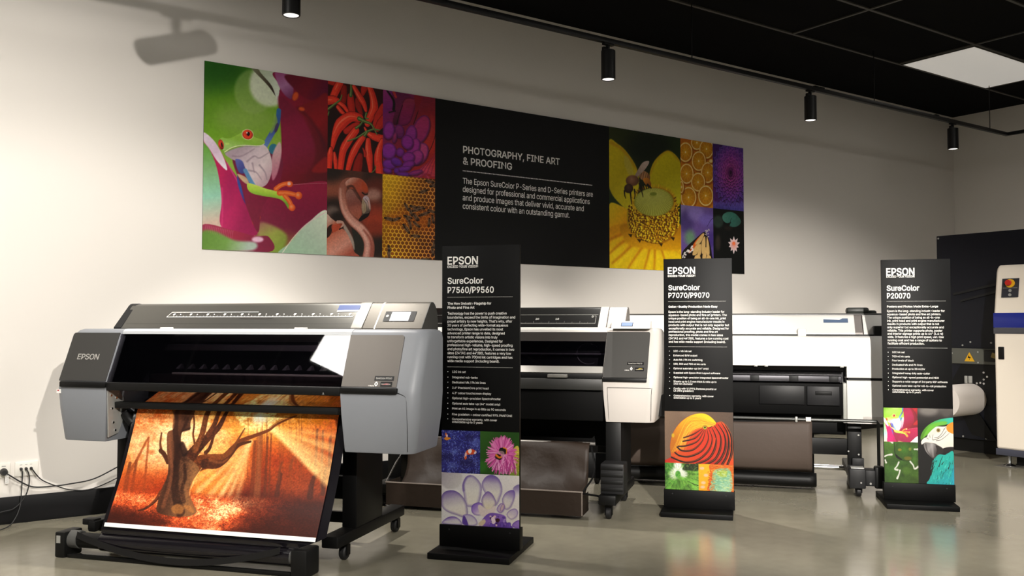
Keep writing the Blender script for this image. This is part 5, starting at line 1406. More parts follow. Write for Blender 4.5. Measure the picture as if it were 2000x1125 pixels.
def value_noise(w, h, sx, sy, seed):
    rs_ = np.random.RandomState(seed)
    gx, gy = int(w / sx) + 3, int(h / sy) + 3
    g = rs_.rand(gy, gx)
    x = np.arange(w) / sx
    y = np.arange(h) / sy
    xi, yi = x.astype(int), y.astype(int)
    fx, fy = x - xi, y - yi
    fx = fx * fx * (3 - 2 * fx)
    fy = (fy * fy * (3 - 2 * fy))[:, None]
    a = g[yi][:, xi] * (1 - fx) + g[yi][:, xi + 1] * fx
    b = g[yi + 1][:, xi] * (1 - fx) + g[yi + 1][:, xi + 1] * fx
    return a * (1 - fy) + b * fy


def spline(pts, closed, n=7):
    P = np.array(pts, float)
    m = len(P)
    out = []
    rng_ = range(m) if closed else range(m - 1)
    t = np.linspace(0, 1, n, endpoint=False)[:, None]
    for i in rng_:
        if closed:
            p0, p1, p2, p3 = P[i - 1], P[i], P[(i + 1) % m], P[(i + 2) % m]
        else:
            p0, p1, p2, p3 = P[max(0, i - 1)], P[i], P[i + 1], P[min(m - 1, i + 2)]
        out.append(0.5 * (2 * p1 + (p2 - p0) * t + (2 * p0 - 5 * p1 + 4 * p2 - p3) * t ** 2 + (3 * p1 - p0 - 3 * p2 + p3) * t ** 3))
    if not closed:
        out.append(P[-1:])
    return np.concatenate(out)


def C3(c):
    if isinstance(c, str):
        return np.array([int(c[i:i + 2], 16) / 255 for i in (1, 3, 5)])
    return np.array(c, float)


class Pic:
    def __init__(self, quad, w, h, bg='#000000'):
        self.w, self.h = w, h
        self.H = homography(quad, w, h)
        self.k = w / (0.5 * (math.hypot(quad[1][0] - quad[0][0], quad[1][1] - quad[0][1]) + math.hypot(quad[2][0] - quad[3][0], quad[2][1] - quad[3][1])))
        self.im = np.empty((h, w, 3))
        self.im[:] = C3(bg)
        self.X, self.Y = np.meshgrid(np.arange(w) + 0.5, np.arange(h) + 0.5)
        self.seed = 1

    def m(self, pts):
        P = np.array(pts, float).reshape(-1, 2)
        q_ = np.c_[P, np.ones(len(P))] @ self.H.T
        return q_[:, :2] / q_[:, 2:]

    def lin(self, p0, p1, *stops):
        a, b = self.m([p0, p1])
        d = b - a
        L = d @ d
        cs_ = [C3(c) for c in stops]

        def f(X, Y):
            t = np.clip(((X - a[0]) * d[0] + (Y - a[1]) * d[1]) / L, 0, 1) * (len(cs_) - 1)
            i = np.minimum(t.astype(int), len(cs_) - 2)
            fr_ = (t - i)[..., None]
            arr = np.array(cs_)
            return arr[i] * (1 - fr_) + arr[i + 1] * fr_
        return f

    def rad(self, p, r, *stops, sy=1.0):
        c = self.m([p])[0]
        r = r * self.k
        cs_ = [C3(c_) for c_ in stops]

        def f(X, Y):
            t = np.clip(np.hypot(X - c[0], (Y - c[1]) / sy) / r, 0, 1) * (len(cs_) - 1)
            i = np.minimum(t.astype(int), len(cs_) - 2)
            fr_ = (t - i)[..., None]
            arr = np.array(cs_)
            return arr[i] * (1 - fr_) + arr[i + 1] * fr_
        return f

    def put(self, sl, a, col):
        ys_, xs_ = sl
        c = col(self.X[ys_, xs_], self.Y[ys_, xs_]) if callable(col) else C3(col)
        a = a[..., None]
        self.im[ys_, xs_] = self.im[ys_, xs_] * (1 - a) + c * a

    def box_(self, P, pad):
        x0 = max(0, int(P[:, 0].min() - pad))
        x1 = min(self.w, int(P[:, 0].max() + pad) + 2)
        y0 = max(0, int(P[:, 1].min() - pad))
        y1 = min(self.h, int(P[:, 1].max() + pad) + 2)
        return (slice(y0, y1), slice(x0, x1)) if x1 > x0 and y1 > y0 else None

    def sd(self, P, sl, closed=True):
        X, Y = self.X[sl], self.Y[sl]
        best = np.full(X.shape, 1e9)
        tt = np.zeros(X.shape)
        ins = np.zeros(X.shape, bool)
        n = len(P)
        m = n if closed else n - 1
        for i in range(m):
            a, b = P[i], P[(i + 1) % n]
            d = b - a
            L = max(1e-9, d @ d)
            t = np.clip(((X - a[0]) * d[0] + (Y - a[1]) * d[1]) / L, 0, 1)
            dd = (X - a[0] - t * d[0]) ** 2 + (Y - a[1] - t * d[1]) ** 2
            up = dd < best
            best = np.where(up, dd, best)
            if not closed:
                tt = np.where(up, (i + t) / m, tt)
            else:
                cr = (a[1] > Y) != (b[1] > Y)
                if cr.any():
                    ins ^= cr & (X < (b[0] - a[0]) * (Y - a[1]) / (b[1] - a[1] + 1e-12) + a[0])
        return np.sqrt(best), (ins if closed else tt)

    def fill(self, col):
        self.put((slice(0, self.h), slice(0, self.w)), np.ones((self.h, self.w)), col)

    def poly(self, pts, col, soft=1.2, alpha=1.0, smooth=True, edge=None, edge_w=0, edge_a=1.0):
        """filled outline; edge: colour bled in from the rim over edge_w"""
        P = self.m(spline(pts, True) if smooth else pts)
        soft = max(0.8, soft * self.k)
        sl = self.box_(P, soft)
        if sl is None:
            return
        d, ins = self.sd(P, sl)
        s = np.where(ins, d, -d)
        a = np.clip(s / soft + 0.5, 0, 1)
        a = a * a * (3 - 2 * a) * alpha
        self.put(sl, a, col)
        if edge is not None:
            e = np.clip(1 - d / (edge_w * self.k), 0, 1) ** 1.3 * a * ins * edge_a
            self.put(sl, e, edge)

    def line(self, pts, w0, w1, col, soft=1.2, alpha=1.0, smooth=True, wm=None):
        """tapering stroke, widths in crop pixels"""
        P = self.m(spline(pts, False) if smooth and len(pts) > 2 else pts)
        mw = max(w0, w1, wm or 0) * self.k / 2
        soft = max(0.8, soft * self.k)
        sl = self.box_(P, mw + soft)
        if sl is None:
            return
        d, t = self.sd(P, sl, closed=False)
        if wm is None:
            ww = (w0 + (w1 - w0) * t) * self.k / 2
        else:
            ww = np.where(t < 0.5, w0 + (wm - w0) * t * 2, wm + (w1 - wm) * (t * 2 - 1)) * self.k / 2
        a = np.clip((ww - d) / soft + 0.5, 0, 1) * alpha
        self.put(sl, a, col)

    def ell(self, c, rx, ry, col, rot=0, soft=1.2, alpha=1.0, edge=None, edge_w=0):
        a = np.linspace(0, 2 * math.pi, 28, endpoint=False)
        cr, sr = math.cos(R(rot)), math.sin(R(rot))
        pts = [(c[0] + rx * math.cos(t) * cr - ry * math.sin(t) * sr, c[1] + rx * math.cos(t) * sr + ry * math.sin(t) * cr) for t in a]
        self.poly(pts, col, soft, alpha, smooth=False, edge=edge, edge_w=edge_w)

    def noise(self, sx, sy=None, octs=3, seed=None):
        self.seed += 7
        n = np.zeros((self.h, self.w))
        tot = 0
        for o in range(octs):
            am = 0.5 ** o
            n += am * value_noise(self.w, self.h, max(1.2, sx * self.k / 2 ** o), max(1.2, (sy or sx) * self.k / 2 ** o), (seed or self.seed) + o)
            tot += am
        return n / tot

    def grain(self, amt, sx, sy=None, mask=None):
        n = (self.noise(sx, sy, 3) - 0.5) * 2 * amt
        if mask is not None:
            n = n * mask
        self.im *= (1 + n)[..., None]

    def blur(self, r):
        k_ = max(1, int(r * self.k))
        for ax in (0, 1):
            for _ in range(2):
                c = np.cumsum(np.concatenate([np.repeat(np.take(self.im, [0], ax), k_ + 1, ax), self.im, np.repeat(np.take(self.im, [-1], ax), k_, ax)], ax), ax)
                n = self.im.shape[ax]
                self.im = (np.take(c, range(2 * k_ + 1, 2 * k_ + 1 + n), ax) - np.take(c, range(0, n), ax)) / (2 * k_ + 1)

    def mesh(self, name, material, parent, fn, gain=1.0, label=None):
        """fn(s, t) -> local position, s right, t down"""
        w_, h_ = self.w, self.h
        s = np.linspace(0, 1, w_)
        t = np.linspace(0, 1, h_)
        co = np.empty((h_, w_, 3))
        for j in range(h_):
            a = np.array(fn(0.0, t[j]))
            b = np.array(fn(1.0, t[j]))
            co[j] = a + (b - a) * s[:, None]
        me = bpy.data.meshes.new(name)
        idx = np.arange(w_ * h_).reshape(h_, w_)
        f = np.stack([idx[1:, :-1], idx[1:, 1:], idx[:-1, 1:], idx[:-1, :-1]], -1).reshape(-1, 4)
        nf = len(f)
        me.vertices.add(w_ * h_)
        me.vertices.foreach_set('co', co.ravel())
        me.loops.add(nf * 4)
        me.loops.foreach_set('vertex_index', f.ravel().astype(np.int32))
        me.polygons.add(nf)
        me.polygons.foreach_set('loop_start', np.arange(0, nf * 4, 4, dtype=np.int32))
        me.polygons.foreach_set('use_smooth', np.ones(nf, bool))
        me.update(calc_edges=True)
        im = np.clip(self.im, 0, 1)
        im = np.where(im <= 0.04045, im / 12.92, ((im + 0.055) / 1.055) ** 2.4) * gain
        col = np.ones((w_ * h_, 4), np.float32)
        col[:, :3] = np.clip(im, 0, 0.95).reshape(-1, 3)
        at = me.color_attributes.new('ink', 'FLOAT_COLOR', 'POINT')
        at.data.foreach_set('color', col.ravel())
        return link_mesh(name, me, material, parent, label=label)


M_print = print_material('banner_print', 0.5, 0.25)
M_signprint = print_material('sign_print', 0.4, 0.35)
M_photo = print_material('photo_paper_print', 0.32, 0.4)
G_BAN = 1.25     # ink densities
G_SIGN = 0.95
G_TREE = 1.12


def flat(x0, x1, z0, z1, y):
    return lambda s, t: (x0 + (x1 - x0) * s, y, z1 + (z0 - z1) * t)


# ---- red-eyed frog (banner, left)
def pic_frog():
    p = Pic([(26, 30), (713, 135), (704, 1110), (7, 1083)], 300, 430, '#5d8f1f')
    p.fill(p.lin((100, 60), (300, 560), '#245810', '#548218', '#6b9a22', '#86a83e'))
    p.ell((90, 90), 150, 90, '#1c4d10', soft=160, alpha=0.8)
    p.ell((300, 200), 110, 125, '#8aa460', soft=22, alpha=0.55)
    p.ell((390, 160), 115, 125, '#cfd2c2', soft=30, alpha=0.85)
    p.ell((250, 350), 160, 80, '#86a052', soft=120, alpha=0.6)
    p.poly([(20, 470), (90, 560), (130, 800), (125, 960), (10, 960)], p.lin((20, 500), (120, 920), '#5f9a35', '#7ba873', '#86b9a0', '#b8a090'), 20)
    p.poly([(285, 70), (330, 80), (440, 190), (520, 270), (560, 330), (470, 290), (380, 170)], p.lin((300, 75), (540, 300), '#6a6a52', '#2b1d16', '#3b1620'), 4)
    p.poly([(330, 80), (415, 90), (440, 180), (432, 260), (400, 170)], p.lin((350, 90), (440, 200), '#a9b49a', '#c7cfc0'), 4)
    # tall crimson bract at the right
    p.poly([(418, 90), (720, 130), (712, 720), (560, 720), (380, 735), (430, 620), (452, 520), (448, 380), (436, 240), (445, 170)],
           p.lin((430, 300), (720, 420), '#7a1738', '#7b1428', '#6a1420', '#57141c'), 3)
    p.poly([(418, 92), (500, 110), (520, 170), (505, 240), (450, 190)], p.lin((430, 100), (500, 230), '#8c4470', '#a06a94', '#6a3058'), 10)
    p.poly([(480, 105), (720, 135), (715, 240), (600, 240), (520, 180)], p.lin((500, 110), (700, 230), '#5a0f22', '#6d1222', '#571030'), 12)
    p.poly([(540, 300), (640, 240), (715, 225), (712, 560), (690, 470), (620, 370)], p.lin((560, 300), (710, 480), '#74141c', '#86161c', '#5d1018'), 14)
    p.poly([(436, 230), (520, 280), (590, 370), (640, 520), (600, 640), (450, 700), (410, 690), (450, 560), (452, 400)], p.lin((440, 300), (600, 640), '#6d1830', '#83193a', '#7a1a38', '#6e1424'), 24, alpha=0.9)
    p.poly([(620, 640), (700, 560), (712, 640)], '#8e1b1d', 18, alpha=0.8)
    p.line([(545, 290), (600, 340), (660, 420), (700, 520)], 14, 22, '#43101a', 18, alpha=0.55)
    for a_ in ((530, 225, 17, 26, 20), (565, 295, 18, 12, 10)):
        p.ell((a_[0], a_[1]), a_[2], a_[3], '#c24a20', rot=a_[4], soft=4, edge='#8a2a16', edge_w=8)
    # lower bract sweeping right
    p.poly([(330, 850), (420, 740), (560, 712), (712, 705), (706, 860), (600, 930), (520, 1010), (450, 1105), (330, 1090), (300, 960)],
           p.lin((520, 720), (480, 1080), '#8a1a3a', '#7c1838', '#6e1a34', '#7a6a30'), 4)
    p.line([(470, 722), (580, 712), (712, 706)], 3, 2, '#c07a80', 2, alpha=0.8)
    p.poly([(310, 960), (360, 930), (480, 1000), (440, 1100), (370, 1105)], p.lin((330, 940), (420, 1090), '#8d6a50', '#8c9a40', '#6f8a30'), 26, alpha=0.9)
    p.poly([(706, 862), (706, 1115), (440, 1108), (500, 1040), (580, 950)], p.lin((690, 880), (500, 1100), '#d6dfc9', '#a8bda6', '#8aa98c'), 5)
    p.line([(704, 866), (600, 930), (520, 1010), (455, 1100)], 7, 4, '#d8c6be', 4, alpha=0.9)
    # left bract
    p.poly([(20, 430), (90, 500), (150, 600), (215, 700), (270, 850), (312, 1000), (120, 960), (118, 800), (95, 640), (55, 530), (18, 480)],
           p.lin((90, 700), (290, 800), '#b01a50', '#9c1650', '#a51a52', '#8a1446'), 3)
    p.poly([(20, 430), (80, 480), (130, 570), (148, 640), (95, 590), (50, 520), (20, 478)], p.lin((30, 450), (140, 620), '#d8c8d6', '#d2b7cc', '#e6dbe4'), 5)
    p.line([(150, 600), (215, 720), (262, 840)], 8, 4, '#d05a8c', 5, alpha=0.6)
    p.line([(120, 740), (122, 860), (118, 955)], 10, 8, '#c8386e', 8, alpha=0.6)
    p.poly([(215, 640), (255, 700), (260, 830), (232, 790), (205, 700)], p.lin((220, 650), (255, 820), '#3a3c86', '#2f4c94', '#3a2c6e'), 6)
    p.poly([(268, 830), (330, 785), (338, 800), (300, 870), (276, 880)], '#a83056', 6)
    p.poly([(285, 880), (310, 862), (334, 898), (320, 930), (296, 945), (284, 915)], p.lin((290, 870), (320, 940), '#e06a24', '#c9481c'), 4)
    # foreground leaf bottom left
    p.poly([(10, 945), (180, 975), (300, 1005), (380, 1010), (382, 1095), (5, 1085)], p.lin((60, 950), (300, 1095), '#8a2a44', '#8c2038', '#701a34'), 4)
    p.poly([(8, 985), (80, 980), (190, 1030), (300, 1040), (310, 1075), (240, 1092), (6, 1085)], p.lin((20, 1000), (260, 1080), '#4f7a26', '#5f8a3c', '#9ab0a0'), 22, alpha=0.95)
    p.ell((318, 1025), 32, 16, '#d8b6c8', soft=16, alpha=0.9)
    for k_ in range(16):
        p.line([(30 + 10 * k_, 950 + 1.9 * k_), (24 + 10 * k_, 985 + 2.5 * k_)], 4, 1, '#b06070', 3, alpha=0.5)
    p.poly([(180, 560), (300, 520), (450, 560), (440, 720), (400, 760), (340, 860), (320, 985), (262, 860), (225, 720)], p.lin((300, 560), (300, 900), '#6a2038', '#7a1838', '#6e1830'), 6)
    # frog: hind leg, body, throat
    p.line([(438, 305), (428, 380), (395, 440), (360, 500)], 26, 30, p.lin((430, 310), (370, 490), '#2b5c8c', '#3a4a8a', '#5a7ab0'), 3)
    p.poly([(415, 320), (400, 380), (390, 430), (405, 420), (430, 370)], '#7a9a48', 5, alpha=0.8)
    p.ell((408, 520), 26, 30, '#2f6f86', soft=5)
    p.ell((425, 400), 10, 28, '#3d2d50', rot=15, soft=6, alpha=0.8)
    p.poly([(400, 560), (440, 480), (452, 540), (430, 650), (400, 690)], p.lin((400, 520), (440, 680), '#c9a6a6', '#b86a80'), 10)
    p.poly([(140, 545), (200, 515), (300, 495), (360, 500), (392, 560), (398, 640), (370, 715), (320, 732), (275, 690), (240, 610), (170, 575)],
           p.lin((200, 540), (380, 700), '#a8949e', '#cbb9bf', '#d9c6c8', '#b99aa2'), 3)
    for q_ in ([(260, 590), (300, 560), (330, 570), (380, 540)], [(270, 640), (310, 650), (340, 690)], [(290, 600), (300, 650)], [(180, 560), (230, 560), (300, 520)], [(330, 610), (360, 650), (370, 690)]):
        p.line(q_, 9, 4, '#8f7884', 7, alpha=0.7)
    p.poly([(195, 580), (235, 590), (250, 650), (215, 650)], p.lin((200, 580), (240, 650), '#5a62a8', '#3f4484'), 6)
    p.line([(250, 640), (275, 690), (295, 725)], 22, 26, '#5a8ab4', 5)
    p.poly([(205, 660), (255, 680), (270, 720), (235, 700)], '#c9b28a', 6, alpha=0.9)
    # head
    p.poly([(104, 480), (120, 458), (160, 462), (225, 432), (240, 415), (285, 425), (300, 452), (350, 470), (358, 488), (320, 500), (230, 500), (170, 518), (134, 530), (112, 515)],
           p.lin((230, 420), (210, 520), '#9cc04a', '#84b03a', '#9cc26a'), 2.5)
    p.line([(136, 538), (180, 512), (240, 500), (330, 502), (356, 490)], 5, 3, '#d8dcb0', 2)
    p.line([(136, 545), (190, 520), (250, 508), (330, 508)], 4, 3, '#8a8a80', 2, alpha=0.8)
    p.ell((116, 497), 15, 29, p.rad((112, 490), 30, '#e05030', '#c03020', '#701a18'), rot=-12, soft=2)
    p.ell((120, 498), 5, 14, '#301010', rot=-12, soft=2)
    p.ell((264, 440), 33, 30, '#c9d29a', soft=2, rot=15)
    p.ell((264, 440), 30, 27, p.rad((262, 438), 30, '#7a1a14', '#d63a20', '#d84424', '#9a2418'), rot=15, soft=2)
    p.ell((268, 436), 9, 12, '#160808', soft=2)
    p.ell((260, 430), 4, 4, '#f0d8d0', soft=1)
    p.ell((150, 492), 12, 6, '#b8d86a', soft=6, alpha=0.8)
    # front arm and foot
    p.poly([(262, 712), (300, 718), (370, 742), (440, 760), (480, 790), (498, 830), (490, 852), (465, 815), (430, 795), (350, 782), (290, 768), (264, 745)],
           p.lin((340, 725), (330, 790), '#c4d65a', '#9cc23c', '#6f9a30'), 2.5)
    for q_, a_, b_ in (([(420, 742), (450, 720), (495, 708)], 26, 22), ([(440, 765), (490, 765), (545, 778)], 30, 24), ([(470, 780), (495, 810), (508, 840)], 26, 26)):
        p.line(q_, a_, b_, '#d85a24', 3)
        p.line(q_, a_ * 0.35, b_ * 0.3, '#f08a4a', 3, alpha=0.7)
    for c_ in ((497, 714, 19, 17), (547, 778, 20, 22), (510, 845, 19, 20)):
        p.ell(c_[:2], c_[2], c_[3], p.rad((c_[0] - 4, c_[1] - 5), 22, '#f7a070', '#e86a30', '#c8481c'), soft=2)
    p.ell((494, 712), 9, 9, '#e6b0a4', soft=4)
    p.grain(0.05, 12)
    return p


pf = pic_frog()
pf.mesh('frog_picture', M_print, BAN, flat(0, bx(2.494), 0, BZ1 - BZ0, -0.0075), G_BAN, 'frog with red eyes among crimson leaves')


# ---- chillies
def pic_chilli():
    p = Pic([(28, 12), (652, 112), (642, 1060), (18, 992)], 200, 290, '#1d0d0b')
    p.fill(p.lin((300, 50), (300, 1000), '#33100c', '#1a0d0c', '#2c0f0c'))
    RED = ('#d8311c', '#c22618', '#98180f')

    def pod(pts, w0, wm, w1, c=0):
        a, b = pts[0], pts[-1]
        base = ['#c4281a', '#a51e14', '#7d1610'][c]
        p.line(pts, w0 + 8, w1 + 6, '#4a0d09', 5, wm=wm + 10)
        p.line(pts, w0, w1, base, 4, wm=wm)
        p.line([(x - wm * 0.10, y - wm * 0.03) for x, y in pts], w0 * 0.62, w1 * 0.6, ['#dc3a22', '#b8261a', '#8d1a12'][c], 10, wm=wm * 0.6, alpha=0.9)
        if c == 0:
            p.line([(x - wm * 0.17, y - wm * 0.04) for x, y in pts[: max(2, len(pts) - 1)]], 3, 3, '#ef7a5e', 7, wm=wm * 0.16, alpha=0.75)
    pod([(210, 90), (205, 180), (200, 260)], 60, 70, 50, 2)
    pod([(360, 230), (370, 300), (400, 380)], 50, 66, 40, 2)
    pod([(440, 90), (430, 120), (420, 170)], 70, 66, 30, 1)
    pod([(40, 20), (90, 30), (140, 35)], 60, 70, 60, 1)
    pod([(160, 40), (120, 120), (80, 210)], 80, 80, 70, 0)
    pod([(28, 235), (90, 230), (150, 250)], 90, 84, 60, 0)
    pod([(150, 260), (205, 300), (255, 370)], 40, 46, 30, 0)
    pod([(140, 310), (180, 360), (230, 400)], 40, 44, 20, 0)
    pod([(282, 190), (285, 270), (300, 360)], 66, 84, 70, 1)
    pod([(320, 80), (370, 170), (430, 270), (455, 350)], 40, 70, 30, 0)
    pod([(500, 90), (535, 200), (545, 320), (500, 430), (470, 500)], 60, 95, 60, 0)
    pod([(650, 290), (600, 420), (560, 540)], 40, 100, 70, 1)
    pod([(660, 440), (620, 500), (580, 560)], 80, 90, 50, 1)
    pod([(230, 580), (320, 520), (370, 490)], 60, 56, 30, 1)
    pod([(380, 430), (280, 420), (170, 500), (110, 620), (75, 780)], 90, 120, 26, 0)
    pod([(60, 770), (50, 840), (30, 1000)], 30, 62, 70, 0)
    pod([(100, 820), (108, 900), (115, 1005)], 20, 46, 30, 0)
    pod([(390, 850), (370, 930), (350, 1030)], 50, 90, 100, 2)
    pod([(340, 570), (260, 680), (195, 800), (165, 1010)], 76, 84, 60, 0)
    pod([(420, 650), (350, 750), (290, 870), (250, 1010)], 60, 76, 50, 0)
    pod([(480, 680), (480, 780), (495, 920), (505, 1040)], 50, 84, 34, 0)
    pod([(470, 600), (540, 640), (640, 670)], 40, 76, 90, 0)
    pod([(640, 680), (600, 800), (590, 920), (610, 1060)], 40, 90, 90, 0)
    pod([(440, 540), (455, 570), (470, 590)], 16, 26, 20, 0)
    pod([(420, 770), (440, 820), (440, 860)], 8, 26, 20, 1)
    G = '#3d5224'
    for q_, a_, b_ in (([(28, 335), (100, 280), (165, 230), (185, 175)], 26, 12), ([(288, 60), (290, 120), (285, 180)], 18, 40), ([(380, 440), (440, 470), (520, 510), (580, 620)], 50, 12), ([(345, 545), (390, 510), (420, 470)], 30, 12),
                       ([(440, 630), (470, 580), (360, 650), (250, 690)], 30, 14), ([(460, 380), (450, 430), (480, 440)], 26, 14), ([(520, 1045), (555, 1010), (562, 970)], 10, 10), ([(25, 400), (35, 380), (40, 360)], 20, 10), ([(480, 580), (540, 560), (610, 570)], 26, 14)):
        p.line(q_, a_, b_, G, 4)
        p.line([(x - 3, y - 3) for x, y in q_], a_ * 0.4, b_ * 0.4, '#7d9150', 5, alpha=0.8)
    p.grain(0.06, 14)
    return p


pic_chilli().mesh('chilli_picture', M_print, BAN, flat(bx(2.494), bx(2.915), bz(2.188), BZ1 - BZ0, -0.0075), G_BAN, 'heap of red chillies')


# ---- purple and red flower petals
def pic_dahlia():
    p = Pic([(652, 115), (1232, 205), (1228, 1118), (645, 1060)], 200, 290, '#5a123a')
    p.fill(p.lin((660, 200), (1230, 700), '#6a1a6e', '#741848', '#7e1a24', '#9a1f1c'))
    p.poly([(760, 140), (960, 190), (900, 300), (820, 500), (760, 480), (790, 300)], p.lin((760, 150), (880, 480), '#5a1640', '#641a40', '#3c1024'), 8)
    p.poly([(640, 110), (720, 130), (760, 260), (740, 330), (650, 360)], p.lin((650, 150), (740, 330), '#8a2a6a', '#6a1a62'), 6)
    p.line([(700, 130), (770, 240), (770, 340)], 20, 30, '#140a10', 8)
    p.line([(770, 140), (795, 200)], 30, 24, '#a82a30', 5)
    p.line([(720, 370), (790, 355)], 14, 10, '#1a0a12', 6)
    p.poly([(880, 230), (1000, 215), (1010, 300), (950, 480), (860, 520), (820, 480)], p.lin((900, 220), (900, 520), '#8a2a44', '#7a1848', '#6a1448'), 5, edge='#4a0f2c', edge_w=20)
    p.poly([(1000, 180), (1090, 210), (1080, 330), (1020, 460), (990, 480), (1010, 330)], p.lin((1000, 200), (1050, 460), '#7c1a24', '#781a2c'), 8)
    p.line([(1085, 260), (1040, 360), (990, 500)], 6, 8, '#1c0810', 4)
    p.line([(870, 290), (830, 400), (805, 500)], 6, 9, '#1c0810', 4)
    p.poly([(1090, 220), (1235, 210), (1230, 700), (1180, 830), (1060, 620), (1030, 440)], p.lin((1040, 300), (1220, 640), '#7a1d30', '#8a1a22', '#a8241c'), 10)
    p.line([(1232, 520), (1225, 640), (1170, 790), (1100, 880)], 6, 8, '#200a0c', 4)
    p.line([(1190, 420), (1190, 560), (1130, 760)], 40, 20, '#a8302c', 30, alpha=0.6)
    for k_ in range(5):
        p.poly([(960 + 50 * k_, 1120), (1040 + 40 * k_, 1010 - 10 * k_), (1140 + 30 * k_, 930 - 30 * k_), (1240, 850 - 20 * k_), (1240, 960 + 30 * k_), (1120, 1060)][:6], p.lin((1000, 1040), (1230, 900), '#9c2a5a', '#b83a50', '#b02a28'), 6, alpha=0.8, edge='#6a1030', edge_w=16)
    for c_, rx, ry, rot, top, bot in (((1070, 560), 90, 170, 20, '#a02a58', '#8a1f5c'), ((1060, 830), 85, 130, 25, '#b04070', '#9c2a66'), ((960, 620), 62, 110, 8, '#8a2a7a', '#7a2078'), ((830, 580), 52, 75, -5, '#7a2260', '#5c1850'), ((990, 760), 66, 110, 20, '#98287a', '#84207a'), ((715, 570), 62, 100, 5, '#8a2a84', '#7a227a'), ((780, 650), 24, 60, 10, '#a03058', '#7a1a50'),
                                      ((920, 700), 66, 80, -10, '#8a2280', '#78207e'), ((1020, 870), 70, 90, 30, '#a0347a', '#8a2470'), ((715, 800), 82, 92, 0, '#86288c', '#742282'), ((840, 815), 46, 50, 0, '#7a2484', '#641c74'), ((930, 870), 72, 60, -15, '#8a2682', '#74207c'), ((720, 950), 76, 56, 10, '#7a2890', '#5f1c7c'), ((930, 950), 74, 44, -20, '#82247e', '#6a1e7c'), ((800, 920), 66, 44, 30, '#6a2690', '#521c7c'), ((880, 1000), 80, 32, -8, '#7a2890', '#5c1e80'), ((700, 1020), 50, 30, 20, '#7a2a94', '#581c7c'), ((800, 1020), 30, 34, 0, '#6a2a98', '#4a1a78'), ((880, 1060), 80, 26, 5, '#6c2490', '#501a74'), ((1010, 1040), 80, 26, -14, '#9c2c6c', '#82226c')):
        p.ell((c_[0] + 4, c_[1] + 12), rx + 6, ry + 6, '#2c0a28', rot=rot, soft=14, alpha=0.6)
        p.ell(c_, rx, ry, p.lin((c_[0], c_[1] - ry), (c_[0], c_[1] + ry), top, bot), rot=rot, soft=6, edge='#4c1450', edge_w=22)
    p.grain(0.10, 30, 10)
    return p


pic_dahlia().mesh('petal_picture', M_print, BAN, flat(bx(2.915), bx(3.345), bz(2.188), BZ1 - BZ0, -0.0075), G_BAN * 1.1, 'purple and red flower petals')


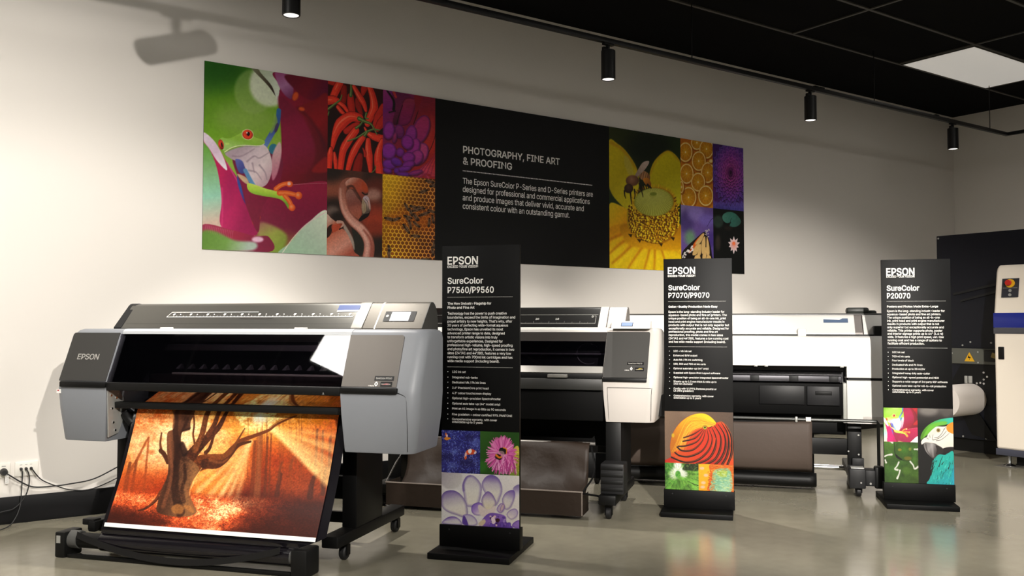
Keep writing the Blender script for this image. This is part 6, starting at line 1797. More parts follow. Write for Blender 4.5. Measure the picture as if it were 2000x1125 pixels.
# ---- flamingo
def pic_flamingo():
    p = Pic([(22, 20), (660, 82), (655, 1068), (8, 1040)], 200, 280, '#3a2018')
    p.fill('#4a2a20')
    for c_, r_, col in (((90, 230), 170, '#8a4a36'), ((560, 120), 120, '#2a1d18'), ((60, 60), 160, '#1e1814'), ((600, 240), 150, '#5a241a'), ((550, 330), 90, '#a87a6c'), ((560, 560), 170, '#8a3220'), ((600, 660), 150, '#a23a20'), ((560, 740), 130, '#82301e'), ((100, 460), 110, '#241a16'), ((300, 330), 70, '#6a4038'), ((340, 520), 90, '#a8604a'), ((600, 950), 160, '#1f1815'), ((390, 760), 80, '#2a221e'), ((80, 520), 70, '#6a5a52'), ((140, 590), 80, '#1c1613')):
        p.ell(c_, r_, r_ * 0.8, col, soft=r_ * 0.9, alpha=0.9)
    p.poly([(300, 690), (380, 760), (440, 900), (435, 1010), (385, 1050), (330, 1000), (320, 850)], '#27251f', 10)
    p.poly([(210, 670), (250, 720), (320, 860), (330, 980), (280, 860), (215, 740)], '#a8978a', 14, alpha=0.9)
    # body
    p.poly([(10, 800), (100, 760), (190, 730), (250, 790), (300, 900), (330, 1000), (370, 1060), (0, 1050)], p.lin((60, 760), (230, 1050), '#b0563c', '#c47c66', '#c98a78', '#a2503e'), 5)
    p.poly([(10, 570), (70, 610), (130, 650), (190, 645), (208, 670), (190, 710), (140, 740), (60, 790), (10, 830)], p.lin((30, 590), (140, 760), '#c9a796', '#b98876', '#a8482c', '#6a2a1c'), 5)
    p.poly([(20, 720), (80, 680), (60, 790), (15, 830)], '#2c1a14', 8)
    p.poly([(70, 690), (150, 680), (170, 720), (90, 770)], '#b0482c', 8, alpha=0.9)
    p.line([(140, 650), (185, 650), (205, 675), (180, 710)], 34, 14, '#b99080', 5)
    p.line([(160, 735), (195, 715)], 14, 8, '#1c1310', 4)
    # neck: one long S
    neck = [(330, 170), (240, 190), (195, 270), (200, 400), (235, 530), (310, 640), (410, 730), (480, 830), (505, 940), (490, 1070)]
    p.line(neck, 80, 130, '#8a4c3c', 4, wm=100)
    p.line([(x - 6, y - 6) for x, y in neck], 60, 108, p.lin((200, 200), (480, 1000), '#8a5040', '#b87a68', '#cf9686', '#b9786a'), 16, wm=78)
    p.line([(x - 22, y - 4) for x, y in neck[2:]], 20, 40, '#dcae9e', 22, wm=26, alpha=0.6)
    p.line([(x + 30, y + 14) for x, y in neck[6:]], 20, 40, '#8a4032', 18, alpha=0.7)
    # head
    p.poly([(230, 190), (280, 140), (350, 130), (420, 150), (475, 210), (495, 280), (488, 320), (455, 345), (420, 400), (385, 340), (330, 270), (260, 250)], p.lin((300, 140), (440, 330), '#b98676', '#9a4630', '#a8452c', '#7a3a2c'), 4)
    p.poly([(420, 180), (470, 220), (492, 280), (460, 300), (420, 250)], '#a8401f', 14, alpha=0.9)
    p.line([(260, 240), (310, 230), (360, 300), (410, 380)], 30, 10, '#3c2018', 14, alpha=0.8)
    p.poly([(235, 330), (265, 270), (310, 275), (350, 340), (410, 420), (415, 490), (400, 590), (380, 620), (320, 560), (260, 460)], p.lin((280, 280), (380, 600), '#9a6a5e', '#8a4a40', '#a85a42'), 10, alpha=0.75)
    p.line([(425, 305), (455, 325), (485, 320)], 16, 12, '#1c1210', 5)
    # bill
    p.poly([(430, 370), (460, 340), (495, 360), (515, 430), (520, 510), (480, 580), (420, 630), (388, 640), (385, 615), (420, 560), (415, 470)], p.lin((440, 370), (440, 620), '#b09aa0', '#a0897a', '#5a4a40', '#1a1412'), 3)
    p.poly([(395, 600), (440, 560), (500, 540), (515, 500), (500, 570), (440, 620), (388, 642)], '#120e0c', 4)
    for q_ in ([(432, 380), (470, 440), (480, 530)], [(455, 370), (495, 430), (500, 530)], [(430, 400), (452, 470), (445, 540)]):
        p.line(q_, 3, 6, '#241814', 3)
    p.poly([(425, 380), (440, 385), (470, 470), (460, 530), (430, 545), (420, 470)], '#9c8668', 6, alpha=0.85)
    p.poly([(490, 380), (512, 440), (514, 500), (500, 480)], '#c9968a', 5, alpha=0.8)
    p.grain(0.10, 12)
    return p


pic_flamingo().mesh('flamingo_picture', M_print, BAN, flat(bx(2.494), bx(2.915), 0, bz(2.188), -0.0075), G_BAN, 'pink flamingo with a curved neck')


# ---- honeycomb
def pic_comb():
    p = Pic([(662, 82), (1262, 140), (1262, 1090), (655, 1068)], 240, 350, '#c98a10')
    X, Y = p.X / p.w, p.Y / p.h
    g = p.lin((700, 150), (1200, 900), '#d8b01e', '#d09a14', '#b8700c', '#a8560a')
    p.fill(g)
    n_ = p.noise(120)
    # hexagonal cells
    s_ = 0.076
    gx, gy = X / s_, Y * (p.h / p.w) / (s_ * 0.866)
    best = np.full(X.shape, 9.0)
    for r0 in (0, 1):
        row = np.round((gy - r0) / 2) * 2 + r0
        cx = np.round(gx - 0.5 * r0) + 0.5 * r0
        for ddx in (-1, 0, 1):
            dx, dy = np.abs(gx - cx - ddx), np.abs(gy - row) * 0.866
            best = np.minimum(best, np.maximum(dx, dx * 0.5 + dy * 0.866))
    wall = np.clip((best - 0.34) / 0.13, 0, 1)
    dark = np.stack([0.62 - 0.25 * X - 0.1 * Y, 0.38 - 0.20 * X - 0.08 * Y, 0.04 + 0 * X], -1)
    rim = np.stack([0.93 - 0.06 * X, 0.74 - 0.18 * X, 0.16 + 0.08 * X], -1)
    soft_zone = np.clip(1.2 - 1.9 * (X * 0.9 + Y * 0.55), 0, 0.75)[..., None]
    cells = dark * (1 - wall[..., None]) + rim * wall[..., None]
    p.im = cells * (1 - soft_zone) + (p.im * 0.75 + cells * 0.25) * soft_zone
    p.im *= (0.8 + 0.4 * n_)[..., None]
    for c_, r_ in (((1000, 600), 200), ((1180, 620), 150), ((760, 620), 90)):
        p.ell(c_, r_, r_ * 0.7, '#a8520a', soft=r_, alpha=0.55)
    rg = random.Random(3)

    def bee(x, y, rot, L=60):
        c_, s2 = math.cos(R(rot)), math.sin(R(rot))
        def at(a, b):
            return (x + a * c_ - b * s2, y + a * s2 + b * c_)
        for sx_ in (-1, 1):
            for a in (-12, 4, 16):
                p.line([at(a, 0), at(a + 8, sx_ * 22), at(a + 20, sx_ * 30)], 4, 2, '#20120a', 2)
        p.line([at(-L, 0), at(-L * 0.1, 0)], 18, 30, '#241408', 4, wm=36)
        for k_ in range(3):
            q0 = at(-L * 0.75 + k_ * 14, -12)
            q1 = at(-L * 0.75 + k_ * 14, 12)
            p.line([q0, q1], 4, 4, '#8a5a28', 3, alpha=0.8)
        p.line([at(0, 0), at(L * 0.25, 0)], 30, 28, '#4a3420', 5)
        p.ell(at(L * 0.5, 0), 14, 12, '#1a110c', soft=3)
        for sx_ in (-1, 1):
            p.line([at(2, sx_ * 8), at(-L * 0.7, sx_ * 14)], 8, 12, '#b89880', 5, alpha=0.4)
    for a_ in ((945, 480, 60), (1010, 465, 200), (1060, 500, -15), (1110, 480, 10), (990, 540, 70), (1040, 575, 230), (1110, 560, 160), (1165, 540, -20), (940, 580, 200), (960, 630, 60), (1045, 600, 60), (1060, 680, 40), (980, 690, 80), (920, 700, 230), (950, 750, 50), (1055, 810, 5), (760, 620, 20), (720, 605, 190), (830, 610, -20), (1195, 660, 95), (1240, 620, 80), (1240, 520, 20), (1140, 280, -20), (1215, 170, 10), (1240, 215, 160), (735, 960, 265), (735, 1010, 270), (1250, 920, 100), (1240, 1000, 80), (1170, 1085, 0)):
        bee(*a_)
    p.grain(0.05, 8)
    return p


pic_comb().mesh('honeycomb_picture', M_print, BAN, flat(bx(2.915), bx(3.345), 0, bz(2.188), -0.0075), G_BAN, 'golden honeycomb with bees')


# ---- yellow flower and bee
def pic_sunflower():
    p = Pic([(32, 15), (570, 108), (582, 1125), (38, 1100)], 240, 350, '#1e2a0e')
    p.fill(p.lin((60, 40), (560, 200), '#2a3010', '#161f0c', '#1c2a10'))
    p.ell((330, 180), 160, 110, '#0e160a', soft=120, alpha=0.8)
    p.ell((60, 600), 60, 60, '#1c2c10', soft=30)
    YL = ('#c8b010', '#b8a00c', '#d0b818')
    p.poly([(30, 130), (100, 150), (170, 215), (240, 330), (260, 460), (230, 600), (190, 660), (110, 600), (50, 520), (30, 420)], p.lin((40, 250), (240, 500), '#b8a40e', '#a8960c', '#bfae1c'), 8)
    p.line([(50, 140), (130, 190), (200, 280), (238, 345)], 20, 12, '#a8700c', 16, alpha=0.6)
    p.poly([(340, 380), (370, 290), (430, 225), (485, 205), (545, 250), (575, 330), (580, 560), (540, 620), (400, 560), (350, 480)], p.lin((400, 240), (540, 560), '#b8a80e', '#a89a0c', '#bcb01a'), 8)
    p.line([(345, 380), (385, 285), (440, 225), (490, 210), (560, 280)], 12, 10, '#a8780c', 12, alpha=0.6)
    p.poly([(36, 610), (120, 620), (200, 680), (210, 820), (120, 800), (38, 800)], p.lin((60, 620), (180, 800), '#cfb014', '#d4a012', '#c87c0c'), 8)
    p.poly([(36, 800), (200, 780), (260, 880), (420, 930), (560, 860), (590, 960), (590, 1130), (30, 1110)], p.lin((300, 850), (300, 1120), '#c88a0c', '#d4b014', '#c8a810'), 8)
    for a, b, c in (((200, 810), (60, 870), (34, 890)), ((210, 850), (110, 920), (40, 985)), ((250, 880), (140, 990), (60, 1060)), ((310, 905), (230, 1020), (180, 1100)), ((350, 915), (325, 1020), (300, 1110)), ((420, 925), (450, 1020), (460, 1110)), ((480, 900), (540, 960), (585, 1000)), ((380, 920), (380, 1020), (375, 1110)), ((520, 870), (560, 900), (585, 930))):
        p.line([a, b, c], 16, 10, '#b0620a', 14, alpha=0.75)
        p.line([(a[0] + 20, a[1] + 20), (b[0] + 25, b[1] + 20), (c[0] + 30, c[1] + 20)], 8, 26, '#e0c41c', 18, alpha=0.5)
    p.poly([(150, 760), (560, 760), (590, 900), (560, 960), (400, 960), (200, 930), (140, 860)], p.lin((300, 780), (300, 950), '#a8700c', '#c8900c'), 20)
    # cone
    p.poly([(180, 640), (230, 580), (360, 480), (480, 510), (535, 580), (560, 700), (555, 800), (510, 870), (420, 915), (330, 900), (240, 870), (185, 800), (168, 720)], p.lin((200, 600), (500, 880), '#a8860e', '#a06c0a', '#94600a'), 5)
    rg = random.Random(11)
    for k_ in range(640):
        a = rg.uniform(0, 1)
        b = rg.uniform(0, 1)
        x = 180 + 372 * a
        y0 = 600 + 60 * (1 - (2 * a - 1) ** 2) + 10
        y1 = 800 + 110 * (1 - (2 * a - 1) ** 2)
        y = y0 + (y1 - y0) * b
        p.ell((x, y), 6.0, 7.0, rg.choice(['#5a3408', '#6a3c0a', '#4c2a06']), soft=4)
        p.ell((x + 9, y - 5), 5.5, 6.5, rg.choice(['#d8b41c', '#c89a14', '#e0c42c']), soft=3)
    for k_ in range(60):
        a = R(360 * k_ / 60)
        x, y = 372 + 158 * math.cos(a), 590 + 112 * math.sin(a)
        p.line([(x, y), (x + 12 * math.cos(a), y + 10 * math.sin(a) - 8)], 9, 5, rg.choice(['#c8a018', '#b88a12', '#6a4008']), 3)
    p.ell((372, 595), 148, 108, p.rad((365, 540), 190, '#a8a84a', '#9c9c3a', '#86842a'), soft=8)
    for k_ in range(44):
        a = R(360 * k_ / 44)
        p.line([(365 + 30 * math.cos(a), 545 + 18 * math.sin(a)), (372 + 135 * math.cos(a), 596 + 98 * math.sin(a))], 2, 4, '#c2c26a', 3, alpha=0.55)
    p.ell((368, 532), 26, 14, '#6f7a24', soft=8, alpha=0.9)
    for c_ in ((195, 850), (262, 890), (425, 920), (515, 875)):
        p.poly([(c_[0] - 18, c_[1] - 14), (c_[0] + 16, c_[1] - 10), (c_[0] + 6, c_[1] + 16)], '#2c1a06', 4, smooth=False)
    # bee
    p.poly([(150, 240), (185, 260), (215, 350), (220, 400), (180, 380), (150, 310)], '#a89a4a', 12, alpha=0.6)
    p.ell((300, 395), 48, 34, p.lin((270, 370), (340, 420), '#8a6244', '#a8784a', '#6a4426'), rot=35, soft=4)
    for k_ in range(4):
        p.line([(282 + 16 * k_, 362 + 4 * k_), (268 + 18 * k_, 420 + 2 * k_)], 5, 4, '#4a2c18', 4, alpha=0.8)
    p.poly([(225, 400), (250, 350), (285, 295), (325, 280), (335, 295), (305, 345), (260, 390), (235, 420)], p.lin((300, 290), (240, 400), '#a89488', '#8a7464'), 4)
    p.ell((210, 430), 50, 42, p.rad((205, 420), 55, '#8a6248', '#6a4630', '#4a2e1e'), soft=10)
    p.ell((182, 490), 34, 36, p.rad((180, 480), 40, '#4a3426', '#2a1c14'), soft=5)
    for q_ in ([(150, 510), (152, 540), (160, 565)], [(262, 455), (278, 500), (290, 555)], [(225, 500), (230, 540), (225, 570)], [(195, 520), (200, 570), (205, 610)]):
        p.line(q_, 12, 5, '#1c120c', 3)
    p.poly([(290, 420), (325, 410), (350, 450), (345, 480), (310, 460)], p.lin((300, 420), (345, 475), '#b8721c', '#7a4412'), 4)
    p.line([(325, 465), (350, 485)], 18, 10, '#1c120a', 4)
    p.grain(0.06, 10)
    return p


pic_sunflower().mesh('flower_picture', M_print, BAN, flat(bx(5.045), bx(5.893), 0, BZ1 - BZ0, -0.0075), G_BAN * 1.1, 'bee on a yellow flower')


# ---- orange slices
def pic_orange():
    p = Pic([(28, 32), (283, 75), (288, 582), (35, 560)], 130, 195, '#b8660e')
    p.fill(p.lin((40, 60), (280, 560), '#a85a10', '#b86a10', '#b0700e'))
    for (x, y), rx, ry in (((160, 70), 48, 60), ((235, 120), 58, 78), ((70, 145), 56, 80), ((175, 215), 56, 80), ((245, 305), 54, 84), ((80, 315), 56, 82), ((170, 380), 56, 76), ((96, 500), 62, 84), ((230, 485), 60, 82), ((40, 420), 20, 50), ((270, 215), 16, 16)):
        p.ell((x + 5, y + 8), rx + 3, ry + 4, '#7a3408', soft=9, alpha=0.7)
        p.ell((x, y), rx, ry, '#c89a34', soft=3)
        p.ell((x, y), rx - 4, ry - 5, '#d8c288', soft=3)
        p.ell((x, y), rx - 9, ry - 12, p.rad((x, y), rx, '#c8941c', '#b87a0e', '#b06c0c'), soft=3)
        for k_ in range(10):
            a = R(36 * k_ + x)
            p.line([(x, y), (x + (rx - 12) * math.cos(a), y + (ry - 16) * math.sin(a))], 2, 2.4, '#d0a444', 2, alpha=0.55)
        p.ell((x, y), 5, 7, '#dcc89a', soft=5)
    p.grain(0.08, 8)
    return p


pic_orange().mesh('orange_picture', M_print, BAN, flat(bx(5.893), bx(6.311), bz(2.19), BZ1 - BZ0, -0.0075), G_BAN * 1.1, 'sliced oranges')


def pic_cabbage():
    p = Pic([(283, 75), (520, 112), (527, 600), (290, 582)], 130, 195, '#2a1440')
    p.fill(p.lin((300, 90), (500, 590), '#3a1c5c', '#4c1f5e', '#3a2464'))
    for k_ in range(14):
        p.poly([(285 + 18 * k_, 600), (290 + 18 * k_, 520 + 10 * (k_ % 3)), (310 + 18 * k_, 545), (320 + 18 * k_, 600)], p.lin((300, 520), (300, 600), '#5a4c9c', '#2c2a6a'), 8, alpha=0.7)
    rg = random.Random(8)
    for ring in range(9, -1, -1):
        r_ = 16 + ring * 16
        n = 10 + ring * 2
        pts = []
        off = rg.uniform(0, 6)
        for k_ in range(n * 3):
            a = 2 * math.pi * k_ / (n * 3)
            rr = r_ * (1 + 0.07 * math.sin(a * n + off) + rg.uniform(-0.03, 0.03))
            pts.append((425 + rr * 0.86 * math.cos(a), 300 + rr * 1.5 * math.sin(a)))
        c = ['#2a0c2c', '#5a1c5c', '#7a2672', '#742a78', '#7c2c80', '#6a2a80', '#6a2c84', '#5c2a80', '#542a80', '#4a2a7c'][ring]
        e = ['#6a2a66', '#94407c', '#a85090', '#a04c94', '#9c4c98', '#8e4a98', '#8a4a9a', '#7a4898', '#6c4898', '#5c4894'][ring]
        p.poly([(x, y + 6) for x, y in pts], '#1c0820', 7, alpha=0.8, smooth=False)
        p.poly(pts, c, 2, smooth=False, edge=e, edge_w=9)
    p.grain(0.22, 9)
    return p


pic_cabbage().mesh('cabbage_picture', M_print, BAN, flat(bx(6.311), BX1 - BX0, bz(2.19), BZ1 - BZ0, -0.0075), G_BAN * 1.1, 'purple ornamental cabbage')


def pic_butterfly():
    p = Pic([(35, 560), (288, 582), (296, 1110), (42, 1112)], 130, 195, '#5a4880')
    p.fill(p.lin((60, 580), (280, 900), '#7a6a9a', '#5a4480', '#4a3a78'))
    p.ell((80, 700), 60, 90, '#3a2c60', soft=60, alpha=0.8)
    p.ell((150, 630), 60, 60, '#7e6cae', soft=50, alpha=0.7)
    p.ell((110, 830), 40, 60, '#5a8a5a', soft=50, alpha=0.8)
    p.ell((240, 680), 60, 50, '#6a5aa8', soft=40, alpha=0.7)
    p.ell((280, 840), 40, 60, '#3c2a6c', soft=30, alpha=0.9)
    p.line([(240, 740), (265, 690), (285, 665)], 2, 3, '#1c1420', 2)
    p.poly([(45, 970), (90, 900), (150, 840), (215, 780), (240, 800), (265, 870), (280, 960), (290, 1112), (42, 1112)], '#15100f', 4)
    for pts in ([(100, 960), (150, 860), (210, 790), (190, 830), (140, 920)], ):
        p.poly(pts, '#b8541a', 4)
    for pts in ([(150, 880), (200, 800), (220, 800), (190, 870)], [(150, 900), (185, 880), (165, 960), (130, 970)], [(200, 870), (225, 815), (230, 900), (205, 960)], [(180, 900), (195, 880), (195, 960), (165, 1000)], [(240, 820), (258, 880), (262, 960), (240, 960)], [(235, 900), (237, 980), (215, 1040), (208, 970)], [(150, 980), (190, 980), (190, 1060), (140, 1070)], [(240, 980), (272, 980), (276, 1080), (230, 1080)]):
        p.poly(pts, '#b8965c', 3)
    rg = random.Random(4)
    for k_ in range(26):
        x = rg.uniform(50, 140)
        y = 985 - (x - 50) * 0.95 + rg.uniform(-14, 30)
        p.ell((x, y), 5, 7, '#c9c4c0', soft=3)
    for k_ in range(14):
        p.ell((rg.uniform(228, 258), rg.uniform(750, 820)), 4, 4, '#a8a0a0', soft=2)
    p.grain(0.06, 8)
    return p


pic_butterfly().mesh('butterfly_picture', M_print, BAN, flat(bx(5.893), bx(6.311), 0, bz(2.19), -0.0075), G_BAN * 1.1, 'orange and black butterfly wing')


def pic_lily():
    p = Pic([(290, 582), (527, 600), (535, 1102), (296, 1110)], 130, 195, '#0c0d0c')
    p.ell((330, 690), 40, 50, '#24302a', soft=20)
    p.poly([(365, 640), (400, 612), (450, 615), (490, 650), (505, 690), (470, 725), (420, 725), (430, 690), (400, 700), (370, 680)], p.lin((380, 620), (490, 720), '#3a6a5c', '#2c5a50', '#2a4c44'), 4)
    p.line([(432, 660), (420, 700)], 3, 3, '#15201c', 2)
    p.ell((330, 860), 20, 60, '#2a2420', soft=30)
    p.ell((410, 740), 30, 18, '#1c1714', soft=16)
    for a, L in ((-90, 55), (-125, 50), (-55, 52), (-160, 46), (-20, 48), (90, 58), (60, 48), (120, 46), (160, 40), (20, 40)):
        c_, s2 = math.cos(R(a)), math.sin(R(a))
        t_ = (452 + L * c_ * 0.95, 872 + L * s2 * 1.2)
        p.line([(452, 872), t_], 10, 3, p.rad((452, 872), 60, '#c87a6c', '#c9b0b0', '#d8d2d4'), 3, wm=22)
    p.ell((452, 860), 12, 14, '#d8683c', soft=5)
    p.grain(0.10, 12)
    return p


pic_lily().mesh('water_lily_picture', M_print, BAN, flat(bx(6.311), BX1 - BX0, 0, bz(2.19), -0.0075), G_BAN * 1.1, 'pale water lily on black water')


# ---- forest print in the front printer
def pic_tree():
    p = Pic([(262, 95), (1745, 150), (1538, 1050), (30, 972)], 560, 310, '#a8481c')
    p.fill(p.lin((600, 110), (600, 990), '#c8732c', '#d98c40', '#c4662a', '#8a3014', '#5a2412', '#4a2012'))
    n1, n2, n3 = p.noise(90, 50, 5), p.noise(26, 14, 4), p.noise(10, 7, 3)
    # glow of the low sun
    for c_, rx, ry, col, a in (((1130, 170), 420, 150, '#f0b85a', .8), ((1170, 170), 170, 90, '#ffe9a8', .9), ((400, 330), 260, 170, '#f6c492', .85), ((680, 330), 260, 160, '#fbdcaa', .9), ((880, 480), 220, 170, '#eda654', .75), ((760, 600), 160, 110, '#e8923c', .7), ((1500, 560), 300, 150, '#9a4c22', .7), ((1450, 300), 260, 120, '#c27e34', .5)):
        p.ell(c_, rx, ry, col, soft=min(rx, ry) * 1.1, alpha=a)
    bl = np.clip((p.noise(60, 40, 4) - 0.48) * 4, 0, 1) * np.clip(1 - np.abs(p.Y / p.h - 0.35) / 0.3, 0, 1)
    p.im = p.im * (1 - 0.5 * bl[..., None]) + np.array([0.70, 0.34, 0.12]) * 0.5 * bl[..., None]
    p.im *= (0.82 + 0.36 * p.noise(9, 7, 2))[..., None]
    # canopy leaves
    V = p.Y / p.h
    U = p.X / p.w
    leaf = np.clip((n2 * 0.6 + n1 * 0.6 - 0.52) * 5, 0, 1) * np.clip(1 - V / 0.28, 0, 1)
    lc = np.stack([0.72 + 0 * U, 0.30 + 0.16 * U, 0.08 + 0 * U], -1)
    p.im = p.im * (1 - 0.85 * leaf[..., None]) + lc * 0.85 * leaf[..., None]
    lw = np.clip((n3 - 0.60) * 5, 0, 1) * np.clip(1 - V / 0.2, 0, 1) * np.clip(1.2 - U * 2.2, 0, 1)
    p.im = p.im * (1 - 0.7 * lw[..., None]) + np.array([0.98, 0.90, 0.80]) * 0.7 * lw[..., None]
    # distant trunks
    rg = random.Random(21)
    for x, w0, y0, y1, c in ((330, 16, 300, 670, '#8c4a24'), (240, 22, 450, 690, '#6a3a22'), (190, 30, 470, 690, '#5a3420'), (1120, 26, 330, 680, '#6d3c22'), (1158, 40, 300, 685, '#8a5a38'), (1212, 18, 300, 680, '#5d3420'), (1240, 12, 280, 670, '#6a3c24'), (1300, 30, 540, 670, '#4c2c20'), (1310, 16, 460, 560, '#6a402c'), (1570, 18, 250, 560, '#5a3a22'), (1610, 16, 260, 620, '#6b4a30'), (1660, 20, 300, 640, '#5a3826'), (1530, 34, 560, 680, '#42281e'), (1620, 26, 500, 660, '#4a2f22'), (1395, 18, 430, 500, '#7a4a30')):
        p.line([(x + 12, y0), (x - 4, (y0 + y1) / 2), (x - 14, y1)], w0 * 0.8, w0 * 1.2, c, 8, alpha=0.75)
    for k_ in range(26):
        x = rg.uniform(1060, 1720)
        p.line([(x + 10, rg.uniform(170, 260)), (x - 5, rg.uniform(420, 640))], 5, 8, '#7a4420', 5, alpha=0.45)
    p.line([(180, 560), (240, 470), (280, 400), (340, 300)], 30, 12, '#8a4a22', 8, alpha=0.8)
    # sunbeams
    for (x, y), wd, a in (((640, 620), 44, .30), ((720, 650), 40, .45), ((800, 690), 44, .40), ((870, 705), 40, .6), ((935, 710), 36, .5), ((1005, 680), 36, .35)):
        p.line([(1100, 330), (x, y)], 10, wd, '#ffe2a6', 26, alpha=a)
    for (x, y), wd, a in (((1660, 560), 110, .60), ((1690, 470), 50, .45), ((1720, 390), 60, .45), ((1560, 520), 40, .4), ((1735, 300), 30, .3)):
        p.line([(1240, 235), ((x + 1240) / 2, (y + 235) / 2), (x, y)], 14, wd, '#ffdf9c', 26, alpha=a)
    # ground: drifts of leaves
    gr = np.clip((V - 0.615) / 0.05, 0, 1)
    lit = np.clip((n1 - 0.42) * 4, 0, 1) * np.clip(1.15 - np.abs(U - 0.50) * 2.3, 0.05, 1)
    band = np.exp(-((V - 0.68 - 0.1 * U) / 0.09) ** 2) * np.clip(1.3 - U * 1.5, 0, 1)
    path = np.exp(-(((U - 0.60 + (V - 0.7) * 0.85) / 0.15) ** 2))
    n4 = p.noise(6, 4, 2)
    litv = np.clip(0.20 + 0.70 * path + 0.75 * band + 0.40 * lit - 0.25, 0, 1.2) * (0.30 + 0.8 * n2 + 0.5 * (n4 - 0.3))
    base = np.array([0.30, 0.14, 0.09])
    hi = np.array([0.99, 0.74, 0.54])
    mid_ = np.array([0.78, 0.36, 0.18])
    gcol = base * (1 - np.clip(litv * 2, 0, 1))[..., None] + mid_ * np.clip(litv * 2, 0, 1)[..., None]
    t2 = np.clip((litv - 0.5) * 2, 0, 1)[..., None]
    gcol = gcol * (1 - t2) + hi * t2
    gcol = gcol * (0.45 + 0.6 * n3 + 0.6 * n4)[..., None]
    p.im = p.im * (1 - gr[..., None]) + gcol * gr[..., None]
    p.poly([(980, 690), (1250, 690), (1640, 720), (1600, 900), (1540, 1040), (1000, 1000), (900, 940), (1060, 800)], '#34150b', 110, alpha=0.62)
    p.poly([(60, 800), (300, 800), (520, 860), (420, 930), (200, 990), (40, 960)], '#34150c', 80, alpha=0.62)
    p.poly([(480, 930), (700, 900), (780, 990), (480, 985)], '#45190f', 50, alpha=0.55)
    # far-left haze band
    p.ell((260, 600), 130, 70, '#a04a22', soft=80, alpha=0.6)
    # the tree
    TR = p.lin((470, 400), (720, 420), '#735036', '#452f20', '#5f452f', '#84623f')
    p.line([(1440, 165), (1300, 215), (1230, 255), (1130, 290), (1020, 330), (960, 385), (900, 440), (800, 455), (700, 480), (620, 560)], 8, 130, '#6a3d1e', 4, wm=34)
    p.line([(1100, 330), (1010, 355), (940, 420), (860, 475), (760, 470)], 14, 60, '#4a2c1a', 4)
    p.line([(1060, 240), (1000, 330), (960, 390), (890, 430)], 8, 34, '#6f4524', 4)
    p.line([(940, 125), (870, 230), (800, 290), (720, 360), (640, 440)], 22, 90, '#4a2c1b', 4)
    p.line([(880, 125), (840, 210), (790, 280)], 30, 40, '#5d3820', 4)
    p.line([(800, 118), (770, 190), (740, 290), (690, 380)], 38, 44, '#6a4224', 4)
    p.line([(830, 290), (800, 370), (770, 400)], 18, 30, '#4f301d', 4)
    p.line([(680, 120), (688, 200), (678, 280), (690, 350)], 14, 14, '#6a4022', 3)
    p.line([(440, 270), (430, 340), (440, 390)], 12, 20, '#6a4226', 3)
    p.line([(430, 385), (460, 410), (490, 460)], 26, 30, '#4a2e1c', 3)
    p.poly([(525, 100), (690, 112), (660, 200), (655, 245), (600, 260), (585, 320), (600, 400), (640, 430), (720, 500), (680, 580), (655, 660), (690, 740), (715, 790), (690, 815), (640, 825), (540, 825), (430, 800), (425, 740), (450, 640), (485, 560), (492, 470), (480, 380), (485, 270), (530, 240), (545, 170)], TR, 4)
    bn = p.noise(22, 60, 4)
    # bark
    for q_, w0, w1, c, a in (([(560, 130), (545, 250), (560, 400), (545, 560), (560, 690), (600, 800)], 36, 60, '#241610', .65), ([(500, 300), (510, 420), (520, 520), (500, 640), (470, 760)], 18, 30, '#85573a', .55), ([(610, 480), (620, 560), (600, 640), (620, 720)], 22, 30, '#2a1a12', .6), ([(640, 640), (660, 700), (690, 760)], 14, 18, '#8a5834', .5),
                             ([(590, 350), (606, 385), (612, 400)], 40, 50, '#22150f', .9), ([(640, 180), (600, 250), (650, 240)], 20, 14, '#2c1a12', .8), ([(720, 400), (800, 420), (900, 420)], 10, 10, '#8c5c34', .5), ([(800, 450), (880, 465), (930, 440)], 14, 10, '#a87244', .5), ([(560, 420), (600, 440), (640, 450)], 20, 20, '#2a1a12', .5)):
        p.line(q_, w0, w1, c, 12, alpha=a)
    p.poly([(530, 770), (570, 740), (620, 760), (610, 805), (550, 805)], '#a4743f', 14, alpha=0.75)
    p.poly([(620, 760), (660, 750), (700, 790), (680, 800)], '#b07a44', 12, alpha=0.7)
    p.line([(425, 700), (390, 740), (330, 780), (290, 790)], 26, 10, '#4a2a1a', 4)
    p.line([(440, 660), (410, 710), (360, 760)], 18, 8, '#6a3e24', 4)
    p.line([(665, 640), (700, 560), (740, 500)], 5, 4, '#f6cf90', 5, alpha=0.8)
    p.line([(660, 650), (660, 680)], 6, 6, '#f0b070', 4, alpha=0.7)
    p.ell((1170, 175), 50, 34, '#fff6d8', soft=50, alpha=0.95)
    p.line([(1240, 235), (1330, 190), (1440, 165)], 6, 3, '#8a5a2c', 3, alpha=0.8)
    p.im *= (0.84 + 0.32 * p.noise(7, 5, 2))[..., None]
    lum = p.im.mean(-1)
    dk = np.clip((0.42 - lum) * 5, 0, 1) * np.clip(1 - np.abs(U - 0.36) / 0.2, 0, 1) * np.clip((0.82 - V) * 8, 0, 1)
    p.im *= (1 + dk * ((bn - 0.5) * 0.9 + (n3 - 0.5) * 0.9))[..., None]
    p.im = np.clip(p.im, 0, 1) ** np.array([1.10, 1.20, 1.20])
    return p


TREE_T0, TREE_T1 = 0.0, 0.985
pic_tree_ = pic_tree()


def tree_fn(s, t):
    # the drawn part starts where the sheet leaves the eject bar; above that the sheet repeats the canopy
    return paper_pt(s, 0.20 + t * (0.985 - 0.20))


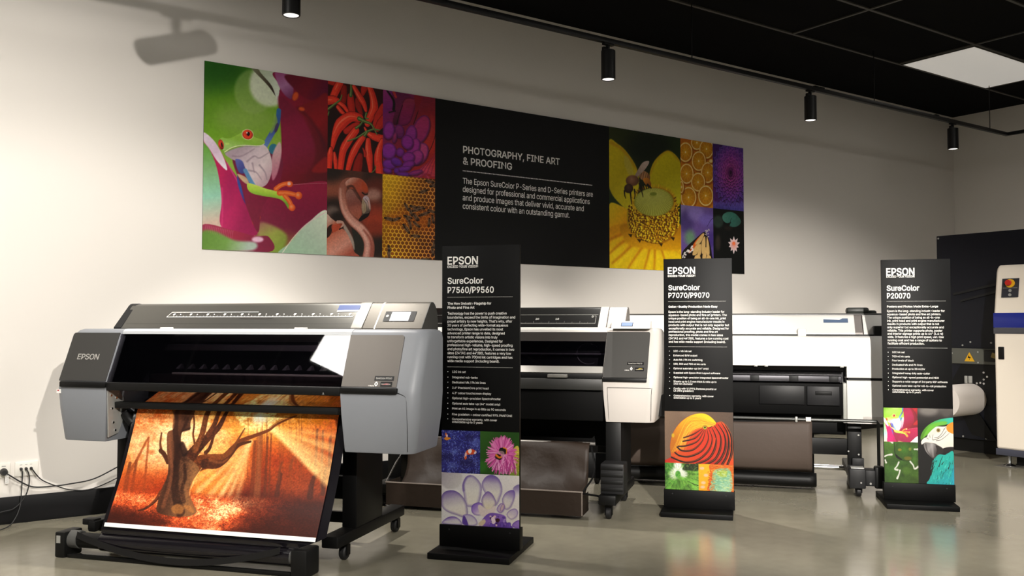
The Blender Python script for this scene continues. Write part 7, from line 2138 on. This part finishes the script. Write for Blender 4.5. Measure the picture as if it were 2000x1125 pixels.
# the sheet above the eject bar carries the top of the picture
top_ = Pic([(0, 0), (100, 0), (100, 20), (0, 20)], 280, 40)
top_.im[:] = pic_tree_.im[::-1][-41:-1][:, ::2][:40][::-1][::-1][:, :280]
top_.mesh('forest_picture_top', M_photo, POSTER, lambda s, t: paper_pt(s, t * 0.20), G_TREE)
pic_tree_.mesh('forest_picture', M_photo, POSTER, tree_fn, G_TREE, 'gnarled tree and sunbeams in an orange autumn forest')


# ---- foot of the first sign
def pic_anemone():
    p = Pic([(62, 40), (478, 52), (478, 503), (60, 492)], 130, 140, '#23206a')
    p.fill(p.lin((100, 60), (400, 480), '#2a2c7a', '#2c2a78', '#241f64'))
    rg = random.Random(2)
    for k_ in range(1500):
        x, y = rg.uniform(55, 480), rg.uniform(35, 505)
        a = rg.uniform(0, 6.28)
        L = rg.uniform(10, 22)
        p.line([(x, y), (x + L * math.cos(a), y + L * math.sin(a))], 4, 6, rg.choice(['#1b1650', '#3c44a0', '#5a68c0', '#2f2f86', '#7f8ecf', '#221b60', '#15113f']), 3, alpha=0.85)
    for c_, r_ in (((430, 170), 50), ((200, 270), 40), ((180, 420), 50)):
        p.ell(c_, r_, r_ * 0.7, '#7288d0', soft=r_, alpha=0.4)
    for c_, r_ in (((330, 380), 70), ((120, 330), 60), ((360, 120), 50)):
        p.ell(c_, r_, r_ * 0.7, '#16103c', soft=r_, alpha=0.5)
    p.poly([(312, 300), (330, 262), (370, 240), (415, 250), (440, 272), (425, 290), (385, 298), (345, 300)], p.lin((340, 245), (390, 300), '#dd5a24', '#c8461c'), 3)
    p.poly([(352, 248), (378, 240), (388, 262), (370, 290), (350, 275)], '#eae2e0', 4)
    p.poly([(410, 282), (430, 258), (438, 276), (422, 292)], '#d8c8d0', 3)
    p.poly([(308, 330), (320, 275), (334, 290), (325, 330)], '#dcb8b0', 4)
    p.poly([(310, 345), (318, 315), (335, 325), (325, 350)], '#d05a24', 4)
    p.poly([(90, 130), (115, 115), (160, 128), (125, 150), (100, 145)], '#d8862a', 4)
    p.poly([(100, 80), (115, 75), (125, 110), (110, 115)], '#d06a30', 4)
    p.ell((120, 103), 10, 14, '#e0c0c0', soft=4)
    return p


pic_anemone().mesh('fish_picture', M_signprint, SIGN1, flat(0.011, 0.2105, 0.386, 0.594, PV - 0.0008), G_SIGN, 'orange fish in blue tentacles')


def pic_thistle():
    p = Pic([(478, 52), (910, 68), (908, 525), (478, 503)], 140, 140, '#1f4a14')
    p.fill(p.lin((480, 60), (900, 500), '#2f5a1c', '#1c4410', '#2c5a14'))
    p.ell((500, 420), 60, 60, '#2f6a1c', soft=60, alpha=0.8)
    rg = random.Random(6)
    p.poly([(840, 250), (900, 220), (915, 420), (900, 530), (800, 525), (820, 400)], p.lin((860, 240), (860, 520), '#c8b04a', '#a8963a', '#6a8428'), 8)
    for k_ in range(34):
        x, y = rg.uniform(800, 915), rg.uniform(230, 525)
        a = rg.uniform(-1.4, 0.6)
        p.line([(x, y), (x + 34 * math.cos(a), y + 34 * math.sin(a))], 7, 2, rg.choice(['#d8c86a', '#7a9a30', '#b8a040', '#4a6a1c']), 3)
    p.ell((720, 270), 130, 150, '#c04a8c', soft=30)
    for k_ in range(230):
        a = rg.uniform(0, 6.283)
        r0 = rg.uniform(20, 90)
        r1 = rg.uniform(130, 185) * (1.0 if math.sin(a) < 0.3 else 1.25)
        cx_, cy_ = 715, 280
        p.line([(cx_ + r0 * math.cos(a), cy_ + r0 * math.sin(a)), (cx_ + r1 * math.cos(a) * 0.92, cy_ + r1 * math.sin(a))], 13, 7, rg.choice(['#d868a8', '#c8509a', '#e080b8', '#b83c86', '#eaa0cc']), 3)
    for k_ in range(70):
        x = rg.uniform(660, 860)
        p.line([(x, rg.uniform(300, 400)), (x + rg.uniform(-70, 40), rg.uniform(430, 510))], 5, 8, rg.choice(['#a02c78', '#e8a0cc', '#c84a94']), 3)
    p.ell((730, 262), 46, 34, '#16100c', rot=20, soft=4)
    p.line([(735, 228), (768, 245), (765, 290)], 12, 10, '#e08a20', 4)
    p.ell((680, 322), 42, 26, '#1c120c', rot=35, soft=4)
    p.line([(655, 305), (690, 330), (715, 320)], 22, 16, '#d8741c', 4)
    p.poly([(650, 295), (690, 262), (735, 268), (745, 300), (715, 330), (700, 285)], '#c89aa0', 5, alpha=0.7)
    p.line([(640, 320), (655, 340), (690, 352)], 6, 8, '#0c0806', 3)
    return p


pic_thistle().mesh('thistle_picture', M_signprint, SIGN1, flat(0.2105, 0.409, 0.386, 0.594, PV - 0.0008), G_SIGN, 'bumblebee on a pink thistle')


def pic_crocus():
    p = Pic([(60, 492), (908, 522), (914, 1115), (58, 1062)], 270, 185, '#cfc8c4')
    p.fill(p.lin((80, 520), (880, 1060), '#c9c6c4', '#dcd8d6', '#d2cac2'))
    p.poly([(60, 500), (270, 510), (250, 640), (140, 680), (60, 640)], p.lin((80, 510), (240, 660), '#a8a0a8', '#c4c0bc'), 26)
    p.line([(60, 640), (120, 690), (240, 700)], 20, 30, '#e4e0de', 30, alpha=0.8)
    p.poly([(840, 660), (910, 620), (912, 720), (860, 760)], p.lin((860, 640), (880, 740), '#7a6a9a', '#d0c8cc'), 12)

    def petal(pts, inner, rim, ew, soft=3):
        p.poly([(x + 4, y + 7) for x, y in pts], '#8c8290', 16, alpha=0.45)
        p.poly(pts, inner, soft, edge=rim, edge_w=ew * 1.1, edge_a=0.72)
    petal([(330, 860), (300, 740), (285, 640), (310, 560), (350, 525), (410, 530), (470, 590), (495, 660), (480, 780), (440, 860)], p.lin((390, 530), (390, 850), '#b8b0bc', '#d6d2ca', '#ddd6c8'), '#68509a', 34)
    p.line([(300, 690), (298, 620), (330, 550), (372, 528)], 26, 12, '#5d4590', 16, alpha=0.6)
    petal([(495, 640), (520, 560), (570, 520), (630, 520), (690, 570), (720, 670), (700, 760), (650, 850), (560, 760)], p.lin((610, 525), (610, 790), '#6a509c', '#b8aebc', '#d6d0c8', '#d8d0c4'), '#6a529e', 30)
    petal([(60, 760), (100, 705), (180, 690), (250, 720), (310, 790), (340, 880), (330, 990), (210, 960), (110, 920), (60, 860)], p.lin((180, 695), (240, 960), '#7a66a0', '#b6acba', '#d8d2ca', '#dcd4c6'), '#5c468e', 30)
    petal([(720, 780), (760, 710), (830, 680), (860, 710), (852, 790), (810, 880), (760, 900), (730, 850)], p.lin((830, 680), (760, 900), '#6e559e', '#cbc4c4', '#d8cfc0'), '#6a5098', 24)
    petal([(495, 780), (530, 720), (570, 698), (620, 740), (655, 820), (640, 870), (590, 920), (530, 910), (500, 850)], p.lin((570, 700), (560, 910), '#8a70ac', '#d2c8c0', '#d8ccaa'), '#5c4290', 26)
    petal([(70, 1060), (110, 1000), (180, 978), (240, 1000), (280, 1050), (260, 1075)], p.lin((170, 980), (190, 1070), '#7a5eaa', '#c8c0c8', '#d8d4cc'), '#62469a', 22)
    petal([(290, 980), (320, 955), (380, 960), (430, 1000), (450, 1060), (400, 1085), (330, 1070)], p.lin((370, 960), (380, 1080), '#b4a8c0', '#dad4ce'), '#6a4ea2', 20)
    p.poly([(288, 1060), (292, 985), (315, 980), (350, 1075)], '#553a90', 8)
    petal([(385, 920), (390, 860), (440, 825), (495, 830), (500, 870), (470, 900), (490, 960), (420, 960)], p.lin((400, 850), (480, 940), '#7a5ab0', '#a68ac4', '#d8c8d0'), '#5a3c98', 16)
    p.poly([(455, 870), (480, 850), (560, 900), (640, 860), (640, 930), (540, 980), (480, 960)], '#d6c6c0', 12)
    petal([(660, 900), (690, 840), (730, 828), (750, 860), (740, 910), (700, 940)], '#b7a4b8', '#6846a2', 16)
    p.ell((722, 880), 20, 44, '#c4a8a8', rot=20, soft=6, edge='#6c4a9c', edge_w=10)
    petal([(770, 960), (800, 910), (860, 888), (895, 920), (880, 980), (820, 1010)], p.lin((860, 890), (800, 1000), '#a898b8', '#dcd2c6'), '#6a4f9a', 16)
    petal([(835, 1090), (850, 1045), (915, 1020), (916, 1112)], '#8a6ab0', '#55358c', 18)
    p.poly([(470, 1085), (520, 990), (590, 940), (700, 950), (760, 980), (770, 1040), (830, 1112), (480, 1092)], p.lin((560, 960), (620, 1100), '#6c4aa4', '#8a64b4', '#5a3890'), 8)
    p.poly([(460, 1060), (520, 1010), (540, 1040), (500, 1085)], '#cdb89a', 10)
    rg = random.Random(9)
    for k_ in range(34):
        x, y = rg.uniform(590, 770), rg.uniform(970, 1090)
        p.ell((x, y), rg.uniform(8, 20), rg.uniform(7, 14), rg.choice(['#7a56ac', '#5c3c94', '#9a7cc0', '#4a2c80', '#d8b8b8', '#3c1c4c']), rot=rg.uniform(0, 180), soft=5)
    p.ell((670, 1020), 26, 22, '#38161e', soft=10)
    p.poly([(600, 1000), (630, 985), (650, 1040), (620, 1060)], '#e2ccd2', 6)
    for x in (600, 720, 790, 805):
        p.ell((x, 1075), 15, 32, '#6a4aa6', soft=5, edge='#44247c', edge_w=8)
    p.grain(0.04, 10)
    return p


pic_crocus().mesh('flower_picture', M_signprint, SIGN1, flat(0.011, 0.409, 0.1345, 0.386, PV - 0.0008), G_SIGN, 'white flower with purple-edged petals')


# ---- foot of the second sign
def pic_pheasant():
    p = Pic([(72, 35), (968, 50), (962, 725), (70, 700)], 270, 205, '#5c4a3c')
    p.fill(p.lin((100, 60), (900, 500), '#6a5646', '#5a4638', '#463a32'))
    p.ell((400, 60), 120, 60, '#75604e', soft=80, alpha=0.6)
    p.poly([(150, 640), (140, 480), (180, 320), (280, 180), (420, 90), (560, 68), (660, 100), (735, 180), (840, 190), (920, 300), (950, 450), (930, 620), (960, 720), (80, 700)], p.lin((200, 500), (900, 400), '#b0441a', '#b8301a', '#a82a16'), 5)
    p.poly([(80, 700), (110, 650), (200, 620), (260, 690), (900, 720), (960, 720), (900, 640)], '#a02416', 8)
    p.poly([(740, 190), (800, 200), (880, 300), (920, 420), (900, 600), (840, 720), (960, 725), (955, 440), (900, 260), (820, 170)], '#c44c1c', 14, alpha=0.7)
    # yellow crest
    p.poly([(150, 560), (145, 470), (185, 320), (280, 185), (420, 92), (560, 66), (660, 100), (740, 185), (700, 225), (600, 245), (520, 250), (380, 320), (300, 420), (230, 500), (180, 580)], p.lin((240, 480), (620, 110), '#a05a14', '#b87a18', '#cfa01e', '#dcb41c'), 5)
    rg = random.Random(12)
    for k_ in range(90):
        t = rg.random()
        a = (735 - 40 * rg.random(), 190 + 40 * rg.random())
        m_ = (430 + 60 * rg.uniform(-1, 1), 110 + 200 * t)
        e_ = (160 + 160 * t + 30 * rg.random(), 560 - 140 * t * rg.random())
        p.line([a, m_, e_], 2, 4, rg.choice(['#e2be30', '#a8661a', '#c88e1c', '#e6cc50', '#b86a18']), 3, alpha=0.5)
    # dark bars fanning from the eye
    bars = [[(560, 262), (450, 330), (320, 380)], [(575, 272), (470, 380), (310, 425)], [(590, 282), (500, 420), (350, 480), (250, 490)], [(605, 282), (560, 420), (440, 530), (300, 545), (235, 500)], [(625, 280), (640, 400), (560, 540), (400, 615), (270, 610), (205, 570)], [(655, 275), (690, 400), (640, 540), (500, 660), (330, 690), (160, 630)],
            [(690, 250), (740, 380), (720, 520), (640, 640), (480, 715)], [(720, 220), (800, 360), (790, 520), (720, 650), (600, 720)], [(770, 205), (850, 340), (860, 500), (800, 640), (720, 720)], [(810, 180), (890, 320), (905, 480), (870, 620), (810, 720)], [(860, 210), (930, 340), (945, 480), (930, 600), (880, 720)]]
    for i, q_ in enumerate(bars):
        p.line(q_, 5, 18 + i, '#17100e', 5, wm=20 + i * 1.5)
        p.line([(x + 7, y - 8) for x, y in q_], 3, 6, '#d85a24', 8, wm=8, alpha=0.6)
    p.line([(690, 230), (640, 265)], 8, 4, '#17100e', 4)
    p.line([(700, 480), (720, 420), (735, 380)], 20, 5, '#c23c1a', 5)
    p.ell((598, 247), 34, 28, '#8a4a18', soft=6)
    p.ell((596, 248), 26, 23, p.rad((596, 248), 26, '#1a1408', '#5c6a20', '#b0a834', '#6a4a14'), soft=3)
    p.ell((598, 243), 10, 10, '#0c0a06', soft=2)
    p.ell((180, 350), 20, 26, '#b8a020', soft=14, alpha=0.7)
    p.grain(0.05, 10)
    return p


pic_pheasant().mesh('pheasant_picture', M_signprint, SIGN2, flat(0.011, 0.409, 0.291, 0.598, PV - 0.0008), G_SIGN, 'golden pheasant head with black bars')


def pic_canopy():
    p = Pic([(72, 700), (512, 712), (508, 1055), (70, 1040)], 140, 110, '#3c6a20')
    n1, n2 = p.noise(60, 60, 4), p.noise(16, 16, 3)
    p.fill(p.lin((100, 720), (480, 1050), '#2a5a20', '#4a7a2a', '#5c8a34'))
    p.im *= (0.5 + 1.0 * n1)[..., None]
    p.ell((250, 800), 80, 60, '#cfd0cc', soft=70, alpha=0.9)
    p.ell((190, 850), 60, 60, '#c4c8bc', soft=60, alpha=0.8)
    p.ell((240, 730), 50, 40, '#d6d4d4', soft=40, alpha=0.9)
    p.ell((320, 850), 46, 40, '#c8c8c2', soft=40, alpha=0.8)
    p.ell((240, 850), 34, 46, '#3a7a28', soft=20)
    p.poly([(300, 790), (360, 710), (500, 712), (500, 800), (400, 800)], '#1a2412', 22)
    for a in range(0, 360, 17):
        p.line([(250 + 90 * math.cos(R(a)), 850 + 90 * math.sin(R(a))), (250 + 330 * math.cos(R(a)), 850 + 330 * math.sin(R(a)))], 3, 12, '#1c3412', 8, alpha=0.55)
    lf = np.clip((n2 - 0.5) * 5, 0, 1)[..., None]
    p.im = p.im * (1 - 0.4 * lf) + np.array([0.52, 0.66, 0.30]) * 0.4 * lf
    p.line([(360, 940), (500, 995)], 4, 10, '#141a0c', 4)
    return p


pic_canopy().mesh('forest_picture', M_signprint, SIGN2, flat(0.011, 0.208, 0.135, 0.291, PV - 0.0008), G_SIGN, 'treetops seen from below')


def pic_wing():
    p = Pic([(512, 712), (964, 725), (962, 1075), (508, 1055)], 140, 110, '#d09018')
    p.fill(p.lin((520, 720), (660, 1050), '#d8981c', '#d4921a', '#c88414'))
    rg = random.Random(15)
    p.poly([(670, 715), (965, 725), (962, 1080), (640, 1060), (640, 960), (660, 840)], '#b4521a', 6)
    p.poly([(720, 790), (915, 790), (920, 1080), (660, 1066), (680, 900)], p.lin((700, 800), (900, 1060), '#7aa070', '#6a9a7a', '#86a88a'), 10)
    p.poly([(750, 810), (870, 800), (860, 880), (770, 870)], '#8a9a2c', 20, alpha=0.8)
    for k_ in range(420):
        x, y = rg.uniform(650, 960), rg.uniform(720, 1075)
        p.line([(x, y), (x + rg.uniform(14, 34), y + rg.uniform(-4, 5))], 4, 5, rg.choice(['#a8c0a0', '#5a8a6a', '#c8c870', '#7a9a5a', '#b8d0b8'] if 710 < x < 900 and y > 800 else ['#d87a24', '#a0481a', '#8a3a14', '#c8a43c']), 2, alpha=0.7)
    for k_ in range(60):
        p.ell((rg.uniform(640, 690) - (rg.uniform(0, 20)), rg.uniform(800, 1060)), 7, 6, rg.choice(['#b04a18', '#8a3410', '#d0701c']), soft=4)
    for c_ in ((555, 770), (605, 860), (570, 955), (560, 1010)):
        p.ell(c_, 30, 20, '#b8a08a', soft=22, alpha=0.85)
    p.grain(0.08, 8)
    return p


pic_wing().mesh('scales_picture', M_signprint, SIGN2, flat(0.208, 0.409, 0.135, 0.291, PV - 0.0008), G_SIGN, 'yellow and green scales close up')


# ---- foot of the third sign
pf2 = Pic([(0, 0), (100, 0), (100, 100), (0, 100)], 120, 135)
sy_ = np.linspace(0.22, 0.86, 135) * 429
sx_i = (np.linspace(0.05, 0.99, 120) * 299).astype(int)
pf2.im = np.clip(pf.im[sy_.astype(int)][:, sx_i] * 1.25 + 0.02, 0, 1)
pf2.mesh('frog_picture', M_signprint, SIGN3, flat(0.011, 0.2065, 0.386, 0.5965, PV - 0.0008), G_SIGN * 1.1, 'frog with red eyes, small')


def pic_crocodile():
    p = Pic([(40, 548), (488, 552), (492, 1070), (45, 1055)], 130, 145, '#2f4a14')
    p.fill(p.lin((60, 560), (460, 1050), '#3a5a18', '#30501a', '#344c14'))
    n1 = p.noise(80, 80, 4)
    p.im *= (0.65 + 0.7 * n1)[..., None]
    p.ell((285, 660), 112, 120, p.rad((300, 640), 140, '#3a6a1c', '#34551a', '#2a4414'), soft=10)
    p.line([(175, 570), (180, 680), (220, 750), (300, 785), (380, 780)], 8, 6, '#141e0a', 6)
    p.poly([(185, 700), (230, 735), (275, 768), (250, 775), (200, 745)], '#0d0c0a', 6)
    p.ell((245, 650), 24, 16, '#7a7420', soft=12)
    p.ell((380, 640), 18, 20, '#6a7424', soft=12)
    p.ell((350, 755), 50, 24, '#6a5f1c', soft=24, alpha=0.8)
    p.ell((330, 910), 60, 50, '#4a6a20', soft=50, alpha=0.6)
    W_ = '#c4c4bc'
    for q_ in ([(50, 735), (85, 718), (140, 710)], [(232, 805), (210, 850), (180, 890), (215, 900)], [(245, 905), (235, 950), (210, 1005)], [(382, 795), (420, 840), (440, 885), (485, 860)], [(440, 640), (485, 640)], [(118, 545), (150, 562)], [(55, 780), (65, 810)]):
        p.line(q_, 20, 26, W_, 8, wm=16)
    p.grain(0.1, 10)
    return p


pic_crocodile().mesh('leaf_picture', M_signprint, SIGN3, flat(0.011, 0.2065, 0.1345, 0.386, PV - 0.0008), G_SIGN, 'dark green shape with pale drops')


def pic_macaw():
    p = Pic([(488, 52), (968, 60), (996, 1085), (492, 1070)], 150, 300, '#0e0c0b')
    p.fill(p.lin((720, 60), (720, 300), '#55504c', '#24201e', '#0d0b0a'))
    p.ell((640, 90), 120, 60, '#7a7570', soft=80, alpha=0.8)
    p.ell((880, 110), 60, 60, '#4a4541', soft=60, alpha=0.8)
    p.poly([(640, 330), (700, 300), (760, 290), (860, 290), (985, 260), (990, 380), (980, 520), (968, 570), (880, 575), (820, 580), (730, 520), (600, 505), (545, 530), (538, 490), (570, 450), (620, 420)], p.lin((700, 300), (800, 580), '#d8d0c6', '#e2dace', '#d8cec2'), 4)
    p.poly([(535, 470), (530, 420), (570, 340), (640, 270), (740, 215), (860, 185), (985, 180), (985, 250), (880, 262), (760, 285), (690, 330), (620, 400), (570, 440)], p.lin((560, 440), (960, 190), '#4a7a1c', '#58a02c', '#3fa86c', '#2fb0a4'), 4)
    p.poly([(640, 300), (760, 235), (880, 225), (870, 270), (760, 285), (690, 325), (600, 420), (560, 440)], '#6aae30', 16, alpha=0.8)
    p.poly([(880, 300), (900, 265), (985, 235), (990, 375), (930, 372), (890, 340)], '#e08424', 5)
    for q_, w0 in (([(850, 320), (820, 380), (770, 430), (720, 440)], 5), ([(880, 350), (830, 410), (770, 450), (700, 470)], 5), ([(920, 380), (860, 430), (800, 470), (740, 480)], 4), ([(700, 400), (690, 440), (695, 470)], 4), ([(650, 400), (660, 440)], 3), ([(610, 440), (640, 460)], 3), ([(870, 300), (850, 330)], 4)):
        p.line(q_, w0, w0 + 2, '#2a2420', 2.5)
    for k_ in range(12):
        p.line([(600 + 12 * k_, 440 - 10 * k_), (622 + 12 * k_, 462 - 9 * k_)], 2.5, 2, '#8a8278', 2, alpha=0.8)
    p.ell((772, 340), 30, 30, '#b8aa88', soft=4)
    p.ell((772, 340), 22, 22, p.rad((772, 340), 22, '#2c2010', '#8a7230', '#6a5424'), soft=3)
    p.ell((772, 340), 8, 8, '#0c0806', soft=2)
    p.poly([(575, 510), (650, 505), (740, 530), (820, 570), (850, 620), (820, 660), (760, 680), (720, 720), (690, 715), (620, 650), (580, 580)], p.lin((590, 520), (800, 680), '#6a6664', '#8c8886', '#4a4442', '#1e1a18'), 5)
    p.poly([(735, 540), (800, 570), (835, 620), (790, 650), (740, 660), (750, 600)], '#231d1a', 8)
    p.line([(680, 520), (690, 600), (700, 690)], 30, 16, '#a8a4a2', 26, alpha=0.6)
    p.line([(600, 530), (620, 620), (680, 700)], 16, 12, '#3c3836', 12, alpha=0.8)
    p.poly([(840, 580), (985, 565), (985, 650), (900, 650), (860, 640)], '#191211', 5)
    p.poly([(780, 665), (860, 670), (900, 650), (985, 648), (998, 1090), (630, 1080), (650, 1000), (690, 880), (715, 760), (710, 730)], p.lin((720, 700), (960, 1060), '#1f9a8c', '#1f9c90', '#1c8c8c', '#1a8a98'), 5)
    rg = random.Random(31)
    for k_ in range(120):
        x, y = rg.uniform(670, 985), rg.uniform(670, 1070)
        if x < 715 + (760 - y) * 0.28 - 20:
            continue
        p.line([(x, y), (x - rg.uniform(4, 20), y + rg.uniform(22, 50))], 12, 4, rg.choice(['#3cb8a4', '#157068', '#28a898', '#0f4c48', '#50c4ac', '#1c8c84']), 4, alpha=0.65)
    for q_ in ([(830, 690), (800, 760), (780, 830)], [(850, 760), (820, 800)], [(720, 820), (690, 880), (670, 950)], [(940, 780), (910, 860)]):
        p.line(q_, 5, 14, '#0b1a18', 5, alpha=0.8)
    p.line([(985, 820), (975, 950), (980, 1080)], 16, 26, '#1c94b8', 16, alpha=0.6)
    return p


pic_macaw().mesh('parrot_picture', M_signprint, SIGN3, flat(0.2065, 0.409, 0.1345, 0.5965, PV - 0.0008), G_SIGN, 'parrot with white face and turquoise chest')
